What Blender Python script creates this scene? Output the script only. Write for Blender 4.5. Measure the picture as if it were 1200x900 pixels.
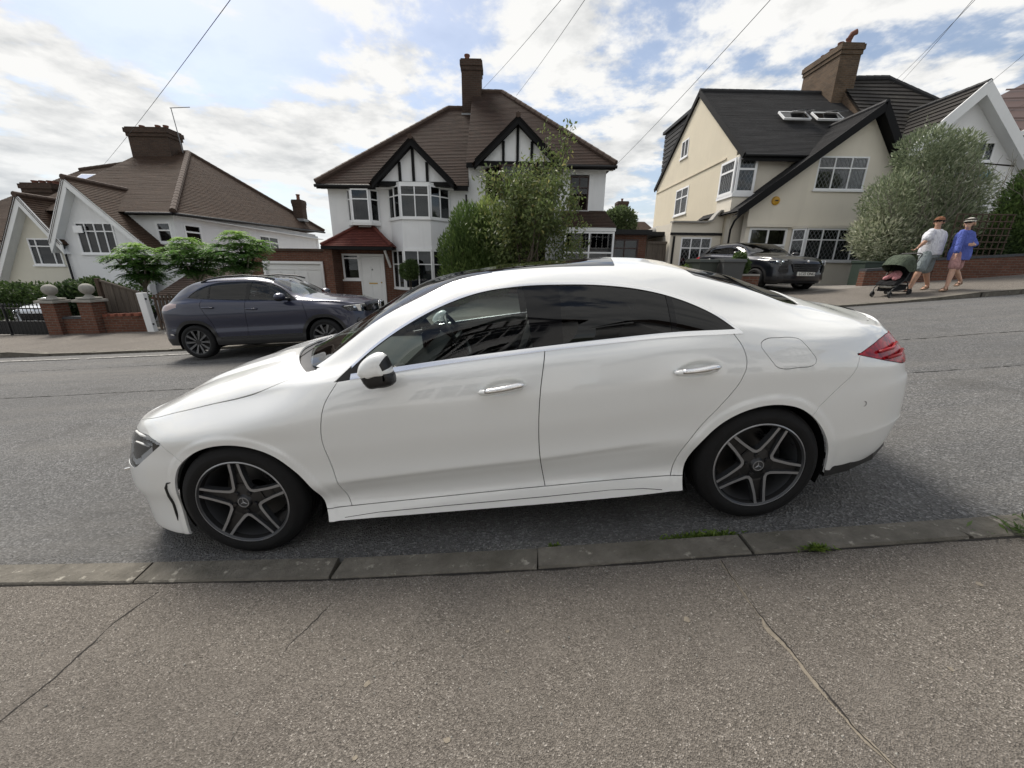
import bpy, bmesh, math, random
import numpy as np
from mathutils import Vector, Matrix
from mathutils.geometry import tessellate_polygon

# ------------------------------------------------------------------ camera, sky, sun, exposure
for o in list(bpy.data.objects): bpy.data.objects.remove(o)
SC = bpy.context.scene
COL = SC.collection
R_ = math.radians
CAM_H = 1.417
cam_d = bpy.data.cameras.new('camera'); cam = bpy.data.objects.new('camera', cam_d); COL.objects.link(cam)
cam_d.sensor_width = 36.0; cam_d.lens = 36.0*451/1200; cam_d.clip_start = .05; cam_d.clip_end = 4000
_p, _r, _y = R_(16.62), R_(.63), R_(1.15)
_f = Vector((math.sin(_y)*math.cos(_p), math.cos(_y)*math.cos(_p), -math.sin(_p)))
_r0 = Vector((math.cos(_y), -math.sin(_y), 0)); _u0 = _r0.cross(_f)
_rr = _r0*math.cos(_r)+_u0*math.sin(_r); _uu = -_r0*math.sin(_r)+_u0*math.cos(_r)
cam.matrix_world = Matrix(((_rr.x, _uu.x, -_f.x, 0), (_rr.y, _uu.y, -_f.y, 0), (_rr.z, _uu.z, -_f.z, CAM_H), (0, 0, 0, 1)))
SC.camera = cam
SUN_EL, SUN_AZ = R_(52), R_(-38)          # azimuth measured from +Y towards +X
SC.view_settings.view_transform = 'Standard'; SC.view_settings.look = 'None'
SC.view_settings.exposure = EXPO = 0.68
SC.view_settings.gamma = 1.0
SC.render.resolution_x, SC.render.resolution_y = 1024, 768

def nt(tree): return tree.nodes, tree.links
world = bpy.data.worlds.new('World'); SC.world = world; world.use_nodes = True
def build_world():
    N, L = nt(world.node_tree); N.clear()
    out = N.new('ShaderNodeOutputWorld'); bg = N.new('ShaderNodeBackground'); L.new(bg.outputs[0], out.inputs[0])
    sky = N.new('ShaderNodeTexSky'); sky.sky_type = 'NISHITA'; sky.sun_disc = False
    sky.sun_elevation = SUN_EL; sky.sun_rotation = SUN_AZ; sky.air_density = 1.0; sky.dust_density = 1.5; sky.ozone_density = 1.0
    tc = N.new('ShaderNodeTexCoord'); sep = N.new('ShaderNodeSeparateXYZ'); L.new(tc.outputs['Generated'], sep.inputs[0])
    def m(op, a, b=None, c=None, clamp=False):
        n = N.new('ShaderNodeMath'); n.operation = op; n.use_clamp = clamp
        for i, v in enumerate((a, b, c)):
            if v is None: continue
            if isinstance(v, (int, float)): n.inputs[i].default_value = v
            else: L.new(v, n.inputs[i])
        return n.outputs[0]
    # project the view direction on to a cloud layer
    zz = m('ADD', m('MAXIMUM', sep.outputs[2], 0.0), 0.16)
    cb = N.new('ShaderNodeCombineXYZ'); L.new(m('DIVIDE', sep.outputs[0], zz), cb.inputs[0]); L.new(m('DIVIDE', sep.outputs[1], zz), cb.inputs[1])
    mp = N.new('ShaderNodeMapping'); L.new(cb.outputs[0], mp.inputs[0]); mp.inputs['Location'].default_value = CLOUD_OFF; mp.inputs['Scale'].default_value = (1, 1, 1)
    def noise(scale, det, rough, off=0., dist=0.):
        mm = N.new('ShaderNodeMapping'); L.new(mp.outputs[0], mm.inputs[0]); mm.inputs['Location'].default_value = (off, off*.7, off*.3)
        n = N.new('ShaderNodeTexNoise'); n.inputs['Scale'].default_value = scale; n.inputs['Detail'].default_value = det
        n.inputs['Roughness'].default_value = rough; n.inputs['Distortion'].default_value = dist; L.new(mm.outputs[0], n.inputs['Vector']); return n.outputs['Fac']
    def density(vec):
        def nz(scale, det, rough, off=0., dist=0.):
            mm = N.new('ShaderNodeMapping'); L.new(vec, mm.inputs[0]); mm.inputs['Location'].default_value = (off, off*.7, off*.3)
            n = N.new('ShaderNodeTexNoise'); n.inputs['Scale'].default_value = scale; n.inputs['Detail'].default_value = det; n.inputs['Roughness'].default_value = rough; n.inputs['Distortion'].default_value = dist; L.new(mm.outputs[0], n.inputs['Vector']); return n.outputs['Fac']
        return m('ADD', m('MULTIPLY', nz(.6, 2, .5, 3.1), .75), m('ADD', m('MULTIPLY', nz(1.9, 11, .58, 0., .15), 1.0), m('MULTIPLY', nz(6.5, 7, .6, 7.7), .30)))
    dens = density(mp.outputs[0])
    mp2 = N.new('ShaderNodeMapping'); L.new(mp.outputs[0], mp2.inputs[0]); mp2.inputs['Location'].default_value = (math.sin(SUN_AZ)*.11, math.cos(SUN_AZ)*.11, 0)
    dens2 = density(mp2.outputs[0])
    def ramp(x, a, b):
        n = N.new('ShaderNodeMapRange'); n.interpolation_type = 'SMOOTHSTEP'; L.new(x, n.inputs[0]); n.inputs[1].default_value = a; n.inputs[2].default_value = b; return n.outputs[0]
    cover = m('ADD', m('MULTIPLY', ramp(dens, *CLOUD_COVER), .84), .16)      # thin veil everywhere
    relief = m('ADD', m('MULTIPLY', m('SUBTRACT', dens2, dens), 3.2), m('MULTIPLY', ramp(dens, CLOUD_COVER[1]-.04, CLOUD_COVER[1]+.30), .75))      # side away from the sun and thick parts turn grey
    mixc = N.new('ShaderNodeMix'); mixc.data_type = 'RGBA'; L.new(m('ADD', relief, .02, None, True), mixc.inputs[0])
    mixc.inputs[6].default_value = (CLOUD_W*1.0, CLOUD_W*.995, CLOUD_W*.975, 1); mixc.inputs[7].default_value = (CLOUD_G*.92, CLOUD_G*.98, CLOUD_G*1.04, 1)
    mx = N.new('ShaderNodeMix'); mx.data_type = 'RGBA'; L.new(cover, mx.inputs[0])
    sk = N.new('ShaderNodeVectorMath'); sk.operation = 'SCALE'; L.new(sky.outputs[0], sk.inputs[0]); sk.inputs['Scale'].default_value = SKY_GAIN
    L.new(sk.outputs[0], mx.inputs[6]); L.new(mixc.outputs[2], mx.inputs[7])
    # hazy white towards the horizon
    hz = N.new('ShaderNodeMix'); hz.data_type = 'RGBA'
    L.new(m('MULTIPLY', m('SUBTRACT', 1.0, ramp(sep.outputs[2], -.02, .30)), .55), hz.inputs[0])
    L.new(mx.outputs[2], hz.inputs[6]); hz.inputs[7].default_value = (CLOUD_W*.84, CLOUD_W*.89, CLOUD_W*.93, 1)
    L.new(hz.outputs[2], bg.inputs[0]); bg.inputs[1].default_value = .1
SKY_GAIN = .88; CLOUD_W = 6.1; CLOUD_G = 2.6; CLOUD_OFF = (2.35, 0.4, 0); CLOUD_COVER = (.90, 1.02)
build_world()
sun_d = bpy.data.lights.new('sun', 'SUN'); sun_d.energy = 2.9; sun_d.angle = R_(22); sun_d.color = (1, .94, .85)
sun = bpy.data.objects.new('sun', sun_d); COL.objects.link(sun)
_sd = Vector((math.sin(SUN_AZ)*math.cos(SUN_EL), math.cos(SUN_AZ)*math.cos(SUN_EL), math.sin(SUN_EL)))
sun.rotation_euler = _sd.to_track_quat('Z', 'Y').to_euler()

# ------------------------------------------------------------------ helpers
rng = np.random.default_rng(7); random.seed(7)
def tag(o, label=None, cat=None, group=None, kind=None):
    if label: o['label'] = label
    if cat: o['category'] = cat
    if group: o['group'] = group
    if kind: o['kind'] = kind
    return o
def empty(name, loc=(0, 0, 0), rz=0., label=None, cat=None, group=None):
    o = bpy.data.objects.new(name, None); COL.objects.link(o); o.location = loc; o.rotation_euler = (0, 0, rz); o.empty_display_size = .1
    return tag(o, label, cat, group)
def link_mesh(name, me, mat=None, parent=None):
    o = bpy.data.objects.new(name, me); COL.objects.link(o)
    if mat is not None:
        for m in (mat if isinstance(mat, (list, tuple)) else [mat]): me.materials.append(m)
    if parent is not None: o.parent = parent
    return o
def copy_tree(o, parent=None):
    c = o.copy(); COL.objects.link(c); c.parent = parent
    for ch in list(o.children): copy_tree(ch, c)
    return c
def add_uv(me):
    """box projected uv, in metres"""
    n = len(me.loops)
    if not n: return
    co = np.empty(len(me.vertices)*3); me.vertices.foreach_get('co', co); co = co.reshape(-1, 3)
    li = np.empty(n, int); me.loops.foreach_get('vertex_index', li)
    pn = np.empty(len(me.polygons)*3); me.polygons.foreach_get('normal', pn); pn = np.abs(pn.reshape(-1, 3))
    tot = np.empty(len(me.polygons), int); me.polygons.foreach_get('loop_total', tot)
    ax = np.repeat(np.argmax(pn*np.array([1, 1, 1.25]), 1), tot); p = co[li]
    uv = np.where((ax == 0)[:, None], p[:, [1, 2]], np.where((ax == 1)[:, None], p[:, [0, 2]], p[:, [0, 1]]))
    me.uv_layers.new(name='uv').data.foreach_set('uv', uv.ravel())
def mesh_from(name, verts, faces, smooth=False, sharp=None):
    me = bpy.data.meshes.new(name); me.from_pydata([tuple(map(float, v)) for v in verts], [], [tuple(map(int, f)) for f in faces]); me.update()
    if smooth:
        me.shade_smooth()
        if sharp: me.set_sharp_from_angle(angle=R_(sharp))
    add_uv(me)
    return me
class MB:
    def __init__(s): s.v = []; s.f = []
    def add(s, verts, faces):
        o = len(s.v); s.v += [tuple(v) for v in verts]; s.f += [tuple(i+o for i in f) for f in faces]; return s
    def box(s, a, b):
        (x0, y0, z0), (x1, y1, z1) = a, b
        v = [(x0, y0, z0), (x1, y0, z0), (x1, y1, z0), (x0, y1, z0), (x0, y0, z1), (x1, y0, z1), (x1, y1, z1), (x0, y1, z1)]
        return s.add(v, [(0, 3, 2, 1), (4, 5, 6, 7), (0, 1, 5, 4), (1, 2, 6, 5), (2, 3, 7, 6), (3, 0, 4, 7)])
    def cbox(s, c, d, bev=0.):
        c = np.array(c, float); d = np.array(d, float)/2
        if not bev: return s.box(c-d, c+d)
        b = bev; x, y, z = d
        v = []; f = []
        import itertools
        idx = {}
        for sx, sy, sz in itertools.product((-1, 1), repeat=3):
            for k, p in enumerate(((x, y-b, z-b), (x-b, y, z-b), (x-b, y-b, z))):
                idx[(sx, sy, sz, k)] = len(v); v.append((c[0]+sx*p[0], c[1]+sy*p[1], c[2]+sz*p[2]))
        def q(*k): f.append(tuple(idx[i] for i in k))
        for sx in (-1, 1):
            k = [(sx, -1, -1, 0), (sx, 1, -1, 0), (sx, 1, 1, 0), (sx, -1, 1, 0)]; q(*(k if sx > 0 else k[::-1]))
        for sy in (-1, 1):
            k = [(-1, sy, -1, 1), (1, sy, -1, 1), (1, sy, 1, 1), (-1, sy, 1, 1)]; q(*(k if sy < 0 else k[::-1]))
        for sz in (-1, 1):
            k = [(-1, -1, sz, 2), (1, -1, sz, 2), (1, 1, sz, 2), (-1, 1, sz, 2)]; q(*(k if sz > 0 else k[::-1]))
        for sx, sy, sz in itertools.product((-1, 1), repeat=3):
            k = [(sx, sy, sz, 0), (sx, sy, sz, 1), (sx, sy, sz, 2)]; q(*(k if sx*sy*sz > 0 else k[::-1]))
        for sy, sz in itertools.product((-1, 1), repeat=2):
            k = [(-1, sy, sz, 1), (1, sy, sz, 1), (1, sy, sz, 2), (-1, sy, sz, 2)]; q(*(k if sy*sz < 0 else k[::-1]))
        for sx, sz in itertools.product((-1, 1), repeat=2):
            k = [(sx, -1, sz, 0), (sx, 1, sz, 0), (sx, 1, sz, 2), (sx, -1, sz, 2)]; q(*(k if sx*sz > 0 else k[::-1]))
        for sx, sy in itertools.product((-1, 1), repeat=2):
            k = [(sx, sy, -1, 0), (sx, sy, 1, 0), (sx, sy, 1, 1), (sx, sy, -1, 1)]; q(*(k if sx*sy < 0 else k[::-1]))
        return s.add(v, f)
    def beam(s, p, q, w, h, up=(0, 0, 1)):
        """rectangular bar from p to q; w across, h along up"""
        p, q = Vector(p), Vector(q); d = (q-p).normalized(); sd = d.cross(Vector(up)).normalized(); u = sd.cross(d)
        v = []
        for e in (p, q):
            for a, b in ((-1, -1), (1, -1), (1, 1), (-1, 1)): v.append(e+sd*(a*w/2)+u*(b*h/2))
        return s.add(v, [(0, 1, 2, 3), (7, 6, 5, 4), (0, 4, 5, 1), (1, 5, 6, 2), (2, 6, 7, 3), (3, 7, 4, 0)])
    def tube(s, pts, r, n=8, caps=True):
        pts = [Vector(p) for p in pts]; m = len(pts); rs = r if isinstance(r, (list, tuple, np.ndarray)) else [r]*m
        tan = [(pts[min(i+1, m-1)]-pts[max(i-1, 0)]).normalized() for i in range(m)]
        ref = Vector((0, 0, 1)) if abs(tan[0].z) < .9 else Vector((1, 0, 0)); u = tan[0].cross(ref).normalized(); v = []; f = []
        for i in range(m):
            u = (u-tan[i]*u.dot(tan[i])).normalized(); w = tan[i].cross(u)
            for k in range(n):
                a = 2*math.pi*k/n; v.append(pts[i]+(u*math.cos(a)+w*math.sin(a))*float(rs[i]))
        for i in range(m-1):
            for k in range(n): f.append((i*n+k, i*n+(k+1) % n, (i+1)*n+(k+1) % n, (i+1)*n+k))
        if caps: f.append(tuple(range(n))[::-1]); f.append(tuple(range((m-1)*n, m*n)))
        return s.add(v, f)
    def lathe(s, prof, n=24, axis='z', c=(0, 0, 0), closed=False, a0=0., a1=2*math.pi):
        """prof: list of (r, t) ; axis of rotation"""
        full = abs(a1-a0-2*math.pi) < 1e-6; k = n if full else n+1; v = []; f = []
        for (r, t) in prof:
            for i in range(k):
                a = a0+(a1-a0)*i/n; x, y = r*math.cos(a), r*math.sin(a)
                p = {'z': (x, y, t), 'y': (x, t, y), 'x': (t, x, y)}[axis]; v.append((p[0]+c[0], p[1]+c[1], p[2]+c[2]))
        m = len(prof)
        for j in range(m if closed else m-1):
            j2 = (j+1) % m
            for i in range(n):
                i2 = (i+1) % k; q = (j*k+i, j*k+i2, j2*k+i2, j2*k+i); f.append(q if axis != 'y' else q[::-1])
        return s.add(v, f)
    def prism(s, poly, o, ux, uy, ext):
        """2-D polygon (u,v) on plane o+u*ux+v*uy extruded by vector ext"""
        o, ux, uy, ext = map(Vector, (o, ux, uy, ext)); n = len(poly)
        a = [o+ux*p[0]+uy*p[1] for p in poly]; b = [p+ext for p in a]
        tri = tessellate_polygon([[Vector((p[0], p[1], 0)) for p in poly]])
        nrm = ux.cross(uy); flip = nrm.dot(ext) > 0
        ar = sum(poly[i][0]*poly[(i+1) % n][1]-poly[(i+1) % n][0]*poly[i][1] for i in range(n))
        f = []
        for t in tri:
            A, B, C = (poly[i] for i in t); cr = (B[0]-A[0])*(C[1]-A[1])-(B[1]-A[1])*(C[0]-A[0]); t = t if cr > 0 else t[::-1]
            t0 = t[::-1] if flip else t
            f.append(tuple(t0)); f.append(tuple(i+n for i in t0[::-1]))
        for i in range(n):
            j = (i+1) % n; q = (i, j, j+n, i+n)
            f.append(q if (ar > 0) == flip else q[::-1])
        return s.add(a+b, f)
    def sphere(s, c, r, n=12, m=8):
        r = r if isinstance(r, (tuple, list)) else (r, r, r); v = [(c[0], c[1], c[2]-r[2])]; f = []
        for j in range(1, m):
            t = -math.pi/2+math.pi*j/m
            for i in range(n):
                a = 2*math.pi*i/n; v.append((c[0]+r[0]*math.cos(t)*math.cos(a), c[1]+r[1]*math.cos(t)*math.sin(a), c[2]+r[2]*math.sin(t)))
        v.append((c[0], c[1], c[2]+r[2])); e = len(v)-1
        for i in range(n): f.append((0, 1+(i+1) % n, 1+i)); f.append((e, e-n+i, e-n+(i+1) % n))
        for j in range(m-2):
            for i in range(n): f.append((1+j*n+i, 1+j*n+(i+1) % n, 1+(j+1)*n+(i+1) % n, 1+(j+1)*n+i))
        return s.add(v, f)
    def mesh(s, name, smooth=False, sharp=None): return mesh_from(name, s.v, s.f, smooth, sharp)
    def build(s, name, mat, parent=None, smooth=False, sharp=None, label=None, cat=None, group=None, kind=None):
        return tag(link_mesh(name, s.mesh(name, smooth, sharp), mat, parent), label, cat, group, kind)

# ------------------------------------------------------------------ materials
MATS = {}
class NB:
    """small node builder"""
    def __init__(s, name):
        s.m = bpy.data.materials.new(name); s.m.use_nodes = True; s.N, s.L = nt(s.m.node_tree); s.N.clear()
        s.out = s.N.new('ShaderNodeOutputMaterial'); s.bs = s.N.new('ShaderNodeBsdfPrincipled'); s.L.new(s.bs.outputs[0], s.out.inputs[0]); MATS[name] = s.m
        s._tc = None
    def set(s, node, k, v):
        if v is None: return
        if hasattr(v, 'links') or isinstance(v, bpy.types.NodeSocket): s.L.new(v, node.inputs[k])
        else: node.inputs[k].default_value = v if not (isinstance(v, tuple) and len(v) == 3 and node.inputs[k].type == 'RGBA') else (*v, 1)
    def p(s, **kw):
        for k, v in kw.items(): s.set(s.bs, k.replace('_', ' '), v)
        return s
    def co(s, kind='Object'):
        if s._tc is None: s._tc = s.N.new('ShaderNodeTexCoord')
        return s._tc.outputs[kind]
    def mapv(s, v, scale=(1, 1, 1), loc=(0, 0, 0), rot=(0, 0, 0)):
        n = s.N.new('ShaderNodeMapping'); s.L.new(v, n.inputs[0]); n.inputs['Scale'].default_value = scale; n.inputs['Location'].default_value = loc; n.inputs['Rotation'].default_value = rot; return n.outputs[0]
    def noise(s, v, scale, det=3, rough=.5, dist=0., out='Fac'):
        n = s.N.new('ShaderNodeTexNoise'); s.L.new(v, n.inputs['Vector']); n.inputs['Scale'].default_value = scale; n.inputs['Detail'].default_value = det; n.inputs['Roughness'].default_value = rough; n.inputs['Distortion'].default_value = dist; return n.outputs[out]
    def voro(s, v, scale, feature='F1', out='Distance', rnd=1.):
        n = s.N.new('ShaderNodeTexVoronoi'); s.L.new(v, n.inputs['Vector']); n.inputs['Scale'].default_value = scale; n.feature = feature; n.inputs['Randomness'].default_value = rnd; return n.outputs[out]
    def ramp(s, x, stops, interp='LINEAR'):
        n = s.N.new('ShaderNodeValToRGB'); s.L.new(x, n.inputs[0]); e = n.color_ramp.elements; n.color_ramp.interpolation = interp
        while len(e) < len(stops): e.new(.5)
        for el, (p, c) in zip(e, stops):
            el.position = p; el.color = (*c, 1) if isinstance(c, tuple) else (c, c, c, 1)
        return n.outputs[0]
    def rng(s, x, a, b, c=0., d=1., smooth=False):
        n = s.N.new('ShaderNodeMapRange'); s.L.new(x, n.inputs[0])
        for i, v in enumerate((a, b, c, d)): n.inputs[1+i].default_value = v
        if smooth: n.interpolation_type = 'SMOOTHSTEP'
        return n.outputs[0]
    def mix(s, fac, a, b, mode='MIX'):
        n = s.N.new('ShaderNodeMix'); n.data_type = 'RGBA'; n.blend_type = mode
        for k, v in ((0, fac), (6, a), (7, b)):
            if isinstance(v, bpy.types.NodeSocket): s.L.new(v, n.inputs[k])
            else: n.inputs[k].default_value = (*v, 1) if isinstance(v, tuple) else v
        return n.outputs[2]
    def math(s, op, a, b=0., clamp=False):
        n = s.N.new('ShaderNodeMath'); n.operation = op; n.use_clamp = clamp
        for i, v in enumerate((a, b)):
            if isinstance(v, bpy.types.NodeSocket): s.L.new(v, n.inputs[i])
            else: n.inputs[i].default_value = v
        return n.outputs[0]
    def bump(s, h, dist=.01, strength=1., prev=None):
        n = s.N.new('ShaderNodeBump'); s.L.new(h, n.inputs['Height']); n.inputs['Distance'].default_value = dist; n.inputs['Strength'].default_value = strength
        if prev is not None: s.L.new(prev, n.inputs['Normal'])
        s.L.new(n.outputs[0], s.bs.inputs['Normal']); return n.outputs[0]
    def brick(s, v, c1, c2, mortar, bw=.225, rh=.075, ms=.01, off=.5, bias=0.):
        n = s.N.new('ShaderNodeTexBrick'); s.L.new(v, n.inputs['Vector'])
        for k, c in (('Color1', c1), ('Color2', c2), ('Mortar', mortar)):
            if isinstance(c, bpy.types.NodeSocket): s.L.new(c, n.inputs[k])
            else: n.inputs[k].default_value = (*c, 1)
        n.inputs['Scale'].default_value = 1; n.inputs['Mortar Size'].default_value = ms; n.inputs['Mortar Smooth'].default_value = .15; n.inputs['Bias'].default_value = bias
        n.inputs['Brick Width'].default_value = bw; n.inputs['Row Height'].default_value = rh; n.offset = off; return n
def plain(name, col, rough=.5, metal=0., spec=.5, var=.0, vscale=8., coat=0., bump=0., bscale=60.):
    b = NB(name); c = col
    if var:
        nz = b.noise(b.co(), vscale, 4, .6); c = b.mix(nz, tuple(x*(1-var) for x in col), tuple(min(1, x*(1+var)) for x in col))
    b.p(Base_Color=c, Roughness=rough, Metallic=metal, Specular_IOR_Level=spec, Coat_Weight=coat, Coat_Roughness=.04)
    if bump: b.bump(b.noise(b.co(), bscale, 3, .6), bump)
    return b.m
def glassy(name, tint=(.5, .55, .55), alpha=.6, refl=1.5):
    """see-through pane: tinted transparency + fresnel mirror"""
    b = NB(name); N, L = b.N, b.L; N.remove(b.bs)
    tr = N.new('ShaderNodeBsdfTransparent'); tr.inputs[0].default_value = (*[t*alpha for t in tint], 1)
    gl = N.new('ShaderNodeBsdfGlossy'); gl.inputs['Roughness'].default_value = .0; gl.inputs[0].default_value = (1, 1, 1, 1)
    fr = N.new('ShaderNodeFresnel'); fr.inputs[0].default_value = refl
    mx = N.new('ShaderNodeMixShader'); L.new(fr.outputs[0], mx.inputs[0]); L.new(tr.outputs[0], mx.inputs[1]); L.new(gl.outputs[0], mx.inputs[2]); L.new(mx.outputs[0], b.out.inputs[0])
    return b.m
M = {}
def build_mats():
    def reg(k, m): M[k] = m
    b = NB('white_paint'); b.p(Base_Color=(.74, .75, .74), Roughness=.4, Specular_IOR_Level=.5, Coat_Weight=1., Coat_Roughness=.008, Coat_IOR=1.7); reg('white_paint', b.m)
    reg('rubber', plain('rubber', (.009, .009, .0095), .75, spec=.25, bump=.0008, bscale=220, var=.3, vscale=30))
    reg('rim_grey', plain('rim_grey', (.05, .052, .056), .4, .3)); reg('rim_dark', plain('rim_dark', (.012, .012, .013), .35)); reg('rim_cut', plain('rim_cut', (.30, .305, .315), .3, .55))
    reg('steel', plain('steel', (.10, .10, .10), .5, 1.)); reg('black', plain('black', (.010, .010, .011), .45)); reg('black_matt', plain('black_matt', (.006, .006, .006), .95, spec=.1))
    reg('gloss_black', plain('gloss_black', (.004, .004, .005), .05, spec=.35)); reg('chrome', plain('chrome', (.84, .84, .84), .24, 1.)); reg('mirror', plain('mirror', (.7, .75, .8), .01, 1.))
    reg('white_plastic', plain('white_plastic', (.75, .75, .73), .35)); reg('grey_plastic', plain('grey_plastic', (.3, .3, .3), .4)); reg('leather', plain('leather', (.022, .022, .024), .5, bump=.001, bscale=120))
    reg('car_glass', glassy('car_glass', (.80, .88, .86), .80, 1.48)); reg('dark_glass', glassy('dark_glass', (.2, .22, .25), .25, 1.48)); reg('roof_glass', glassy('roof_glass', (.2, .22, .24), .10, 1.55))
    reg('lamp_lens', glassy('lamp_lens', (.95, .97, 1.), .9, 1.45)); reg('lens', plain('lens', (.5, .55, .6), .05, .8)); reg('lamp_back', plain('lamp_back', (.06, .06, .065), .2, .8)); reg('lamp_bright', plain('lamp_bright', (.72, .73, .74), .25)); reg('lamp_silver', plain('lamp_silver', (.75, .77, .8), .15, .9))
    b = NB('tail_red'); c = b.ramp(b.noise(b.co(), 38, 2, .5), [(.35, (.16, .002, .006)), (.65, (.42, .006, .014))]); b.p(Base_Color=c, Roughness=.2, Specular_IOR_Level=.35); reg('tail_red', b.m)
    reg('tail_dark', plain('tail_dark', (.30, .008, .014), .25))
    # ground
    b = NB('asphalt'); co = b.co(); big = b.noise(co, .35, 4, .6); mid = b.noise(co, 3.2, 4, .6); st = b.voro(co, 95, out='Color'); dd = b.voro(co, 95)
    sep = b.N.new('ShaderNodeSeparateColor'); b.L.new(st, sep.inputs[0])
    base = b.ramp(sep.outputs[0], [(0, .05), (.5, .105), (.8, .16), (1, .30)]); base = b.mix(b.rng(mid, .3, .7, 0, .5), base, (.105, .103, .098), 'MIX'); base = b.mix(b.rng(big, .35, .65, 0, .55), base, (.085, .084, .083), 'MIX')
    wv = b.noise(b.mapv(co, (.12, 1.6, 1)), 1.2, 4, .6); base = b.mix(b.rng(wv, .45, .75, 0, .5), base, (.18, .17, .155)); stn = b.noise(b.mapv(co, (1, 1, 1), (3, 7, 0)), .9, 5, .65, .5); base = b.mix(b.rng(stn, .58, .74, 0, .6), base, (.055, .053, .05)); b.p(Base_Color=base, Roughness=.82, Specular_IOR_Level=.35)
    n1 = b.bump(dd, .010, .9); b.bump(b.noise(co, 22, 3, .6), .006, .5, n1); reg('asphalt', b.m)
    b = NB('pavement'); co = b.co(); st = b.voro(co, 230, out='Color'); dd = b.voro(co, 230); sep = b.N.new('ShaderNodeSeparateColor'); b.L.new(st, sep.inputs[0])
    base = b.ramp(sep.outputs[0], [(0, (.066, .058, .049)), (.45, (.150, .133, .114)), (.85, (.214, .192, .166)), (.97, (.29, .262, .232)), (1, (.50, .465, .42))])
    big = b.noise(co, .9, 5, .62); base = b.mix(b.rng(big, .35, .7, 0, .6), base, (.115, .102, .089)); p2 = b.noise(co, 5, 4, .6); base = b.mix(b.rng(p2, .5, .75, 0, .35), base, (.195, .175, .153))
    stn = b.noise(co, 1.6, 5, .65, .6); base = b.mix(b.rng(stn, .60, .72, 0, .5), base, (.07, .06, .05)); base = b.mix(b.rng(b.noise(b.mapv(co, (1, 1, 1), (5, 3, 0)), 2.3, 6, .7), .62, .70, 0, .35), base, (.24, .215, .185))
    b.p(Base_Color=base, Roughness=.85, Specular_IOR_Level=.35); n1 = b.bump(dd, .006, .9); b.bump(b.noise(co, 14, 3, .6), .006, .4, n1); reg('pavement', b.m)
    b = NB('kerb'); co = b.co(); base = b.ramp(b.noise(co, 9, 5, .65), [(.3, (.095, .086, .070)), (.6, (.15, .137, .114)), (.8, (.20, .185, .155))]); li = b.noise(co, 16, 5, .65); base = b.mix(b.rng(li, .6, .68), base, (.32, .30, .255))
    mo = b.noise(co, 3.1, 4, .6); base = b.mix(b.rng(mo, .5, .7, 0, .6), base, (.06, .056, .04)); b.p(Base_Color=base, Roughness=.88); n0 = b.bump(b.noise(co, 60, 4, .7), .008); b.bump(b.noise(co, 18, 5, .7), .02, .8, n0); reg('kerb', b.m)
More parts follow.
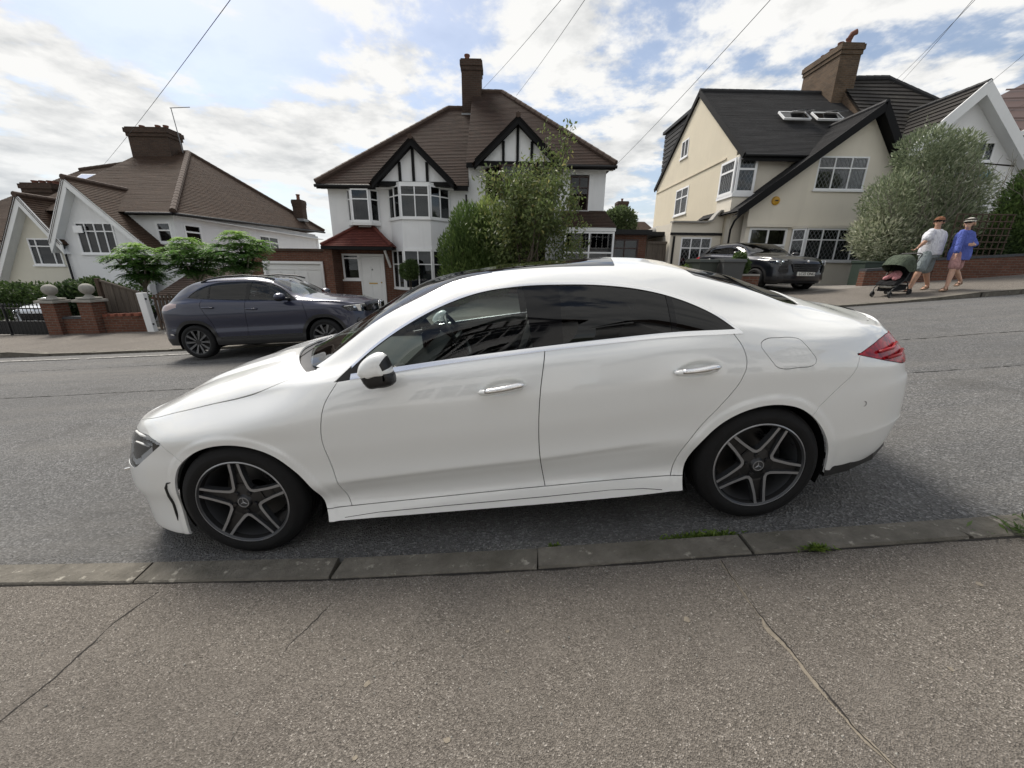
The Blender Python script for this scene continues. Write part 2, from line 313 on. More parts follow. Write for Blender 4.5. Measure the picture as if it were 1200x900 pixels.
def build_mats2():
    def reg(k, m): M[k] = m
    def render(name, col, dirt=.12, bs=90., bd=.004):
        b = NB(name); co = b.co(); n = b.noise(co, .8, 5, .6); st = b.noise(b.mapv(co, (1.3, 1.3, .14)), 2.2, 5, .65)
        c = b.mix(b.rng(n, .35, .7, 0, .6), col, tuple(x*(1-dirt) for x in col)); c = b.mix(b.rng(st, .52, .75, 0, .45), c, tuple(x*(1-dirt*1.6) for x in col))
        b.p(Base_Color=c, Roughness=.9, Specular_IOR_Level=.25); b.bump(b.noise(co, bs, 3, .65), bd); return b.m
    reg('white_render', render('white_render', (.76, .77, .78))); reg('cream_render', render('cream_render', (.66, .60, .475), .10, 34., .02)); reg('pale_render', render('pale_render', (.70, .655, .565), .08, 60., .006)); reg('ivory_render', render('ivory_render', (.62, .60, .52), .08)); reg('peach_render', render('peach_render', (.6, .45, .33)))
    def bricks(name, c1, c2, mo, bw=.225, rh=.075, dark=.5):
        b = NB(name); uv = b.co('UV'); wob = b.noise(uv, 3., 3, .6); n1 = b.noise(b.co(), 1.7, 4, .6)
        br = b.brick(uv, c1, c2, mo, bw, rh, .011); c = b.mix(b.rng(b.noise(uv, 14, 3, .6), .35, .7, 0, .5), br.outputs['Color'], tuple(x*dark for x in c1)); c = b.mix(b.rng(n1, .45, .75, 0, .5), c, tuple(x*.55 for x in c2))
        b.p(Base_Color=c, Roughness=.88, Specular_IOR_Level=.25); n0 = b.bump(b.math('SUBTRACT', 1., br.outputs['Fac']), .008, .8); b.bump(b.noise(b.co(), 70, 3, .6), .004, .6, n0); return b.m
    reg('red_brick', bricks('red_brick', (.165, .070, .046), (.115, .050, .034), (.15, .12, .095))); reg('stock_brick', bricks('stock_brick', (.145, .095, .06), (.08, .055, .038), (.13, .11, .085))); reg('old_brick', bricks('old_brick', (.085, .052, .038), (.055, .037, .029), (.085, .072, .058)))
    reg('brick_block', plain('brick_block', (.20, .068, .042), .88, var=.45, vscale=9., bump=.006, bscale=60))
    def tiles(name, c1, c2, tw, th, dark=.45, moss=None, bmp=.012):
        b = NB(name); uv = b.co('UV'); br = b.brick(uv, c1, c2, tuple(x*.4 for x in c1), tw, th, .006, .5); big = b.noise(b.co(), .7, 5, .65); c = b.mix(b.rng(b.noise(uv, 9, 3, .6), .3, .75, 0, .6), br.outputs['Color'], tuple(x*dark for x in c2))
        c = b.mix(b.rng(big, .4, .7, 0, .6), c, tuple(x*.62 for x in c1))
        c = b.mix(b.rng(b.noise(uv, 21, 4, .7), .66, .74, 0, .5), c, (.15, .14, .115)); c = b.mix(b.rng(b.noise(b.mapv(uv, (.6, .25, 1)), 2.4, 5, .65), .5, .75, 0, .55), c, tuple(x*.5 for x in c2))
        if moss: c = b.mix(b.rng(b.noise(b.co(), 1.9, 6, .7), .56, .72, 0, .55), c, moss)
        b.p(Base_Color=c, Roughness=.85, Specular_IOR_Level=.3); n0 = b.bump(b.math('SUBTRACT', 1., br.outputs['Fac']), bmp, .7); b.bump(b.noise(uv, 40, 3, .6), .006, .5, n0); return b.m
    reg('brown_tile', tiles('brown_tile', (.062, .034, .023), (.042, .026, .019), .165, .1, .5, (.055, .044, .03))); reg('left_tile', tiles('left_tile', (.082, .046, .028), (.056, .034, .022), .165, .1, .5, (.075, .056, .036)))
    reg('grey_tile', tiles('grey_tile', (.040, .040, .042), (.029, .029, .031), .165, .1, .55)); reg('pantile', tiles('pantile', (.040, .035, .031), (.030, .027, .024), .30, .32, .5, (.08, .074, .055), .02)); reg('red_tile', tiles('red_tile', (.15, .040, .028), (.11, .030, .024), .165, .1, .6))
    reg('ridge_brown', plain('ridge_brown', (.06, .038, .027), .85, var=.3)); reg('ridge_grey', plain('ridge_grey', (.026, .026, .028), .8, var=.3)); reg('metal_roof', plain('metal_roof', (.05, .024, .02), .5, var=.2)); reg('lead', plain('lead', (.23, .24, .25), .6, var=.2))
    reg('upvc', plain('upvc', (.78, .79, .80), .35, var=.05)); reg('white_wood', plain('white_wood', (.72, .73, .73), .5, var=.08, vscale=3)); reg('dark_wood', plain('dark_wood', (.006, .006, .0065), .7, spec=.2, var=.25)); reg('brown_wood', plain('brown_wood', (.035, .013, .010), .5, var=.25)); reg('gutter', plain('gutter', (.008, .008, .009), .5, spec=.3))
    def wood(name, c1, c2):
        b = NB(name); co = b.co(); g = b.noise(b.mapv(co, (9, 9, .6)), 2.5, 5, .65, .4); c = b.ramp(g, [(.3, c1), (.7, c2)]); c = b.mix(b.rng(b.noise(co, 1.2, 3, .5), .3, .7, 0, .5), c, tuple(x*.6 for x in c1)); b.p(Base_Color=c, Roughness=.85); b.bump(g, .004); return b.m
    reg('fence_wood', wood('fence_wood', (.07, .056, .045), (.15, .125, .10))); reg('fence_dark', wood('fence_dark', (.05, .032, .022), (.09, .06, .042)))
    reg('pane', glassy('pane', (.8, .85, .88), .55, 1.5)); reg('dark_room', plain('dark_room', (.012, .012, .014), .9)); 
    b = NB('net_curtain'); w = b.N.new('ShaderNodeTexWave'); b.L.new(b.mapv(b.co('UV'), (1, .02, 1)), w.inputs['Vector']); w.inputs['Scale'].default_value = 7.; w.inputs['Distortion'].default_value = 2.5; w.inputs['Detail'].default_value = 2.
    b.p(Base_Color=b.ramp(w.outputs['Fac'], [(0, (.32, .325, .33)), (1, (.62, .62, .62))]), Roughness=.9); reg('curtain', b.m)
    reg('stone', plain('stone', (.27, .26, .235), .85, var=.3, bump=.006, bscale=50)); reg('concrete', plain('concrete', (.30, .29, .27), .9, var=.25, bump=.004)); reg('paving', plain('paving', (.20, .185, .165), .9, var=.3, vscale=2., bump=.006, bscale=30)); reg('gravel_soil', plain('gravel_soil', (.09, .075, .055), .95, var=.4, bump=.01))
    b = NB('line_paint'); b.p(Base_Color=b.mix(b.rng(b.noise(b.co(), 18, 5, .7), .42, .6), (.12, .115, .11), (.48, .47, .44)), Roughness=.8); reg('line_paint', b.m)
    reg('crack', plain('crack', (.018, .016, .014), .95)); reg('crack_pale', plain('crack_pale', (.19, .165, .13), .95, var=.6, vscale=70, bump=.006)); reg('terracotta', plain('terracotta', (.15, .06, .04), .8, var=.25)); reg('wire', plain('wire', (.035, .04, .045), .6)); reg('iron', plain('iron', (.012, .012, .013), .45))
    reg('grass_ground', plain('grass_ground', (.05, .06, .03), .95, var=.4, vscale=.3))
    # leaves: colour from a per-leaf attribute, light passing through
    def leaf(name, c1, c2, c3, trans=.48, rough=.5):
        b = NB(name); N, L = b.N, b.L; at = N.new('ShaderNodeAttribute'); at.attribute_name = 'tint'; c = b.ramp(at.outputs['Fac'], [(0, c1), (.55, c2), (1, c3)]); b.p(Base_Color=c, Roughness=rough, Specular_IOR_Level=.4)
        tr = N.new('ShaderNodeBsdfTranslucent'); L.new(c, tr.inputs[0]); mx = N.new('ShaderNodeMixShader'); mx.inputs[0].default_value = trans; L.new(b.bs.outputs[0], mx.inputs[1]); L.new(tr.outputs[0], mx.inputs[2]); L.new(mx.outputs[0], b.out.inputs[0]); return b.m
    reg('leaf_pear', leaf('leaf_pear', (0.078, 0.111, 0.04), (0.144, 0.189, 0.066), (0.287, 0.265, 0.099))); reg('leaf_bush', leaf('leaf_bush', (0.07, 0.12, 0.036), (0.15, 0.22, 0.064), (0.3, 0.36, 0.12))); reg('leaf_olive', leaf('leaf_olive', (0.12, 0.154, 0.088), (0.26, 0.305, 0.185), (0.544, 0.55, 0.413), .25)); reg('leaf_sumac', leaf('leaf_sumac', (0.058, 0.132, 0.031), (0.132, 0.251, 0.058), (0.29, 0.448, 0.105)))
    reg('leaf_dark', leaf('leaf_dark', (0.022, 0.042, 0.016), (0.045, 0.077, 0.029), (0.096, 0.136, 0.048))); reg('leaf_hedge', leaf('leaf_hedge', (0.04, 0.072, 0.022), (0.08, 0.128, 0.04), (0.144, 0.208, 0.064))); reg('leaf_weed', leaf('leaf_weed', (.05, .09, .015), (.12, .19, .03), (.24, .32, .06))); reg('leaf_far', leaf('leaf_far', (0.049, 0.077, 0.031), (0.098, 0.133, 0.056), (0.14, 0.182, 0.084)))
    reg('bark', plain('bark', (.085, .07, .055), .95, var=.4, bump=.02, bscale=25)); reg('bark_pale', plain('bark_pale', (.16, .15, .12), .95, var=.35, bump=.01, bscale=30))
# ------------------------------------------------------------------ the street
def zr(x):
    x = np.asarray(x, float); xc = np.maximum(x, -14.1)
    return np.where(x >= 0, .0808*x, .0808*xc+.0018*xc*xc+.03*(x-xc))
def zrf(x): return float(zr(x))
def near_kerb_y(x):      # road side face of the near kerb
    return 1.65+np.where(np.asarray(x) < -.3, .012*(np.minimum(-np.asarray(x)-.3, 8))**1.25*2.0, 0)*1.0 if False else 1.65+np.interp(x, [-30, -8, -2.8, -2.1, -.85, .2], [1.2, .42, .15, .105, .03, 0])
KUP = .045
def far_up(x): return np.interp(x, [-12.2, -11.3, -10.6, 9.8, 11.0, 12], [.12, .12, .05, .05, .12, .12])
def platform(x): return np.interp(x, [-60, -24, -11.2, -10.6, -1.9, -1.2, 5.0, 6.2, 15.2, 16.4, 30, 60], [-2.2, -1.05, -.72, -.2, -.15, .45, .5, .95, .95, 1.4, 2.4, 4.8])
def strip(name, xs, rows, mat, kind='structure', parent=None):
    """rows: list of functions x -> (y, z)"""
    v = []; f = []; n = len(xs)
    for fn in rows:
        for x in xs: y, z = fn(x); v.append((x, y, z))
    for j in range(len(rows)-1):
        for i in range(n-1): f.append((j*n+i, j*n+i+1, (j+1)*n+i+1, (j+1)*n+i))
    return MB().add(v, f).build(name, mat, parent, True, kind=kind)
def build_ground():
    xs = np.r_[np.linspace(-90, -20, 30), np.linspace(-19, 19, 77), np.linspace(20, 90, 30)]
    rows = []
    for k in range(13):
        t = k/12
        rows.append(lambda x, t=t: (near_kerb_y(x)*(1-t)+9.05*t, zrf(x)+.035*math.sin(math.pi*t)*(1 if t > .25 else t*4)-.0))
    road = strip('road', xs, rows, M['asphalt'])
    yp = lambda x: float(near_kerb_y(x))-.152
    pav = strip('pavement', xs, [lambda x: (-2.0, zrf(x)+KUP+.03), lambda x: (0., zrf(x)+KUP+.004), lambda x: (.9, zrf(x)+KUP-.006), lambda x: (yp(x), zrf(x)+KUP-.012)], M['pavement'])
    fpv = strip('pavement', xs, [lambda x: (9.202, zrf(x)+float(far_up(x))-.006), lambda x: (10.2, zrf(x)+float(far_up(x))+.02), lambda x: (11.8, zrf(x)+float(far_up(x))*.5+.09)], M['pavement'])
    rows = []
    for k in range(9):
        t = k/8; y = 11.78+t*3; s = t*t*(3-2*t)
        rows.append(lambda x, y=y, s=s: (y, (zrf(x)+float(far_up(x))*.5+.086)*(1-s)+float(platform(x))*s))
    rows.append(lambda x: (42., float(platform(x))))
    strip('forecourt', xs, rows, M['paving'])
    xw = np.r_[np.linspace(-1500, -100, 15), xs, np.linspace(100, 1500, 15)]
    strip('ground', xw, [lambda x: (-900., min(max(zrf(x), -4), 9)-.35), lambda x: (-3.2, min(max(zrf(x), -4), 9)-.35), lambda x: (40., min(max(zrf(x), -4), 9)-.4), lambda x: (1800., min(max(zrf(x), -4), 9)-2.)], M['grass_ground'])
    strip('front_yard', xs, [lambda x: (-14., zrf(x)*.9+.1), lambda x: (-1.98, zrf(x)+KUP+.025)], M['paving'])
    # kerb stones, one by one
    def stone(parent, x0, x1, y0, y1, up, ang, seed):
        r = np.random.default_rng(seed); g = .006; j = lambda: float(r.normal(0, .0035))
        xa, xb = x0+g+j(), x1-g+j(); sk = float(r.normal(0, .012)); v = []
        for x, s_ in ((xa, 0), (xb, 0)):
            dz = zrf(x); yy0 = y0(x); yy1 = y1(x)
            v += [(x, yy0, dz-.12), (x+sk, yy1, dz-.12), (x+sk, yy1, dz+up(x)-.016), (x+sk*.9, yy1-.016, dz+up(x)+j()), (x, yy0+.006, dz+up(x)+j()), (x, yy0, dz+up(x)-.006)]
        f = [tuple(range(6))[::-1], tuple(range(6, 12))]+[(k, (k+1) % 6, (k+1) % 6+6, k+6) for k in range(6)]
        return MB().add(v, f).build('kerb_stone', M['kerb'], parent)
    jn = [-.84, .16, 1.18, 2.22]; xsn = [-.84-1.01*k for k in range(11, 0, -1)]+jn+[2.22+1.01*k for k in range(1, 9)]
    for i, (a, b) in enumerate(zip(xsn, xsn[1:])): stone(road, a, b, lambda x: float(near_kerb_y(x))-.15, lambda x: float(near_kerb_y(x)), lambda x: KUP, 0, i)
    xf = np.arange(-24, 24, .95)
    for i, (a, b) in enumerate(zip(xf, xf[1:])): stone(road, b, a, lambda x: 9.2, lambda x: 9.05, lambda x: float(far_up(x)), 0, 100+i)
    # worn parking line
    for a, b in ((-13.5, -9.4), (-9.2, -6.2)):
        strip('parking_line', np.linspace(a, b, 12), [lambda x: (8.42, zrf(x)+.0265), lambda x: (8.50, zrf(x)+.0245)], M['line_paint'], None, road)
    # cracks and old joints in the footway
    def crack(pts, w, mat, name, parent, seed, up=.002):
        r = np.random.default_rng(seed); p = np.array(pts, float); t = np.r_[0, np.cumsum(np.linalg.norm(np.diff(p, axis=0), axis=1))]; q = np.arange(0, t[-1], .012); xy = np.stack([np.interp(q, t, p[:, 0]), np.interp(q, t, p[:, 1])], 1)
        n = len(q); wob = np.cumsum(r.normal(0, .0016, n)); wob -= np.linspace(0, wob[-1], n); xy[:, 0] += wob; d = np.gradient(xy, axis=0); d /= np.linalg.norm(d, axis=1)[:, None]; nn = np.stack([-d[:, 1], d[:, 0]], 1); ww = w*np.clip(.75+smooth_axis(r.normal(0, 1.6, n), 3.)+r.normal(0, .12, n), .15, 2.2)
        v = []; f = []
        zp = lambda x, y: zrf(x)+KUP+float(np.interp(y, [-3.3, 0, .9, 1.5], [.03, .004, -.006, -.012]))+up
        for i in range(n):
            for s_ in (-1, 1): x, y = xy[i]+nn[i]*s_*ww[i]; v.append((x, y, zp(x, y)))
        for i in range(n-1): f.append((2*i, 2*i+1, 2*i+3, 2*i+2))
        return MB().add(v, f).build(name, mat, parent)
    crack([(-1.668, 1.524), (-1.704, 1.429), (-1.725, 1.35), (-1.712, 1.23), (-1.716, 1.11), (-1.728, 1.01), (-1.74, .88), (-1.75, .6)], .004, M['crack'], 'crack', pav, 1)
    cr = [(1.018, 1.475), (1.012, 1.3), (1.006, 1.12), (1.024, 1.015), (1.026, .9), (1.034, .777), (1.066, .684), (1.085, .6)]
    crack(cr, .0075, M['crack_pale'], 'crack', pav, 2); crack([(x+.001, y) for x, y in cr], .0018, M['crack'], 'crack', pav, 3, .0035)
    crack([(-.755, 1.41), (-.86, 1.19), (-.873, .983), (-.861, .857)], .0012, M['crack'], 'crack', pav, 5)
    kj = [(x, float(near_kerb_y(x))-.155) for x in np.linspace(-6, 6, 60)]; crack(kj, .0045, M['crack'], 'kerb_joint', pav, 4, .003)
    # seams in the carriageway, chewing gum and grit on the footway
    def seam(y0, x0, x1, w, seed):
        r = np.random.default_rng(seed); xs_ = np.arange(x0, x1, .06); wob = np.cumsum(r.normal(0, .004, len(xs_))); wob -= np.linspace(0, wob[-1], len(xs_)); v = []; f = []
        for x, q, k in zip(xs_, wob, r.gamma(2., .5, len(xs_))):
            t = (y0+q-1.65)/(9.05-1.65); z = zrf(x)+.035*math.sin(math.pi*t)*(1 if t > .25 else t*4)+.004
            for s_ in (-1, 1): v.append((x, y0+q+s_*w*min(k, 2.2), z))
        for i in range(len(xs_)-1): f.append((2*i, 2*i+1, 2*i+3, 2*i+2))
        MB().add(v, f).build('road_seam', M['crack'], road)
    seam(5.35, -14, 16, .008, 61); seam(7.3, -16, 3, .006, 62); seam(3.9, 2.6, 14, .005, 63)
    r = np.random.default_rng(77)
    for k in range(14):
        x, y = r.uniform(-2.6, 2.6), r.uniform(.35, 1.4); rr = r.uniform(.006, .014); z = zrf(x)+KUP+float(np.interp(y, [0, .9, 1.5], [.004, -.006, -.012]))+.0022; n_ = 9; v = [(x+math.cos(a)*rr*r.uniform(.6, 1.25), y+math.sin(a)*rr*r.uniform(.6, 1.25), z+.0808*(math.cos(a)*rr)) for a in np.linspace(0, 6.283, n_, endpoint=False)]
        MB().add(v, [tuple(range(n_))]).build('gum_spot', M['crack_pale'], pav)
    v = []; f = []
    for k in range(900):
        y = 1.655+abs(r.normal(0, .05)) if k % 2 else r.uniform(.3, 1.48); x = r.uniform(-3.2, 3.4); rr = r.uniform(.0015, .004); z = zrf(x)+(.003 if k % 2 else KUP-.008+.004); yy = y+(float(near_kerb_y(x))-1.65 if k % 2 else 0)
        o_ = len(v); v += [(x-rr, yy-rr*.7, z), (x+rr, yy-rr, z), (x+rr*.8, yy+rr, z), (x-rr*.9, yy+rr*.8, z), (x+r.normal(0, rr*.3), yy, z+rr*1.1)]; f += [(o_, o_+1, o_+4), (o_+1, o_+2, o_+4), (o_+2, o_+3, o_+4), (o_+3, o_, o_+4)]
    tag(MB().add(v, f).build('loose_grit', M['stone'], None), 'fine loose grit along the kerb and footway', 'grit', kind='stuff')
    return road, pav
# ------------------------------------------------------------------ houses
class House:
    def __init__(s, name, base, label, cat='house', group=None): s.b = Vector(base); s.o = empty(name, base, 0, label, cat, group)
    def part(s, mb, name, mat, parent=None, smooth=False, sharp=None):
        b = s.b; mb.v = [(v[0]-b.x, v[1]-b.y, v[2]-b.z) for v in mb.v]
        return mb.build(name, M[mat] if isinstance(mat, str) else mat, parent or s.o, smooth, sharp)
    def wall(s, o, ux, outer, holes, mat, thick=.28, name='wall'):
        """vertical panel: 2-D outline (u, z) with openings; outside is to the right of ux x up"""
        o = Vector(o); ux = Vector(ux).normalized(); nrm = ux.cross(Vector((0, 0, 1)))
        loops = [outer]+[[(u0, z0), (u1, z0), (u1, z1), (u0, z1)] for (u0, z0, u1, z1) in holes]; flat = [p for l in loops for p in l]
        tri = tessellate_polygon([[Vector((p[0], p[1], 0)) for p in l] for l in loops]); n = len(flat)
        P = [o+ux*p[0]+Vector((0, 0, p[1])) for p in flat]; v = P+[p-nrm*thick for p in P]; f = []
        for t in tri:
            a, b, c = (flat[i] for i in t); cr = (b[0]-a[0])*(c[1]-a[1])-(b[1]-a[1])*(c[0]-a[0]); t = tuple(t) if cr > 0 else tuple(t)[::-1]
            f.append(t); f.append(tuple(i+n for i in t[::-1]))
        k = 0
        for li, l in enumerate(loops):
            m = len(l); ar = sum(l[i][0]*l[(i+1) % m][1]-l[(i+1) % m][0]*l[i][1] for i in range(m)); ccw = (ar > 0) == (li == 0)
            for i in range(m):
                a, b = k+i, k+(i+1) % m; q = (b, a, a+n, b+n); f.append(q if ccw else q[::-1])
            k += m
        return s.part(MB().add(v, f), name, mat)
    def window(s, o, ux, w, h, cols=(1,), rows=(1,), mat='upvc', fr=.055, rec=.07, lead=False, curtain=None, sill=True, name='window', open_cell=None):
        """framed window filling an opening whose lower left outside corner is o"""
        o = Vector(o); ux = Vector(ux).normalized(); up = Vector((0, 0, 1)); nrm = ux.cross(up); p0 = o-nrm*rec
        bx = lambda m, u0, z0, u1, z1, d0, d1: m.prism([(u0, z0), (u1, z0), (u1, z1), (u0, z1)], p0+nrm*d1, ux, up, nrm*(d0-d1))
        m = MB(); bx(m, 0, 0, fr, h, 0, .06); bx(m, w-fr, 0, w, h, 0, .06); bx(m, fr, 0, w-fr, fr, 0, .06); bx(m, fr, h-fr, w-fr, h, 0, .06)
        cs = np.cumsum([0]+list(cols))/sum(cols)*w; rs = np.cumsum([0]+list(rows))/sum(rows)*h; mul = fr*.8
        for c in cs[1:-1]: bx(m, c-mul/2, fr, c+mul/2, h-fr, 0, .058)
        for r in rs[1:-1]:
            for a, b in zip(cs, cs[1:]): bx(m, a+(fr if a == 0 else mul/2), r-mul/2, b-(fr if b == cs[-1] else mul/2), r+mul/2, 0, .056)
        wo = s.part(m, name, mat)
        if sill: bxm = MB(); bxm.prism([(-.05, -.06), (w+.05, -.06), (w+.05, 0), (-.05, 0)], p0+nrm*(rec+.06), ux, up, -nrm*(rec+.04)); s.part(bxm, 'sill', mat if mat != 'brown_wood' else 'white_render', wo)
        for a, b in zip(cs, cs[1:]):
            for c, d in zip(rs, rs[1:]):
                u0 = a+(fr if a == 0 else mul/2); u1 = b-(fr if b == cs[-1] else mul/2); z0 = c+(fr if c == 0 else mul/2); z1 = d-(fr if d == rs[-1] else mul/2)
                g = MB(); bx(g, u0+.001, z0+.001, u1-.001, z1-.001, .022, .028); s.part(g, 'pane', 'pane', wo)
                if lead:
                    L = MB(); st = .155; sl = 1.45; q = st*sl
                    U, Z = u1-u0, z1-z0
                    for sg in (1, -1):
                        for c0 in np.arange(-U*sl-q, Z+U*sl+q, q):
                            # line z = c0 + sg*sl*u clipped to the pane
                            us = [0, U]; pts = []
                            ua = [(0-c0)/(sg*sl), (Z-c0)/(sg*sl)]; lo = max(0, min(ua)); hi = min(U, max(ua))
                            if hi-lo > .02:
                                A = p0+ux*(u0+lo)+up*(z0+c0+sg*sl*lo)+nrm*.031; Bq = p0+ux*(u0+hi)+up*(z0+c0+sg*sl*hi)+nrm*.031; L.beam(A, Bq, .009, .005, nrm)
                    if L.v: s.part(L, 'leading', 'lead', wo)
                sf = MB()
        bk = MB(); bx(bk, .01, .01, w-.01, h-.01, -.34, -.33); s.part(bk, 'room', 'dark_room', wo)
        if curtain:
            for (u0, u1, z0, z1) in curtain:
                c = MB(); n = 14
                for i in range(n+1):
                    u = (u0+(u1-u0)*i/n)*w; dd = -.12+.02*math.sin(i*2.4)
                    for z in (z0*h+.03, z1*h-.03): c.v.append(tuple(p0+ux*u+up*z+nrm*dd))
                for i in range(n): c.f.append((2*i, 2*i+2, 2*i+3, 2*i+1))
                s.part(c, 'curtain', 'curtain', wo, True)
        return wo
    def roof(s, e0, e1, r1, r0, mat, course=.1, lift=.016, name='roof', over=.0, seg=.9, seed=0, thick=.05):
        """tiled slope between eave e0-e1 and ridge r0-r1 laid in lapped courses; uv runs along eave and slope"""
        e0, e1, r0, r1 = map(Vector, (e0, e1, r0, r1)); r = np.random.default_rng(seed+int(abs(e0.x*100)))
        em = (e0+e1)/2; rm = (r0+r1)/2; ax = (e1-e0).normalized(); sl = ((rm-em)-ax*((rm-em).dot(ax))); L = sl.length; n = max(2, int(round(L/course))); nrm = ax.cross(sl).normalized()
        if nrm.z < 0: nrm = -nrm
        v = []; f = []; uv = []
        W = (e1-e0).length; ns = max(1, int(W/seg)); sd = sl.normalized()
        jit = r.normal(0, .002, (n+1, ns+1))
        for i in range(n):
            t0, t1 = i/n, min(1., (i+1.06)/n); a0, a1 = e0.lerp(r0, t0), e1.lerp(r1, t0); b0, b1 = e0.lerp(r0, t1), e1.lerp(r1, t1)
            k0 = len(v)
            for j in range(ns+1):
                u = j/ns; p = a0.lerp(a1, u); q = b0.lerp(b1, u); lf = lift+jit[i, j]
                for pt_, li in ((p, 0.), (p, lf), (q, .002)):
                    w_ = pt_+nrm*li; v.append(tuple(w_)); uv.append((((pt_-e0).dot(ax)), (pt_-e0).dot(sd)+(.0 if li else -.01)))
            for j in range(ns):
                k = k0+3*j; f.append((k, k+3, k+4, k+1)); f.append((k+1, k+4, k+5, k+2))
        k = len(v)
        for p in (e0, e1, r1, r0): v.append(tuple(p-nrm*thick)); uv.append((0, 0))
        f.append((k+3, k+2, k+1, k))
        # orientation
        me = bpy.data.meshes.new(name); b = s.b; me.from_pydata([(x-b.x, y-b.y, z-b.z) for x, y, z in v], [], f); me.update()
        if me.polygons[1].normal.dot(nrm) < 0: me.flip_normals()
        lay = me.uv_layers.new(name='uv')
        li = np.empty(len(me.loops), int); me.loops.foreach_get('vertex_index', li); lay.data.foreach_set('uv', np.array(uv)[li].ravel())
        return link_mesh(name, me, M[mat], s.o)
    def ridge(s, p, q, mat, r=.11, name='ridge_tiles', parent=None):
        p, q = Vector(p), Vector(q); n = max(1, int((q-p).length/.32)); m = MB()
        for i in range(n): a, b = p.lerp(q, i/n), p.lerp(q, (i+1)/n); m.tube([a, b], [r*1.03, r*.95], 8)
        return s.part(m, name, mat, parent, True, 40)
    def beam(s, p, q, w, h, mat, name='beam', up=(0, 0, 1), parent=None): return s.part(MB().beam(p, q, w, h, up), name, mat, parent)
    def box(s, a, b, mat, name, parent=None): return s.part(MB().box(a, b), name, mat, parent)
    def gutter(s, p, q, name='gutter', r=.06): return s.part(MB().tube([p, q], r, 8), name, 'gutter', None, True, 50)
    def chimney(s, x0, x1, y0, y1, z0, z1, mat, pots, pot_h=.42, corb=.07):
        c = MB(); c.box((x0, y0, z0), (x1, y1, z1-.42)); c.box((x0-corb*.5, y0-corb*.5, z1-.42), (x1+corb*.5, y1+corb*.5, z1-.26)); c.box((x0-corb, y0-corb, z1-.26), (x1+corb, y1+corb, z1-.06)); c.box((x0-corb*.4, y0-corb*.4, z1-.06), (x1+corb*.4, y1+corb*.4, z1))
        ch = s.part(c, 'chimney', mat)
        f = MB(); f.box((x0-.03, y0-.03, z0), (x1+.03, y1+.03, z0+.16)); s.part(f, 'flashing', 'lead', ch)
        for (px, py, hh) in pots:
            m = MB(); m.lathe([(.11, z1-.02), (.115, z1+.04), (.10, z1+.08), (.10, z1+hh-.08), (.125, z1+hh-.05), (.125, z1+hh), (.09, z1+hh), (.085, z1+hh-.2)], 14, 'z', c=(px, py, 0)); s.part(m, 'chimney_pot', 'terracotta', ch, True, 40)
        return ch
    def pipe(s, pts, r=.035, name='downpipe'): return s.part(MB().tube(pts, r, 8), name, 'gutter', None, True, 60)

X_, Y_ = (1, 0, 0), (0, 1, 0)
def rake(h, foot, apex, hgt, mat, ywall, second=False):
    """bargeboard cut plumb at the apex, with the boarded underside back to the wall"""
    f, a = Vector(foot), Vector(apex); y = f.y-(.004 if second else 0); v = hgt*.5/abs((a-f).normalized().x); m = MB(); m.prism([(f.x, f.z-v), (a.x, a.z-v), (a.x, a.z+v), (f.x, f.z+v)], (0, y+.05, 0), (1, 0, 0), (0, 0, 1), (0, -.05, 0)); b = h.part(m, 'bargeboard', mat)
    if ywall:
        m = MB(); z = -v*.9; m.add([(f.x, y+.05, f.z+z), (a.x, y+.05, a.z+z), (a.x, ywall-.002, a.z+z), (f.x, ywall-.002, f.z+z)], [(0, 1, 2, 3)]); h.part(m, 'soffit', mat)
    return b
def bay(h, xc0, xc1, yf, xs0, xs1, yb, z0, z1, mat, cols_c, cols_s, rows, curtain=None, lead=False, zwall=None, wallmat='white_render', panel_to=None):
    """three sided bay: centre facet xc0..xc1 at yf, flanks running back to xs0/xs1 at yb"""
    fac = [((xs0, yb), (xc0, yf), cols_s), ((xc0, yf), (xc1, yf), cols_c), ((xc1, yf), (xs1, yb), cols_s)]
    for (a, b, cols) in fac:
        d = Vector((b[0]-a[0], b[1]-a[1], 0)); L = d.length
        h.window((a[0], a[1], z0), d, L, z1-z0, cols, rows, mat, .05, 0., lead, curtain, True, 'bay_window')
        if zwall:
            for (w0, w1, wm) in zwall: h.wall((a[0], a[1], 0), d, [(0, w0), (L, w0), (L, w1), (0, w1)], [], wm, .12, 'bay_wall')
def timber_gable(h, xa, za, xl, zl, xr, zr_, y, yback, mat_roof, ov=.35):
    """half timbered front gable with tiled roof running back"""
    h.wall((0, y, 0), X_, [(xl+.12, zl+.02), (xr-.12, zr_+.02), (xa, za-.12)], [], 'white_render', .2, 'gable')
    yo = y-ov
    for (xe, ze) in ((xl, zl), (xr, zr_)):
        rake(h, (xe, yo, ze), (xa, yo, za), .22, 'dark_wood', y, xe > xa)
        h.roof((xe-(.1 if xe < xa else -.1), yo-.03, ze-.02), (xe-(.1 if xe < xa else -.1), yback, ze-.02), (xa, yback, za+.13), (xa, yo-.03, za+.13), mat_roof, seed=3)
    h.ridge((xa, yo-.03, za+.14), (xa, yback, za+.14), 'ridge_brown', .09)
    zm = max(zl, zr_); h.beam((xl+.15, y-.03, zm+.06), (xr-.15, y-.03, zm+.06), .06, .16, 'dark_wood')
    for k in (-.27, 0, .27):
        x = xa+k*(xr-xl)*.62; zt = za-.15-abs(x-xa)*(za-zm)/((xr-xl)/2); h.beam((x, y-.03, zm+.1), (x, y-.03, zt), .10, .06, 'dark_wood', up=Y_)
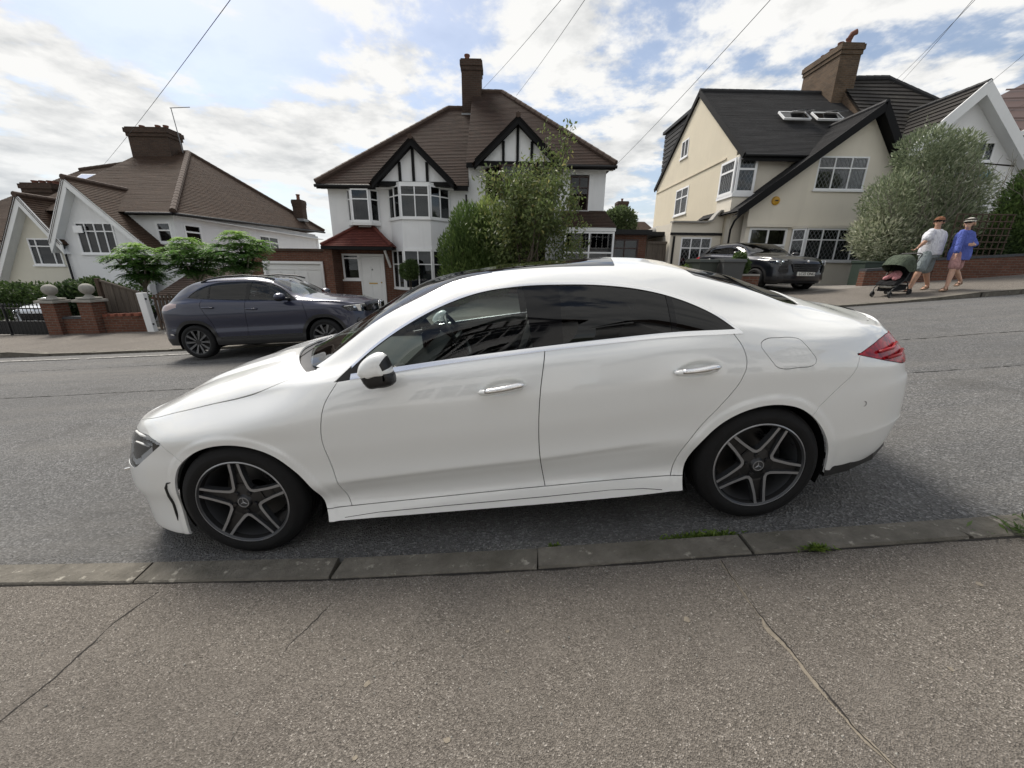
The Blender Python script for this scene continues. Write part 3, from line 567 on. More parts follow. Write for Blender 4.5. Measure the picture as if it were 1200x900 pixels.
def panel_door(h, o, w, hh, mat='white_wood'):
    x, y, z = o; d = h.box((x, y-.03, z), (x+w, y+.02, z+hh), mat, 'door')
    for (a, b, c, e) in ((.12, .1, .44, .42), (.56, .1, .88, .42), (.12, .5, .44, .80), (.56, .5, .88, .80), (.12, .85, .88, .95)): h.box((x+a*w, y-.045, z+b*hh), (x+c*w, y-.031, z+e*hh), mat, 'door_panel', d)
    h.box((x+.3*w, y-.055, z+.45*hh), (x+.7*w, y-.034, z+.475*hh), 'brass', 'letter_box', d); h.part(MB().sphere((x+.9*w, y-.06, z+.48*hh), .03), 'door_knob', 'brass', d, True)
    h.part(MB().lathe([(.02, -.012), (.03, 0), (.02, .012)], 12, 'y', c=(x+.5*w, y-.05, z+.74*hh), closed=True), 'door_knocker', 'iron', d, True)
    return d
def build_houses():
    M['brass'] = plain('brass', (.45, .32, .10), .3, .9)
    # ================= middle pair, left half =================
    def middle_left():
        h = House('semi_detached_house', (-4.2, 16.8, -.15), 'white half-timbered semi with red tiled porch roof, white front door and white bay windows')
        Y = 16.8
        # walls
        h.wall((0, Y, 0), X_, [(-7.0, 2.15), (-1.45, 2.15), (-1.45, 4.5), (-7.0, 4.5)], [(-6.2, 3.12, -5.08, 4.34), (-4.5, 3.27, -2.3, 4.42)], 'white_render')
        h.wall((0, Y, 0), X_, [(-7.0, -.4), (-1.45, -.4), (-1.45, 2.15), (-7.0, 2.15)], [(-6.72, .93, -6.02, 1.95), (-5.98, -.13, -5.02, 1.95), (-4.4, .6, -2.3, 2.12)], 'red_brick')
        h.wall((-7.0, 24.2, 0), (0, -1, 0), [(0, -.4), (7.115, -.4), (7.115, 4.5), (0, 4.5)], [], 'white_render'); h.box((-6.99, 24.0, -.4), (-1.45, 24.2, 4.5), 'white_render', 'wall')
        # hipped roof
        ez = 4.47; A = (-2.6, 20.3, 8.36); B = (-1.45, 20.3, 8.36)
        h.roof((-7.25, 16.4, ez), (-1.45, 16.4, ez), B, A, 'brown_tile'); h.roof((-7.25, 24.4, ez), (-7.25, 16.4, ez), A, A, 'brown_tile', seed=5); h.roof((-1.45, 24.4, ez), (-7.25, 24.4, ez), A, B, 'brown_tile', seed=6)
        h.ridge((-7.25, 16.4, ez+.06), A, 'ridge_brown'); h.ridge(A, B, 'ridge_brown'); h.beam((-7.25, 16.42, ez-.09), (-5.0, 16.42, ez-.09), .05, .16, 'dark_wood', 'fascia'); h.beam((-2.0, 16.42, ez-.09), (-1.45, 16.42, ez-.09), .05, .16, 'dark_wood', 'fascia'); h.gutter((-7.3, 16.36, ez-.07), (-5.05, 16.36, ez-.07)); h.box((-7.22, 16.45, ez-.12), (-1.45, 16.79, ez-.09), 'white_wood', 'soffit')
        timber_gable(h, -3.485, 5.86, -5.02, 4.42, -1.95, 4.42, 16.3, 18.2, 'brown_tile', .28)
        bay(h, -4.0, -2.9, 16.12, -4.6, -2.25, 16.78, 3.27, 4.42, 'upvc', (1, 1), (1, 1), (2.3, 1), [(0, 1, 0, .72)], zwall=[(2.15, 3.21, 'white_render')]); bay(h, -4.0, -2.9, 16.12, -4.6, -2.25, 16.78, .62, 2.1, 'upvc', (1, 1), (1, 1), (1.75, 1), [(0, 1, 0, .64)], zwall=[(-.4, .56, 'red_brick')])
        b = MB(); b.prism([(-4.62, 16.8), (-4.02, 16.08), (-2.88, 16.08), (-2.23, 16.8)], (0, 0, 4.42), X_, Y_, (0, 0, .1)); h.part(b, 'bay_head', 'white_wood'); b = MB(); b.prism([(-4.62, 16.8), (-4.02, 16.08), (-2.88, 16.08), (-2.23, 16.8)], (0, 0, 2.1), X_, Y_, (0, 0, .05)); h.part(b, 'bay_head', 'white_wood')
        # oriel
        bay(h, -5.98, -5.3, 16.45, -6.22, -5.06, 16.78, 3.16, 4.32, 'upvc', (1,), (1,), (2.2, 1), None)
        for z, t in ((3.02, .14), (4.32, .1)): b = MB(); b.prism([(-6.3, 16.8), (-6.02, 16.4), (-5.26, 16.4), (-4.98, 16.8)], (0, 0, z), X_, Y_, (0, 0, t)); h.part(b, 'oriel_shelf', 'white_wood')
        # porch
        ev = 2.2; ax0, ax1 = -5.95, -5.35
        h.roof((-7.1, 15.85, ev), (-4.4, 15.85, ev), (ax1, 16.78, 2.98), (ax0, 16.78, 2.98), 'red_tile', lift=.02); h.roof((-7.1, 16.79, ev), (-7.1, 15.85, ev), (ax0, 16.78, 2.98), (ax0, 16.79, 2.98), 'red_tile', lift=.02); h.roof((-4.4, 15.85, ev), (-4.4, 16.79, ev), (ax1, 16.79, 2.98), (ax1, 16.78, 2.98), 'red_tile', lift=.02)
        h.ridge((-7.1, 15.85, ev+.04), (ax0, 16.78, 3.02), 'red_tile', .07); h.ridge((-4.4, 15.85, ev+.04), (ax1, 16.78, 3.02), 'red_tile', .07); h.box((-7.12, 15.84, ev-.12), (-4.38, 15.9, ev-.005), 'dark_wood', 'fascia'); h.box((-7.08, 15.9, ev-.1), (-4.42, 16.78, ev-.06), 'dark_wood', 'soffit')
        h.box((-7.1, 16.0, -.35), (-6.78, 16.79, 2.08), 'red_brick', 'porch_pier')
        h.beam((-4.75, 16.75, 1.45), (-4.75, 16.1, 2.08), .07, .09, 'white_wood', 'bracket'); h.beam((-4.75, 16.72, 1.35), (-4.75, 16.72, 2.08), .07, .08, 'white_wood', 'bracket')
        panel_door(h, (-5.93, 16.76, -.13), .86, 1.98); h.box((-6.0, 16.72, -.13), (-5.935, 16.86, 1.95), 'white_wood', 'door_frame'); h.box((-5.065, 16.72, -.13), (-5.0, 16.86, 1.95), 'white_wood', 'door_frame'); h.box((-5.935, 16.72, 1.86), (-5.065, 16.86, 1.95), 'white_wood', 'door_frame')
        h.window((-6.72, Y, .93), X_, .70, 1.02, (1,), (3, .6), 'upvc', .07, .03)
        h.chimney(-1.95, -1.1, 19.95, 20.75, 7.9, 10.1, 'old_brick', [(-1.72, 20.3, .28), (-1.33, 20.4, .1)], corb=.06)
        h.pipe([(-1.55, 16.66, 4.2), (-1.55, 16.66, 2.2), (-1.55, 16.66, -.3)])
        return h
    H1 = middle_left()
    # ================= middle pair, right half =================
    h = House('semi_detached_house', (1.25, 16.8, .45), 'white half-timbered semi with brown window frames, mostly hidden behind the fruit tree')
    Y = 16.8; ez = 5.27
    h.wall((0, Y, 0), X_, [(-1.45, .2), (3.95, .2), (3.95, 5.3), (-1.45, 5.3)], [(-.75, 3.9, 1.6, 5.2), (2.55, 3.6, 3.3, 5.0), (-.7, 1.2, 1.55, 2.8)], 'white_render')
    h.wall((3.95, 16.8, 0), (0, 1, 0), [(.285, .2), (7.4, .2), (7.4, 5.3), (.285, 5.3)], [], 'white_render'); h.wall((-1.45, 24.2, 0), (0, -1, 0), [(0, 4.3), (7.4, 4.3), (7.4, 5.3), (3.7, 8.9), (0, 5.3)], [], 'brown_tile', .2)
    A = (-1.5, 20.3, 9.02); B = (-.2, 20.3, 9.02); h.roof((-1.5, 16.4, ez), (4.2, 16.4, ez), B, A, 'brown_tile'); h.roof((4.2, 16.4, ez), (4.2, 24.3, ez), B, B, 'brown_tile', seed=8); h.roof((4.2, 24.3, ez), (-1.5, 24.3, ez), A, B, 'brown_tile', seed=9)
    h.ridge((4.2, 16.4, ez+.05), B, 'ridge_brown'); h.ridge(A, B, 'ridge_brown'); h.gutter((1.95, 16.36, ez-.08), (4.25, 16.36, ez-.08)); h.beam((1.9, 16.42, ez-.09), (4.2, 16.42, ez-.09), .05, .16, 'dark_wood', 'fascia'); h.beam((-1.5, 16.42, ez-.09), (-1.1, 16.42, ez-.09), .05, .16, 'dark_wood', 'fascia'); h.box((-1.45, 16.45, ez-.13), (4.2, 16.79, ez-.1), 'white_wood', 'soffit')
    timber_gable(h, .44, 6.6, -1.15, 5.16, 2.03, 5.16, 16.3, 18.2, 'brown_tile', .28)
    bay(h, -.15, 1.0, 16.12, -.75, 1.6, 16.78, 3.95, 5.15, 'brown_wood', (1, 1), (1,), (2.2, 1), [(0, 1, 0, .7)], zwall=[(2.8, 3.89, 'white_render')]); bay(h, -.15, 1.0, 16.12, -.75, 1.6, 16.78, 1.3, 2.75, 'brown_wood', (1, 1), (1,), (2.2, 1), [(0, 1, 0, .7)], zwall=[(.2, 1.24, 'red_brick')])
    h.window((2.55, Y, 3.7), X_, .75, 1.25, (1, 1), (2, 1), 'brown_wood', .05, .05)
    # glazed porch with lean-to roof
    h.roof((2.2, 15.9, 3.0), (4.3, 15.9, 3.0), (4.0, 16.78, 3.7), (2.2, 16.78, 3.7), 'brown_tile'); h.box((2.2, 15.92, 2.86), (4.28, 15.98, 2.99), 'white_wood', 'fascia'); h.roof((4.3, 15.9, 3.0), (4.3, 16.8, 3.0), (4.0, 16.8, 3.7), (4.0, 16.78, 3.7), 'brown_tile')
    h.window((2.3, 16.0, .9), X_, 1.95, 1.95, (1, 1), (1.5, 1), 'upvc', .07, 0., curtain=[(.1, .9, 0, .6)])
    h.box((2.3, 16.0, .2), (4.25, 16.1, .88), 'red_brick', 'porch_wall')
    # brick garage to the right, flat felt roof
    g = House('brick_garage', (5.1, 17.2, .5), 'flat-roofed red brick side extension with a brown framed window', 'garage')
    g.wall((0, 17.2, 0), X_, [(4.28, .2), (5.95, .2), (5.95, 2.85), (4.28, 2.85)], [(4.45, 1.5, 5.62, 2.68)], 'red_brick'); g.box((4.3, 17.5, .2), (5.95, 21, 2.85), 'red_brick', 'wall'); g.box((3.97, 17.0, 2.85), (6.1, 21.1, 3.04), 'gutter', 'roof')
    g.window((4.45, 17.2, 1.5), X_, 1.17, 1.18, (1, 1), (2.2, 1), 'brown_wood', .06, .03, curtain=[(.05, .95, 0, .7)])
    dm = MB(); dm.sphere((7.2, 19.0, 3.1), (.6, .5, .3), 16, 8); g.part(dm, 'roof_dome', 'concrete', None, True); g.box((6.1, 17.6, 2.86), (8.6, 21, 3.02), 'gutter', 'roof')
    # left brick garage with white door
    g = House('brick_garage', (-9, 17.3, -.2), 'flat-roofed brick garage with a white panelled door beside the red porch roof', 'garage')
    g.wall((0, 17.3, 0), X_, [(-10.95, -.5), (-7.05, -.5), (-7.05, 2.05), (-10.95, 2.05)], [(-10.28, -.45, -7.75, 1.64)], 'red_brick'); g.box((-10.9, 17.6, -.5), (-7.05, 22, 2.05), 'red_brick', 'wall'); g.box((-11.0, 17.22, 2.05), (-7.03, 22.1, 2.15), 'old_brick', 'coping')
    fr = g.box((-10.28, 17.24, 1.54), (-7.75, 17.4, 1.64), 'white_wood', 'door_frame'); g.box((-10.28, 17.24, -.45), (-10.18, 17.4, 1.54), 'white_wood', 'door_frame'); g.box((-7.85, 17.24, -.45), (-7.75, 17.4, 1.54), 'white_wood', 'door_frame')
    d = g.box((-10.18, 17.36, -.45), (-7.85, 17.42, 1.54), 'white_wood', 'garage_door')
    for i in range(4):
        for (z0, z1) in ((-.3, .3), (.42, 1.22)): x = -10.1+i*.57; g.box((x, 17.335, z0), (x+.48, 17.359, z1), 'white_wood', 'door_panel', d)
    g.box((-10.16, 17.33, 1.3), (-7.87, 17.359, 1.5), 'white_wood', 'door_panel', d)
    # ================= right house: cream, grey roof =================
    h = House('gabled_house', (11.8, 16.5, .95), 'cream rendered house with dark grey tiled catslide roof and tall brick chimney', 'house'); ez = 5.72; gz = .7
    h.wall((9.0, 25.1, 0), (0, -1, 0), [(0, gz), (8.315, gz), (8.315, 5.95), (4.4, 9.2), (0, 6.1)], [(2.95, 6.9, 3.75, 7.7), (2.95, 4.2, 4.4, 5.45)], 'cream_render')
    h.wall((0, 16.5, 0), X_, [(9.0, gz), (15.2, gz), (15.2, 5.75), (9.0, 5.75)], [], 'pale_render'); h.box((9.05, 24.9, gz), (15.2, 25.1, 6.0), 'cream_render', 'wall')
    h.window((9.0, 21.35+.8, 6.9), (0, -1, 0), .8, .8, (1, 1), (1,), 'upvc', .06, .04); h.window((9.0, 22.15, 4.2), (0, -1, 0), 1.45, 1.25, (1, 1), (1.8, 1), 'upvc', .07, .04, True)
    # oriel wrapping the corner
    h.window((8.86, 17.45, 4.35), (0, -1, 0), 1.06, 1.25, (1,), (2, 1), 'upvc', .09, 0., True); h.window((8.86, 16.36, 4.35), X_, .76, 1.25, (1,), (2, 1), 'upvc', .09, 0., True); h.box((8.8, 16.3, 4.22), (9.68, 17.5, 4.34), 'upvc', 'oriel_shelf'); h.box((8.85, 16.35, 3.6), (9.66, 17.46, 4.215), 'pale_render', 'oriel_wall')
    rd = (20.7, 9.36); h.roof((8.92, 16.15, 5.65), (15.4, 16.15, 5.65), (15.0, rd[0], rd[1]), (8.92, rd[0], rd[1]), 'grey_tile'); h.roof((15.4, 25.3, 6.05), (8.92, 25.3, 6.05), (8.92, rd[0], rd[1]), (15.0, rd[0], rd[1]), 'grey_tile', seed=4); h.ridge((8.92, rd[0], rd[1]+.02), (14.6, rd[0], rd[1]+.02), 'ridge_grey', .1)
    h.beam((8.93, 16.12, 5.60), (8.93, rd[0], rd[1]-.06), .06, .2, 'dark_wood', 'bargeboard'); h.beam((8.93, 25.3, 6.0), (8.93, rd[0], rd[1]-.06), .06, .2, 'dark_wood', 'bargeboard'); h.gutter((8.95, 16.08, 5.6), (11.6, 16.08, 5.6)); h.box((8.95, 16.12, 5.42), (11.7, 16.17, 5.62), 'dark_wood', 'fascia')
    dm = h.box((9.25, 22.0, 6.3), (14.2, 25.25, 8.95), 'ridge_grey', 'dormer'); h.box((9.1, 21.8, 8.95), (14.4, 25.4, 9.1), 'gutter', 'dormer_roof', dm)
    for k in range(12): h.box((9.2, 22.0, 6.4+k*.21), (9.247, 25.28, 6.56+k*.21), 'ridge_grey', 'cladding_board', dm)
    # string course
    h.box((8.96, 17.5, 5.80), (8.998, 25.0, 5.86), 'cream_render', 'string_course')
    # forward gable with long catslide to the left
    Yg = 15.9; ax, az = 13.35, 7.05; lx, lz = 8.72, 3.6; rx, rz = 14.75, 5.1
    h.wall((0, Yg, 0), X_, [(9.35, gz), (15.15, gz), (15.15, 4.55), (14.6, 5.15), (ax, 6.85), (9.35, 3.85)], [(11.66, 4.42, 13.55, 5.56), (9.5, .97, 11.0, 3.06), (11.2, 1.85, 14.3, 3.05)], 'pale_render')
    h.roof((lx, Yg-.42, lz), (lx, 18.8, lz), (ax, 18.8, az+.1), (ax, Yg-.42, az+.1), 'grey_tile', seed=12); h.roof((rx+.4, 18.8, rz-.55), (rx+.4, Yg-.42, rz-.55), (ax, Yg-.42, az+.1), (ax, 18.8, az+.1), 'grey_tile', seed=13)
    rake(h, (lx-.02, Yg-.42, lz-.1), (ax, Yg-.42, az-.02), .26, 'dark_wood', None); rake(h, (rx+.4, Yg-.42, rz-.62), (ax, Yg-.42, az-.02), .26, 'dark_wood', None, True); h.ridge((ax, Yg-.42, az+.12), (ax, 18.6, az+.12), 'ridge_grey', .09)
    sf = MB(); sf.add([(lx, Yg-.4, lz-.16), (ax, Yg-.4, az-.12), (ax, Yg-.005, az-.12), (lx, Yg-.005, lz-.16)], [(0, 1, 2, 3)]); sf.add([(rx+.4, Yg-.4, rz-.70), (ax, Yg-.4, az-.12), (ax, Yg-.005, az-.12), (rx+.4, Yg-.005, rz-.70)], [(3, 2, 1, 0)]); h.part(sf, 'soffit', 'dark_wood')
    h.window((11.66, Yg, 4.42), X_, 1.89, 1.14, (1, 1, 1), (1.9, 1), 'upvc', .055, .05, True, name='window')
    # ground floor bow window, projecting
    bay(h, 11.5, 13.95, 15.55, 11.2, 14.35, 15.88, 1.85, 3.02, 'upvc', (1, 1, 1, 1), (1,), (1.9, 1), [(0, 1, 0, .64)], True, zwall=[(gz, 1.79, 'pale_render')]); b = MB(); b.prism([(11.1, 15.9), (11.45, 15.48), (14.0, 15.48), (14.45, 15.9)], (0, 0, 3.03), X_, Y_, (0, 0, .1)); h.part(b, 'bay_head', 'pale_render')
    # front door with side and top lights
    h.window((9.5, Yg, 2.38), X_, 1.5, .68, (1, 1), (1,), 'upvc', .08, .05, sill=False, name='fanlight'); h.window((9.5, Yg, .97), X_, .32, 1.38, (1,), (1, 1.4), 'upvc', .06, .05, sill=False, name='side_light'); h.window((10.68, Yg, .97), X_, .32, 1.38, (1,), (1, 1.4), 'upvc', .06, .05, sill=False, name='side_light'); h.window((9.83, Yg, .97), X_, .84, 1.38, (1, 1), (3.2, 1), 'upvc', .12, .06, sill=False, name='door')
    h.box((9.3, Yg-.12, 3.08), (11.1, Yg-.004, 3.2), 'pale_render', 'door_head')
    al = MB(); al.lathe([(0, -.07), (.10, -.07), (.15, -.04), (.16, 0)], 20, 'y', c=(10.3, Yg, 4.02)); h.part(al, 'alarm_box', plain('alarm_yellow', (.55, .30, .02), .4), None, True, 40)
    h.box((10.24, Yg-.085, 4.0), (10.36, Yg-.071, 4.04), 'black', 'alarm_mark')
    h.pipe([(8.80, 15.52, 3.45), (8.9, 16.0, 3.3), (8.93, 16.25, 3.0), (8.93, 16.25, .8)], .04)
    # roof windows propped open
    for x in (11.45, 12.85):
        p0 = Vector((x, 18.12, 7.42)); sl = Vector((0, rd[0]-16.15, rd[1]-5.65)).normalized(); nn = Vector((0, -sl.z, sl.y)); X1 = Vector(X_); m = MB()
        for (a, b) in (((0, 0), (1.1, 0)), ((0, .62), (1.1, .62)), ((0, 0), (0, .62)), ((1.1, 0), (1.1, .62))): m.beam(p0+X1*a[0]+sl*a[1]+nn*.05, p0+X1*b[0]+sl*b[1]+nn*.05, .04, .07, nn)
        rw = h.part(m, 'roof_window', 'upvc'); m = MB(); m.prism([(.04, .04), (1.06, .04), (1.06, .58), (.04, .58)], p0+nn*.05, X1, sl, nn*.01); h.part(m, 'pane', 'gloss_black', rw)
        m = MB(); q0 = p0+X1*.52+sl*.60+nn*.09; m.add([q0, q0+X1*.56, q0+X1*.66+Vector((0, -.50, -.12)), q0+X1*.10+Vector((0, -.50, -.12))], [(0, 1, 2, 3)]); m.add([v+Vector((0, 0, .03)) for v in map(Vector, m.v)], [(0, 1, 2, 3)]); h.part(m, 'open_sash', 'upvc', rw)
    h.chimney(14.55, 15.45, 19.9, 22.1, 8.3, 10.95, 'stock_brick', [(15.0, 20.2, .3), (15.0, 20.65, .34), (15.0, 21.1, .3), (15.0, 21.6, .28)], corb=.08)
    cw = MB(); cw.tube([(15.0, 20.2, 11.2), (15.06, 20.15, 11.38), (15.2, 20.1, 11.44)], .11, 10); h.part(cw, 'chimney_cowl', 'terracotta', None, True)
    # single storey side room with shaped parapet
    par = [(6.85, gz), (8.98, gz), (8.98, 3.75), (8.75, 3.75), (8.6, 3.6), (8.45, 3.38), (8.2, 3.32), (6.85, 3.32)]
    h.wall((0, 16.95, 0), X_, par, [(7.32, 1.55, 8.6, 2.76)], 'pale_render', .25); h.wall((6.85, 21, 0), (0, -1, 0), [(0, gz), (3.79, gz), (3.79, 3.3), (0, 3.3)], [], 'pale_render', .2); h.box((6.83, 16.9, 2.84), (8.98, 16.948, 2.94), 'gutter', 'lead_flashing'); h.box((6.9, 17.2, 2.9), (8.97, 21, 2.98), 'gutter', 'flat_roof')
    for a, b in zip(par[2:], par[3:]): h.beam((a[0], 16.97, a[1]+.03), (b[0], 16.97, b[1]+.03), .34, .06, 'concrete', 'coping')
    h.window((7.32, 16.95, 1.55), X_, 1.28, 1.21, (1, 1, 1), (1.9, 1), 'upvc', .055, .05, True, curtain=[(.36, .64, 0, .65)]); h.pipe([(7.0, 16.9, 2.8), (7.0, 16.9, .7)], .045)
    # ================= white gabled house further up =================
    h = House('gabled_house', (18, 16.5, 1.4), 'white gabled house with ribbed brown concrete tiles behind the silvery shrub', 'house'); gz = 1.0
    h.wall((0, 16.2, 0), X_, [(15.25, gz), (20.0, gz), (20.0, 5.2), (17.16, 7.75), (15.25, 6.0)], [(17.45, 5.55, 18.5, 6.2), (16.2, 2.3, 19.2, 3.7)], 'white_render'); h.box((15.25, 16.6, gz), (24.5, 25, 5.4), 'white_render', 'wall')
    h.window((17.45, 16.2, 5.55), X_, 1.05, .65, (1, 1, 1), (1,), 'upvc', .05, .04, True); h.window((16.2, 16.2, 2.3), X_, 3.0, 1.4, (1, 1, 1, 1), (2, 1), 'upvc', .05, .04)
    for (xe, ze) in ((14.9, 5.75), (20.1, 5.15)):
        h.roof((xe, 15.85, ze), (xe, 20.6, ze), (17.16, 20.6, 7.95), (17.16, 15.85, 7.95), 'pantile', .3, .04); rake(h, (xe, 15.83, ze-.14), (17.16, 15.83, 7.8), .34, 'white_wood', 16.2, xe > 17)
    h.ridge((17.16, 15.85, 7.97), (17.16, 20, 7.97), 'ridge_grey', .1)
    h.roof((14.6, 16.2, 5.65), (22.8, 16.2, 5.2), (17.4, 20.5, 9.88), (15.2, 20.5, 9.8), 'pantile', .3, .04, seed=3); h.roof((22.8, 16.2, 5.2), (22.8, 25, 5.2), (17.4, 20.5, 9.88), (17.4, 20.5, 9.88), 'pantile', .3, .04); h.roof((22.8, 25, 5.2), (14.6, 25, 5.6), (15.2, 20.5, 9.8), (17.4, 20.5, 9.88), 'pantile', .3, .04); h.ridge((15.3, 20.5, 9.88), (17.4, 20.5, 9.94), 'ridge_grey', .12); h.ridge((17.4, 20.5, 9.94), (22.8, 16.2, 5.25), 'ridge_grey', .1)
    h.wall((15.05, 24.8, 0), (0, -1, 0), [(0, 5.2), (8.6, 5.2), (4.3, 9.75)], [], 'stock_brick', .2)
    al = MB(); al.lathe([(0, -.08), (.12, -.08), (.19, -.04), (.2, 0)], 20, 'y', c=(18.42, 16.2, 5.05)); al.v = [(v[0]+(v[2]-5.05)*.4, v[1], v[2]) for v in al.v]; h.part(al, 'alarm_box', plain('alarm_blue', (.05, .19, .33), .4), None, True, 40)
    # far right: red standing seam roof, peach wall
    h = House('modern_house', (23, 19, 2), 'peach rendered house with a red-brown standing seam roof at the top of the hill', 'house')
    h.wall((0, 19, 0), X_, [(20.6, 1.5), (27.5, 1.5), (27.5, 10.1), (24.0, 8.2), (20.6, 6.4)], [], 'peach_render'); h.box((20.7, 19.3, 1.5), (27.5, 27, 6.5), 'peach_render', 'wall')
    h.roof((20.3, 18.6, 6.3), (27.5, 18.6, 10.2), (27.5, 22.5, 11.4), (20.3, 22.5, 7.6), 'metal_roof', 3.0, .01)
    for k in range(9): x = 20.5+k*.8; z = 6.42+(x-20.3)*3.9/7.2; h.beam((x, 18.6, z), (x, 22.5, z+1.28-(x-20.3)*.005), .04, .07, 'metal_roof', 'roof_seam')
    h.beam((20.3, 18.58, 6.2), (27.5, 18.58, 10.1), .05, .22, 'white_wood', 'fascia')
    # ================= left pair: white house =================
    h = House('gabled_house', (-15.5, 17, -.75), 'white rendered house with a brown hipped roof, steep front gable and long blank flank', 'house'); gz = -1.0; fx = -13.4
    h.wall((fx, 17.0, 0), Y_, [(.285, gz), (12.25, gz), (12.25, 3.6), (.285, 3.6)], [(5.6, 2.38, 7.4, 3.05), (.45, 2.3, 1.4, 3.1)], 'white_render'); h.wall((0, 17.0, 0), X_, [(-19, gz), (fx, gz), (fx, 3.5), (-19, 3.5)], [(-14.15, 2.35, -13.55, 3.1)], 'white_render'); h.box((-19, 29.3, gz), (fx, 29.6, 3.5), 'white_render', 'wall')
    h.window((-14.15, 17.0, 2.3), X_, .6, .8, (1,), (1.5, 1), 'upvc', .07, .04, curtain=[(0, 1, 0, .6)]); h.window((fx, 17.45, 2.3), Y_, .95, .8, (1,), (1.5, 1), 'upvc', .08, .04, curtain=[(0, 1, 0, .6)]); h.window((fx, 22.6, 2.38), Y_, 1.8, .67, (1, 1), (1, 1), 'upvc', .07, .04)
    ez = 3.42; A = (-16.5, 22.9, 7.05); B = (-18.9, 22.9, 7.0)
    h.roof((-19, 16.7, ez), (-13.1, 16.7, ez), A, B, 'left_tile'); h.roof((-13.1, 16.7, ez), (-13.1, 30, 3.9), A, A, 'left_tile', seed=5); h.roof((-13.1, 30, 3.9), (-19, 30, ez), B, A, 'left_tile'); h.ridge((-13.1, 16.7, ez+.05), A, 'ridge_brown', .12); h.ridge(A, B, 'ridge_brown'); h.ridge((-13.1, 30, 3.95), A, 'ridge_brown'); h.gutter((-13.05, 16.7, ez-.06), (-13.05, 30, 3.8)); h.gutter((-14.9, 16.65, ez-.06), (-13.1, 16.65, ez-.06)); h.box((-13.38, 16.8, 3.3), (-13.12, 29.8, 3.34), 'white_wood', 'soffit')
    h.chimney(-18.9, -16.95, 22.3, 23.2, 6.3, 8.0, 'old_brick', [(-18.5, 22.8, .2), (-17.7, 22.8, .22), (-17.3, 22.8, .22)], corb=.1)
    h.chimney(-13.9, -13.3, 27.6, 28.2, 4.3, 5.6, 'old_brick', [(-13.6, 27.9, .35)], corb=.04)
    h.part(MB().tube([(-16.7, 22.8, 7.0), (-16.85, 22.8, 9.0)], .02, 6), 'aerial_mast', 'lead'); h.part(MB().tube([(-16.9, 22.8, 9.0), (-15.9, 22.8, 9.05)], .018, 6), 'aerial_boom', 'lead')
    # front gable, catslide on the right
    Yg = 16.4; ax, az = -16.35, 4.38; lx, lz = -17.5, 2.3; rx, rz = -13.75, 1.95
    h.wall((0, Yg, 0), X_, [(-17.5, gz), (-14.6, gz), (-14.35, 2.1), (ax, 4.2), (-17.5, 2.2)], [(-16.75, 1.83, -15.3, 2.98)], 'white_render')
    h.window((-16.75, Yg, 1.83), X_, 1.45, 1.15, (1, 1, 1, 1), (2.6, 1), 'upvc', .05, .03, curtain=[(0, 1, 0, .7)]); m = MB(); m.beam((-16.74, Yg-.12, 2.72), (-16.39, Yg-.12, 2.72), .03, .26); sash = h.part(m, 'open_sash', 'upvc')
    h.roof((lx-.1, Yg-.35, lz-.1), (lx-.1, 19.4, lz-.1), (ax, 19.4, az+.12), (ax, Yg-.35, az+.12), 'left_tile', seed=8); h.roof((rx, 19.4, rz), (rx, Yg-.35, rz), (ax, Yg-.35, az+.12), (ax, 19.4, az+.12), 'left_tile', seed=9); h.ridge((ax, Yg-.35, az+.13), (ax, 18.6, az+.13), 'ridge_brown', .1)
    rake(h, (lx-.1, Yg-.33, lz-.22), (ax, Yg-.33, az-.06), .26, 'white_wood', Yg); rake(h, (rx, Yg-.33, rz-.14), (ax, Yg-.33, az-.06), .22, 'white_wood', Yg, True)
    for k, y in enumerate((18.4,)):
        for x in (-19.6, -18.3):
            pass
    h.pipe([(-17.45, 16.32, 2.3), (-17.35, 16.32, 2.1), (-17.35, 16.32, -.8)], .035)
    # ================= left pair: cream house =================
    h = House('gabled_house', (-19.5, 17, -.9), 'cream rendered house with brown tiled gable at the bottom of the street', 'house'); gz = -1.3
    ax, az = -18.36, 3.8
    h.wall((0, 16.45, 0), X_, [(-20.6, gz), (-17.5, gz), (-17.5, 2.3), (ax, 3.62), (-20.3, .4), (-20.6, .4)], [(-18.8, 1.38, -17.62, 2.38)], 'ivory_render'); h.box((-25, 17.0, gz), (-18.95, 28, 2.4), 'ivory_render', 'wall')
    h.window((-18.8, 16.45, 1.38), X_, 1.18, 1.0, (1, 2, 1), (2.4, 1), 'upvc', .05, .03, curtain=[(0, 1, 0, .7)])
    h.roof((-20.55, 16.1, .35), (-20.55, 19.2, .35), (ax, 19.2, az+.1), (ax, 16.1, az+.1), 'left_tile'); h.roof((-17.2, 19.2, 2.15), (-17.2, 16.1, 2.15), (ax, 16.1, az+.1), (ax, 19.2, az+.1), 'left_tile'); h.ridge((ax, 16.1, az+.11), (ax, 19.2, az+.11), 'ridge_brown', .1)
    rake(h, (-20.55, 16.13, .2), (ax, 16.13, az-.08), .26, 'white_wood', 16.45); rake(h, (-17.2, 16.13, 2.0), (ax, 16.13, az-.08), .24, 'white_wood', 16.45, True)
    h.roof((-25.5, 16.8, 1.9), (-19.0, 16.8, 2.4), (-19.0, 22.5, 6.45), (-21.9, 22.5, 6.05), 'left_tile', seed=2); h.roof((-25.5, 28, 2), (-25.5, 16.8, 1.9), (-21.9, 22.5, 6.05), (-21.9, 22.5, 6.05), 'left_tile'); h.roof((-19, 28, 2.4), (-25.5, 28, 2), (-21.9, 22.5, 6.05), (-19, 22.5, 6.45), 'left_tile'); h.ridge((-19, 22.5, 6.47), (-21.9, 22.5, 6.08), 'ridge_brown', .1)
    sl = Vector((0, 5.7, 4.05)).normalized(); nn = Vector((0, -sl.z, sl.y))
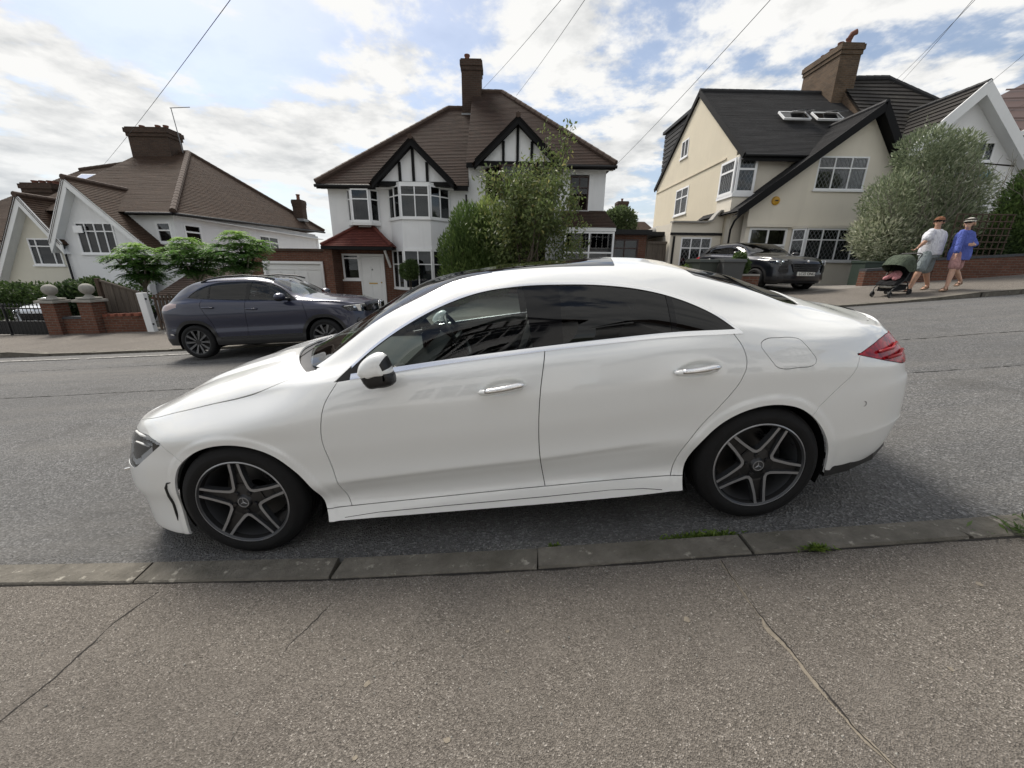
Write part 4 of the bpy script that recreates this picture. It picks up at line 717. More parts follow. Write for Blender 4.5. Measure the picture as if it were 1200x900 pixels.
    for x, t in ((-20.9, .70), (-19.85, .70)):
        p0 = Vector((x, 16.8+5.7*t, 2.2+4.05*t))+nn*.05; m = MB(); m.prism([(0, 0), (.75, 0), (.75, .95), (0, .95)], p0, X_, sl, nn*.08); rw = h.part(m, 'roof_window', 'upvc'); m = MB(); m.prism([(.08, .08), (.67, .08), (.67, .87), (.08, .87)], p0+nn*.085, X_, sl, nn*.005); h.part(m, 'pane', 'mirror', rw)
    h.chimney(-22.3, -21.0, 20, 20.8, 3.8, 5.0, 'old_brick', [(-22.1, 20.4, .16), (-21.75, 20.4, .16), (-21.4, 20.4, .16), (-21.15, 20.4, .14)], corb=.1)
    h.box((-17.75, 16.2, 3.2) if False else (-18.1, 16.28, 2.95), (-17.85, 16.44, 3.1), 'concrete', 'outside_lamp')
    # brown brick house at the picture's far end of the street
    h = House('brick_house', (-27, 18, -1), 'dark brick house with brown roof beyond the cream house', 'house')
    h.box((-30, 18, -1.6), (-25.3, 26, 1.3), 'stock_brick', 'wall'); h.roof((-30.3, 17.5, 1.2), (-24.9, 17.5, 1.2), (-26.5, 22, 4.9), (-28, 22, 4.9), 'left_tile'); h.roof((-24.9, 17.5, 1.2), (-24.9, 26.5, 1.2), (-26.5, 22, 4.9), (-26.5, 22, 4.9), 'left_tile'); h.roof((-24.9, 26.5, 1.2), (-30.3, 26.5, 1.2), (-28, 22, 4.9), (-26.5, 22, 4.9), 'left_tile')
    # low outbuilding with tiled lean-to behind the sumacs
    h = House('garden_shed', (-11.4, 15.2, -.6), 'low outbuilding with dark tiled lean-to roof behind the gate', 'shed')
    h.box((-12.6, 15.0, -.8), (-10.2, 17.2, .42), 'white_render', 'wall'); h.roof((-12.85, 14.7, .36), (-10.0, 14.7, .36), (-10.0, 16.2, 1.3), (-12.3, 16.2, 1.3), 'brown_tile', .12); h.roof((-12.85, 17, .36), (-12.85, 14.7, .36), (-12.3, 16.2, 1.3), (-12.3, 16.21, 1.3), 'brown_tile', .12); h.box((-12.8, 14.72, .2), (-10.0, 14.78, .34), 'white_wood', 'fascia')
    # ---- far roofs between the middle and the right house
    for (x, y, w, z0, z1, zc, cx, lab) in ((5.6, 42, 7.0, 3.9, 6.4, 7.6, 5.4, 'small distant brown roof with a single chimney behind the fruit tree'), (13.2, 40, 6.5, 3.7, 6.4, 8.0, 11.7, 'small distant brown roof with a broad chimney beside the cream house')):
        h = House('distant_house', (x, y, 0), lab, 'house', None); h.box((x-w/2+.3, y, 0), (x+w/2-.3, y+8, z0), 'pale_render', 'wall'); h.roof((x-w/2, y-.3, z0), (x+w/2, y-.3, z0), (x+w/4, y+4, z1), (x-w/4, y+4, z1), 'left_tile', .2); h.roof((x-w/2, y+8, z0), (x-w/2, y-.3, z0), (x-w/4, y+4, z1), (x-w/4, y+4, z1), 'left_tile', .2); h.roof((x+w/2, y-.3, z0), (x+w/2, y+8, z0), (x+w/4, y+4, z1), (x+w/4, y+4, z1), 'left_tile', .2)
        h.chimney(cx-.5, cx+.5, y+1.6, y+2.6, z0+.8, zc, 'old_brick', [(cx, y+2.1, .3)])
    # ---- the house on this side of the street, mirrored in the car windows
    for k, (dx, lab) in enumerate(((0, 'white half-timbered house on the near side, seen mirrored in the front car window'), (9.5, 'white half-timbered house on the near side, seen mirrored in the rear car windows'))):
        h = House('mirrored_house', (dx, -5.6, .1), lab, 'house'); bx = dx-2.2; yy = -5.6; X2 = (-1, 0, 0)
        h.wall((0, yy, 0), X2, [(-bx-3.6, -.4), (-bx+4.2, -.4), (-bx+4.2, 5.2), (-bx-3.6, 5.2)], [], 'white_render'); h.box((bx-4.1, yy-7, -.4), (bx+3.5, yy-.3, 5.2), 'white_render', 'wall')
        h.roof((bx+3.9, yy+.35, 5.1), (bx-4.5, yy+.35, 5.1), (bx-2, yy-3.6, 8.8), (bx+1.5, yy-3.6, 8.8), 'brown_tile', .2); h.roof((bx-4.5, yy+.35, 5.1), (bx-4.5, yy-7.4, 5.1), (bx-2, yy-3.6, 8.8), (bx-2, yy-3.6, 8.8), 'brown_tile', .2); h.roof((bx+3.9, yy-7.4, 5.1), (bx+3.9, yy+.35, 5.1), (bx+1.5, yy-3.6, 8.8), (bx+1.5, yy-3.6, 8.8), 'brown_tile', .2)
        gx = bx+1.2; h.wall((0, yy+.55, 0), X2, [(-gx-1.7, 5.1), (-gx+1.7, 5.1), (-gx, 6.7)], [], 'white_render', .2, 'gable'); h.box((gx-1.7, yy+.53, 4.95), (gx+1.7, yy+.6, 5.1), 'dark_wood', 'beam')
        for s in (-1, 1):
            h.beam((gx+s*1.95, yy+.62, 4.95), (gx, yy+.62, 6.85), .07, .22, 'dark_wood', 'bargeboard'); h.roof((gx+s*2.0, yy+.75, 4.95), (gx+s*2.0, yy-2, 4.95), (gx, yy-2, 6.95), (gx, yy+.75, 6.95), 'brown_tile', .2)
        for q in (-.55, 0, .55): h.box((gx+q-.05, yy+.551, 5.1), (gx+q+.05, yy+.59, 6.5-abs(q)*.95), 'dark_wood', 'beam')
        for (z0, z1) in ((3.3, 4.75), (.8, 2.4)):
            for (a, b, cols) in (((gx+1.5, yy), (gx+.8, yy+.6), (1, 1)), ((gx+.8, yy+.6), (gx-.8, yy+.6), (1, 1, 1)), ((gx-.8, yy+.6), (gx-1.5, yy), (1, 1))):
                d = Vector((b[0]-a[0], b[1]-a[1], 0)); h.window((a[0], a[1], z0), d, d.length, z1-z0, cols, (2, 1), 'upvc', .06, 0., False, None, True, 'bay_window')
                h.wall((a[0], a[1], 0), d, [(0, z0-1.1), (d.length, z0-1.1), (d.length, z0-.06), (0, z0-.06)], [], 'white_render', .1, 'bay_wall')
        h.window((bx-1.2, yy+.02, 3.4), X2, 1.3, 1.3, (1, 1), (2, 1), 'upvc', .06, -.02); h.window((bx-1.2, yy+.02, .9), X2, 1.3, 1.4, (1, 1), (2, 1), 'upvc', .06, -.02)
# ------------------------------------------------------------------ plants
def unit(a): return a/np.maximum(np.linalg.norm(a, axis=1), 1e-9)[:, None]
def leaf_mesh(name, P, D, U, L, W, tint, mat, parent, base=(0, 0, 0), fold=.25):
    """folded two-triangle-pair leaves: root P, axis D, face normal U"""
    n = len(P); D = unit(D); S = unit(np.cross(D, U)); U = np.cross(S, D); L = np.broadcast_to(np.asarray(L, float), n)[:, None]; W = np.broadcast_to(np.asarray(W, float), n)[:, None]
    m = P+D*L*.45; V = np.stack([P, m+S*W/2+U*W*fold, P+D*L, m-S*W/2+U*W*fold], 1).reshape(-1, 3)-np.array(base)
    me = bpy.data.meshes.new(name); me.vertices.add(4*n); me.vertices.foreach_set('co', V.ravel()); i = np.arange(n)*4
    tri = np.stack([i, i+1, i+2, i, i+2, i+3], 1).ravel(); me.loops.add(6*n); me.loops.foreach_set('vertex_index', tri); me.polygons.add(2*n); me.polygons.foreach_set('loop_start', np.arange(2*n)*3); me.polygons.foreach_set('loop_total', np.full(2*n, 3)); me.update(calc_edges=True)
    a = me.attributes.new('tint', 'FLOAT', 'POINT'); a.data.foreach_set('value', np.repeat(np.clip(tint, 0, 1), 4).astype(np.float32))
    return link_mesh(name, me, mat, parent)
def grow(r, p, d, ln, rad, depth, out, tips, spread=.6, up=.15, kids=(2, 3), shrink=.72, wob=.18):
    """recursive limbs -> list of (points, radii); tips collects twig points with direction"""
    n = 5; pts = [np.array(p)]; dd = np.array(d, float); rs = [rad]
    for i in range(n):
        dd = dd+r.normal(0, wob, 3)+np.array([0, 0, up*.3]); dd /= np.linalg.norm(dd); pts.append(pts[-1]+dd*ln/n); rs.append(rad*(1-.45*(i+1)/n))
    out.append((pts, rs))
    if depth <= 1:
        for k in range(2, n+1): tips.append((pts[k], dd.copy(), depth))
    if depth == 0: return
    for k in range(r.integers(kids[0], kids[1]+1)):
        j = r.integers(2, n+1); q = pts[j]; a = r.normal(0, 1, 3); a -= dd*(a@dd); a /= np.linalg.norm(a); nd = dd+a*spread*r.uniform(.7, 1.4)+np.array([0, 0, up]); grow(r, q, nd/np.linalg.norm(nd), ln*shrink*r.uniform(.75, 1.2), rs[j]*.75, depth-1, out, tips, spread, up, kids, shrink, wob)
    grow(r, pts[-1], dd, ln*shrink, rs[-1]*.9, depth-1, out, tips, spread, up, kids, shrink, wob)
def limbs_mesh(out, name, mat, parent, base, minr=.004):
    m = MB()
    for pts, rs in out: m.tube([tuple(p-np.array(base)) for p in pts], [max(x, minr) for x in rs], 6, False)
    return m.build(name, mat, parent, True)
def thing_at(name, base, label, cat, group=None): return empty(name, base, 0, label, cat, group)
def clump_leaves(r, cl, n, bias=.6):
    """points through ellipsoid clumps (cx,cy,cz,rx,ry,rz), densest towards the surface; returns P, outward, clump tint"""
    cl = np.array(cl, float); vol = (cl[:, 3]*cl[:, 4]*cl[:, 5])**(2/3); k = r.choice(len(cl), n, p=vol/vol.sum()); d = unit(r.normal(0, 1, (n, 3))); rad = r.uniform(0, 1, n)**(1/3*(1-bias)+.05); rad = np.clip(rad+r.normal(0, .06, n), .1, 1.12)
    P = cl[k, :3]+d*rad[:, None]*cl[k, 3:]; t = r.normal(0, .14, len(cl))[k]
    return P, d, t
def pear_tree():
    r = np.random.default_rng(11); b = np.array((.9, 13.8, .35)); o = thing_at('fruit_tree', tuple(b), 'tall leafy fruit tree with straggly shoots in front of the brown-framed house', 'tree'); out = []; tips = []
    for a in (0, 2.1, 4.2): grow(r, b+np.array([0, 0, 0]), (math.cos(a)*.18, math.sin(a)*.18, 1), 1.5, .07, 4, out, tips, .62, .16, (2, 3), .70, .16)
    for x in (1.55, 1.9, 1.2): grow(r, (x*.9+.1, 13.8, 3.9), (.12, 0, 1), 1.15, .02, 1, out, tips, .3, .3, (2, 2), .6, .08)
    T = np.array([t[0] for t in tips]); keep = (T[:, 2] > 1.0) & (np.abs(T[:, 0]-.75) < 2.35) & (np.abs(T[:, 1]-13.8) < 2.0) & (T[:, 2] < 6.0); T = T[keep]; DD = np.array([t[1] for t in tips])[keep]
    limbs_mesh(out, 'trunk', M['bark'], o, b)
    per = max(5, int(11000/len(T))); P = np.repeat(T, per, 0)+r.normal(0, .15, (len(T)*per, 3)); n = len(P)
    # extra fill so that the crown reads as one mass with gaps
    P2, d2, t2 = clump_leaves(r, [(.2, 13.8, 2.3, .95, .9, .9), (1.2, 13.7, 2.4, 1.0, .9, 1.0), (2.1, 13.8, 2.5, .75, .8, .8), (.6, 13.8, 3.4, .9, .8, .75), (1.6, 13.8, 3.6, .85, .8, .8), (-.7, 13.8, 2.7, .6, .6, .6), (1.7, 13.8, 4.5, .45, .45, .55), (.2, 13.9, 1.6, .8, .7, .5), (1.3, 13.9, 1.5, .9, .7, .5), (2.3, 13.9, 1.9, .5, .6, .6)], 3000, .35)
    P = np.vstack([P, P2]); n = len(P); D = r.normal(0, .6, (n, 3))+np.array([0, 0, -.45]); U = r.normal(0, .7, (n, 3))+np.array([0, -.2, .7]); hgt = (P[:, 2]-1)/4.5
    leaf_mesh("crown", P, D, U, r.uniform(.10, .17, n), r.uniform(.05, .085, n), r.beta(2, 3, n)+.06*hgt, M['leaf_pear'], o, b)
    fr = MB(); q = r.choice(len(T), 16)
    for i in q: fr.sphere(tuple(T[i]+np.array([0, -.1, -.12])-b), (.035, .035, .042), 8, 6)
    fr.build('fruit', M['fruit'], o, True, kind='stuff')
def feather_bush():
    r = np.random.default_rng(5); b = np.array((-1.35, 14.6, .3)); o = thing_at('evergreen_bush', tuple(b), 'light green feathery upright bush between the white bay window and the fruit tree', 'bush')
    cl = [(-1.3, 14.6, 1.0, 1.05, .9, 1.0), (-1.0, 14.6, 2.0, 1.0, .8, 1.0), (-1.7, 14.6, 1.9, .7, .7, .9), (-.6, 14.6, 2.6, .75, .6, .8), (-1.3, 14.5, 2.8, .6, .6, .75), (-.3, 14.5, 1.4, .7, .7, 1.0), (-.55, 14.6, 3.2, .45, .45, .6)]
    P, d, t = clump_leaves(r, cl, 24000, .55); n = len(P); D = d*.55+np.array([0, 0, .9])+r.normal(0, .25, (n, 3)); U = r.normal(0, 1, (n, 3))
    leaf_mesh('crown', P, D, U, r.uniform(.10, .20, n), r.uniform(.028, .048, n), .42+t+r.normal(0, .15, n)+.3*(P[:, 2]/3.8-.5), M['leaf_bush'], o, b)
    # upright wisps along the outline
    out = []; tips = []
    for k in range(46): q = r.integers(len(P)); grow(r, P[q]-np.array([0, 0, .3]), (r.normal(0, .2), r.normal(0, .2), 1), .6, .006, 0, out, tips, wob=.06)
    tag(limbs_mesh(out, 'stems', M['bark'], o, b, .003), kind='stuff'); T = np.array([x[0] for x in tips]); T = np.repeat(T, 7, 0)+r.normal(0, .035, (len(T)*7, 3)); m = len(T)
    leaf_mesh('shoots', T, r.normal(0, .4, (m, 3))+np.array([0, 0, 1]), r.normal(0, 1, (m, 3)), .08, .018, r.uniform(.5, .95, m), M['leaf_bush'], o, b)
def olive(name, b, cl, label, n, seed, mat='leaf_olive', L=(.10, .18), W=(.028, .048), upb=.6):
    r = np.random.default_rng(seed); b = np.array(b, float); o = thing_at(name, tuple(b), label, 'shrub'); out = []; tips = []
    for k in range(7): a = r.uniform(0, 6.3); grow(r, b+np.array([0, 0, .0]), (math.cos(a)*.45, math.sin(a)*.45, 1), 1.4, .045, 3, out, tips, .5, .2, (2, 2), .75, .14)
    limbs_mesh(out, 'trunk', M['bark_pale'], o, b)
    P, d, t = clump_leaves(r, cl, n, .45); m = len(P); D = d*.7+np.array([0, 0, upb])+r.normal(0, .45, (m, 3)); leaf_mesh('crown', P, D, r.normal(0, 1, (m, 3))+np.array([0, 0, .4]), r.uniform(*L, m), r.uniform(*W, m), .4+t+r.normal(0, .2, m), M[mat], o, b)
    # long wand shoots that break the outline
    sel = r.choice(m, 150); T = []; DD = []
    for q in sel:
        if np.linalg.norm(d[q]*np.array([1, 1, 1])) < .1: continue
        dd = d[q]*.8+np.array([0, 0, .7]); dd /= np.linalg.norm(dd)
        for s in np.linspace(0, .42, 9): T.append(P[q]+dd*s+r.normal(0, .02, 3)); DD.append(dd+r.normal(0, .5, 3))
    T = np.array(T); leaf_mesh('shoots', T, np.array(DD), r.normal(0, 1, (len(T), 3)), r.uniform(.06, .1, len(T)), .018, r.uniform(.3, 1, len(T)), M[mat], o, b)
def round_bush(name, b, cl, label, n, seed, mat, L=(.05, .1), W=(.03, .055), cat='bush', group=None):
    r = np.random.default_rng(seed); b = np.array(b, float); o = thing_at(name, tuple(b), label, cat, group); P, d, t = clump_leaves(r, cl, n, .6); m = len(P); D = d+r.normal(0, .6, (m, 3))+np.array([0, 0, .2]); U = d+r.normal(0, .5, (m, 3))+np.array([0, 0, .5])
    leaf_mesh('crown', P, D, U, r.uniform(*L, m), r.uniform(*W, m), .4+t+r.normal(0, .2, m), M[mat], o, b)
    for k in range(3): c = cl[r.integers(len(cl))]; MB().tube([(.02*k, 0, 0), ((c[0]-b[0])*.5, (c[1]-b[1])*.5, (c[2]-b[2])*.6), (c[0]-b[0], c[1]-b[1], c[2]-b[2])], [.025, .018, .01], 5).build('stem', M['bark'], o, True)
    return o
def sumac(b, top, rad, label, seed, lean=(0, 0)):
    """umbrella crown of long drooping pinnate leaves on a crooked stem"""
    r = np.random.default_rng(seed); b = np.array(b, float); o = thing_at('sumac_tree', tuple(b), label, 'tree', 'sumac trees behind the fence'); top = np.array(top, float); m = MB(); c0 = b+(top-b)*.45+np.array([r.normal(0, .12), 0, 0]); fork = b+(top-b)*.62
    m.tube([tuple(p-b) for p in (b, c0, fork)], [.07, .055, .05], 8); ends = []
    for k in range(7):
        a = k*.9+r.uniform(0, .5); e = top+np.array([math.cos(a)*rad*.75, math.sin(a)*rad*.6, r.uniform(-.22, .30)]); mid = (fork+e)/2+np.array([0, 0, -.08]); m.tube([tuple(p-b) for p in (fork, mid, e)], [.04, .03, .018], 6); ends += [mid, e, (mid+e)/2]
    ends += [top, top+np.array([0, 0, .15]), top+np.array([.25, 0, .38]), top+np.array([-.28, 0, .34]), top+np.array([0, -.1, .5]), top+np.array([.5, -.1, .12]), top+np.array([-.5, -.1, .1])]; m.build('trunk', M['bark_pale'], o, True); P = []; D = []; U = []
    for e in ends:
        for k in range(17):
            a = r.uniform(0, 6.283); hd = np.array([math.cos(a), math.sin(a), r.uniform(-.05, .55)]); hd /= np.linalg.norm(hd); ln = r.uniform(.32, .5); side = np.cross(hd, (0, 0, 1)); side /= np.linalg.norm(side)
            for j in range(9):
                t = (j+1)/9; q = e+hd*ln*t+np.array([0, 0, -.38*ln*t*t*1.3])
                for s in (-1, 1): P.append(q); D.append(side*s+hd*.35+np.array([0, 0, -.25])+r.normal(0, .08, 3)); U.append(np.array([0, 0, 1.])+r.normal(0, .25, 3))
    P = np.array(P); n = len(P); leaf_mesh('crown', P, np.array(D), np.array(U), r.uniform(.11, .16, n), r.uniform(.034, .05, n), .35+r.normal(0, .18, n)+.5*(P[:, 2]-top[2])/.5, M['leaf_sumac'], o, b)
def weeds(b, n, ext, label, seed, L=(.015, .04), mat='leaf_weed', up=.5):
    r = np.random.default_rng(seed); b = np.array(b, float); o = thing_at('weed_tuft', tuple(b), label, 'weed'); P = b+np.stack([r.normal(0, ext[0], n), r.normal(0, ext[1], n), np.abs(r.normal(0, ext[2], n))], 1); P[:, 2] += (P[:, 0]-b[0])*.08; D = r.normal(0, 1, (n, 3)); D[:, 2] = np.abs(D[:, 2])*up+.15
    leaf_mesh('leaves', P, D, r.normal(0, .5, (n, 3))+np.array([0, 0, 1]), r.uniform(*L, n), r.uniform(.006, .014, n), r.beta(2, 2, n), M[mat], o, b)
def build_plants():
    M['fruit'] = plain('fruit', (.16, .13, .04), .5)
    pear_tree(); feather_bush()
    olive('silver_shrub', (13.2, 13.3, 1.1), [(13.0, 13.3, 2.6, 1.3, 1.0, 1.1), (13.9, 13.3, 3.1, 1.3, 1.0, 1.0), (12.6, 13.3, 3.6, 1.0, .9, .9), (13.6, 13.3, 4.3, 1.1, .9, .9), (14.5, 13.3, 3.9, .8, .8, .7), (13.0, 13.3, 5.0, .75, .7, .7), (12.2, 13.2, 2.6, .8, .8, .8), (14.0, 13.3, 5.0, .6, .6, .6), (13.2, 13.2, 1.9, 1.2, .8, .7), (14.6, 13.3, 2.6, .7, .8, .9)], 'large silvery green shrub in front of the white gabled house', 34000, 21)
    olive('garden_shrub', (16.6, 12.9, 1.4), [(16.3, 12.9, 2.6, 1.0, .8, 1.0), (16.7, 12.9, 3.6, 1.0, .8, .9), (15.9, 12.8, 2.2, .7, .6, .7), (17.2, 12.9, 3.0, 1.0, .9, 1.4), (16.6, 12.9, 4.2, .6, .6, .5)], 'green garden shrub overhanging the brick wall beyond the trellis', 20000, 22, 'leaf_hedge', (.10, .17), (.04, .065))
    round_bush('climbing_ivy', (14.9, 12.45, 1.4), [(14.4, 12.5, 2.0, .5, .2, .5), (15.2, 12.5, 2.1, .7, .25, .6), (15.9, 12.5, 2.0, .6, .25, .5)], 'dark green climber growing through the trellis', 8000, 23, 'leaf_dark', (.08,.13), (.05,.08), cat='climber')
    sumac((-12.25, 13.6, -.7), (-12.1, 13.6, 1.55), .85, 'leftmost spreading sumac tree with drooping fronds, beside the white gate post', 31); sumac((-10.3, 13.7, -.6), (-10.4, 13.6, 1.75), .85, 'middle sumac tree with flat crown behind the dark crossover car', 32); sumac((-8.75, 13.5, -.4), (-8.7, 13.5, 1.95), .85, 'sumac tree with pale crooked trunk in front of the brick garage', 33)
    round_bush('camellia_bush', (-13.35, 12.9, -.75), [(-13.4, 12.9, .1, .72, .6, .75), (-13.1, 12.9, .5, .5, .5, .5), (-13.7, 12.9, .45, .5, .5, .45)], 'dark glossy round bush behind the ball-topped brick piers', 9000, 41, 'leaf_dark', (.08, .13), (.045, .07))
    round_bush('clipped_hedge', (-15.8, 14.6, -.9), [(x, 14.6, z, .55, .5, .45) for x in np.arange(-18.6, -13.6, .55) for z in (-.1, .3)], 'low clipped green hedge in front of the cream house', 16000, 42, 'leaf_hedge', (.08, .13), (.05, .075), 'hedge')
    # lollipop bay tree in a pot
    b = (-3.7, 15.5, -.15); o = round_bush('bay_tree', b, [(-3.7, 15.5, 1.32, .34, .34, .33), (-3.6, 15.5, 1.5, .22, .22, .2)], 'small lollipop bay tree standing in front of the white bay window', 2600, 43, 'leaf_hedge', (.07, .11), (.035, .05), 'tree'); MB().tube([(0, 0, .3), (0, 0, 1.3)], .018, 6).build('trunk', M['bark'], o, True); MB().lathe([(.0, 0), (.16, 0), (.2, .34), (.17, .34), (.16, .3), (0, .3)], 20).build('pot', M['terracotta'], o, True, 40)
    round_bush('golden_shrub', (-5.5, 15.3, -.2), [(-5.5, 15.3, .08, .3, .3, .28)], 'small yellow-green shrub below the white front door', 1500, 44, 'leaf_weed', (.04, .07), (.015, .025)); round_bush('golden_shrub', (5.75, 12.3, .6), [(5.75, 12.3, 1.35, .35, .3, .3)], 'yellow-green foliage beside the wheelie bin', 1500, 45, 'leaf_weed', (.04, .08), (.015, .025))
    round_bush('planter_shrub', (7.1, 12.05, 1.1), [(7.1, 12.05, 1.55, .24, .22, .28), (7.05, 12.05, 1.8, .15, .15, .16)], 'green shrub growing out of the low brick planter', 1800, 46, 'leaf_hedge')
    round_bush('distant_tree', (8.6, 34, 2), [(8.2, 34, 4.6, 1.5, 1.2, 1.3), (9.4, 34, 5.1, 1.3, 1.2, 1.2), (7.4, 34, 4.3, 1.0, 1, .9)], 'rounded green tree between the two distant roofs', 8000, 47, 'leaf_far', (.2, .32), (.1, .18), 'tree')
    round_bush('distant_tree', (-7.5, 33, 2), [(-7.0, 33, 9.3, 1.4, 1, .7), (-5.9, 33, 9.9, 1.0, 1, .5), (-8.2, 33, 8.6, 1.0, 1, .6), (-7.2, 33, 7.5, 1.6, 1.2, 1.4)], 'treetop just showing over the left slope of the middle roof', 1500, 48, 'leaf_far', (.14, .22), (.07, .11), 'tree')
    weeds((1.02, 1.668, .086), 500, (.085, .012, .008), 'bright green weed in the gutter beside the rear wheel', 51); weeds((1.47, 1.49, .165), 130, (.03, .006, .006), 'small green weed in the joint behind the kerb', 52); weeds((2.6, 1.50, .262), 200, (.13, .04, .008), 'thin dark grass growing over the kerb joint', 53, (.03, .08), 'leaf_hedge', .3); weeds((.26, 1.665, .025), 60, (.012, .006, .012), 'tiny weed at the kerb below the car door', 54)
# ------------------------------------------------------------------ cars: lofted bodies cut along their real panel lines
def pchip(x, y, xq):
    x = np.asarray(x, float); y = np.asarray(y, float); h = np.diff(x); d = np.diff(y, axis=0)/h.reshape(-1, *[1]*(y.ndim-1))
    m = np.zeros_like(y); hh = h.reshape(-1, *[1]*(y.ndim-1)); w1 = 2*hh[1:]+hh[:-1]; w2 = hh[1:]+2*hh[:-1]
    ok = d[1:]*d[:-1] > 0; dd = np.where(ok, d[1:]*d[:-1], 1)
    m[1:-1] = np.where(ok, (w1+w2)*dd/np.where(ok, w1*d[1:]+w2*d[:-1], 1), 0); m[0] = d[0]; m[-1] = d[-1]
    return hermite(x, y, m, xq)
def hermite(x, y, m, xq):
    h = np.diff(x); i = np.clip(np.searchsorted(x, xq, side='right')-1, 0, len(x)-2); t = ((xq-x[i])/h[i]).reshape(-1, *[1]*(y.ndim-1)); hh = h[i].reshape(t.shape)
    return (2*t**3-3*t**2+1)*y[i]+(t**3-2*t**2+t)*hh*m[i]+(-2*t**3+3*t**2)*y[i+1]+(t**3-t**2)*hh*m[i+1]
def catmull(x, y, xq):
    x = np.asarray(x, float); y = np.asarray(y, float); h = np.diff(x); hh = h.reshape(-1, *[1]*(y.ndim-1)); d = np.diff(y, axis=0)/hh
    m = np.zeros_like(y); m[1:-1] = (d[:-1]*hh[1:]+d[1:]*hh[:-1])/(hh[1:]+hh[:-1]); m[0] = d[0]; m[-1] = d[-1]
    return hermite(x, y, m, xq)
def smooth_axis(A, sig, axis=0):
    if sig <= 0: return A
    k = int(sig*3)+1; w = np.exp(-.5*(np.arange(-k, k+1)/sig)**2); w /= w.sum()
    A = np.moveaxis(A, axis, 0); lo = 2*A[:1]-A[1:k+1][::-1]; hi = 2*A[-1:]-A[-k-1:-1][::-1]
    P = np.concatenate([lo, A, hi]); out = sum(w[j]*P[j:j+len(A)] for j in range(2*k+1)); return np.moveaxis(out, 0, axis)
def curve2(pts, n=120, closed=False):
    p = np.array(pts, float)
    if closed: p = np.vstack([p, p[:1]])
    t = np.r_[0, np.cumsum(np.linalg.norm(np.diff(p, axis=0), axis=1))]
    return catmull(t, p, np.linspace(0, t[-1], n))
def poly2(pts, n=200):
    """straight sided closed polygon, densified"""
    p = np.array(pts, float); p = np.vstack([p, p[:1]]); t = np.r_[0, np.cumsum(np.linalg.norm(np.diff(p, axis=0), axis=1))]; q = np.linspace(0, t[-1], n)
    return np.stack([np.interp(q, t, p[:, 0]), np.interp(q, t, p[:, 1])], 1)
def sdf_line(Q, line):
    """signed distance to an open polyline (positive left of it) and the parameter 0..1 of the foot"""
    a = line[:-1]; b = line[1:]; ab = b-a; L2 = (ab**2).sum(1)+1e-12
    best = np.full(len(Q), 1e9); sg = np.ones(len(Q)); par = np.zeros(len(Q)); n = len(a)
    for i in range(n):
        ap = Q-a[i]; t0 = (ap@ab[i])/L2[i]; t = np.clip(t0, 0, 1); d = ap-t[:, None]*ab[i]; dd = (d**2).sum(1); up = dd < best-1e-14
        cr = ab[i][0]*ap[:, 1]-ab[i][1]*ap[:, 0]
        best = np.where(up, dd, best); sg = np.where(up, np.where(cr >= 0, 1., -1.), sg)
        tt = t0 if n == 1 else np.where(t0 < 0, t0 if i == 0 else 0, np.where(t0 > 1, t0 if i == n-1 else 1, t0)); par = np.where(up, (i+tt)/n, par)
    return np.sqrt(best)*sg, par
def inside(Q, poly):
    x, y = Q[:, 0], Q[:, 1]; c = np.zeros(len(Q), bool); n = len(poly)
    for i in range(n):
        (x0, y0), (x1, y1) = poly[i], poly[(i+1) % n]
        if y0 == y1: continue
        c ^= ((y0 > y) != (y1 > y)) & (x < (x1-x0)*(y-y0)/(y1-y0)+x0)
    return c
def sdf_poly(Q, poly):
    """negative inside"""
    pl = np.vstack([poly, poly[:1]]); lo = poly.min(0)-.08; hi = poly.max(0)+.08; near = ((Q > lo) & (Q < hi)).all(1); out = np.full(len(Q), .2)
    if near.any():
        d, _ = sdf_line(Q[near], pl); out[near] = np.where(inside(Q[near], poly), -np.abs(d), np.abs(d))
    return out
class Soup:
    """polygon soup with cuts along the zero line of a function"""
    def __init__(s, V, N, F): s.V = V; s.N = N; s.F = F
    def cut(s, fn, mask=None):
        f = fn(s.V); f = np.where(np.abs(f) < 2e-4, 0., f); newF = []; V2 = []; N2 = []; nv = len(s.V); ed = {}
        sign = np.sign(f).astype(int).tolist(); fl = f.tolist()
        for face in s.F:
            sg = [sign[i] for i in face]
            if not (max(sg) > 0 and min(sg) < 0): newF.append(face); continue
            if mask is not None and not all(mask[i] for i in face): newF.append(face); continue
            pos = []; neg = []; m = len(face)
            for k in range(m):
                i, j = face[k], face[(k+1) % m]; si, sj = sg[k], sg[(k+1) % m]
                if si >= 0: pos.append(i)
                if si <= 0: neg.append(i)
                if si*sj < 0:
                    e = (i, j) if i < j else (j, i)
                    if e not in ed:
                        t = fl[e[0]]/(fl[e[0]]-fl[e[1]]); ed[e] = nv+len(V2); V2.append(s.V[e[0]]*(1-t)+s.V[e[1]]*t); N2.append(s.N[e[0]]*(1-t)+s.N[e[1]]*t)
                    pos.append(ed[e]); neg.append(ed[e])
            if len(pos) > 2: newF.append(tuple(pos))
            if len(neg) > 2: newF.append(tuple(neg))
        if V2:
            s.V = np.vstack([s.V, V2]); n2 = np.array(N2); s.N = np.vstack([s.N, n2/np.linalg.norm(n2, axis=1)[:, None]])
        s.F = newF
    def centroids(s):
        return np.array([s.V[list(f)].mean(0) for f in s.F])
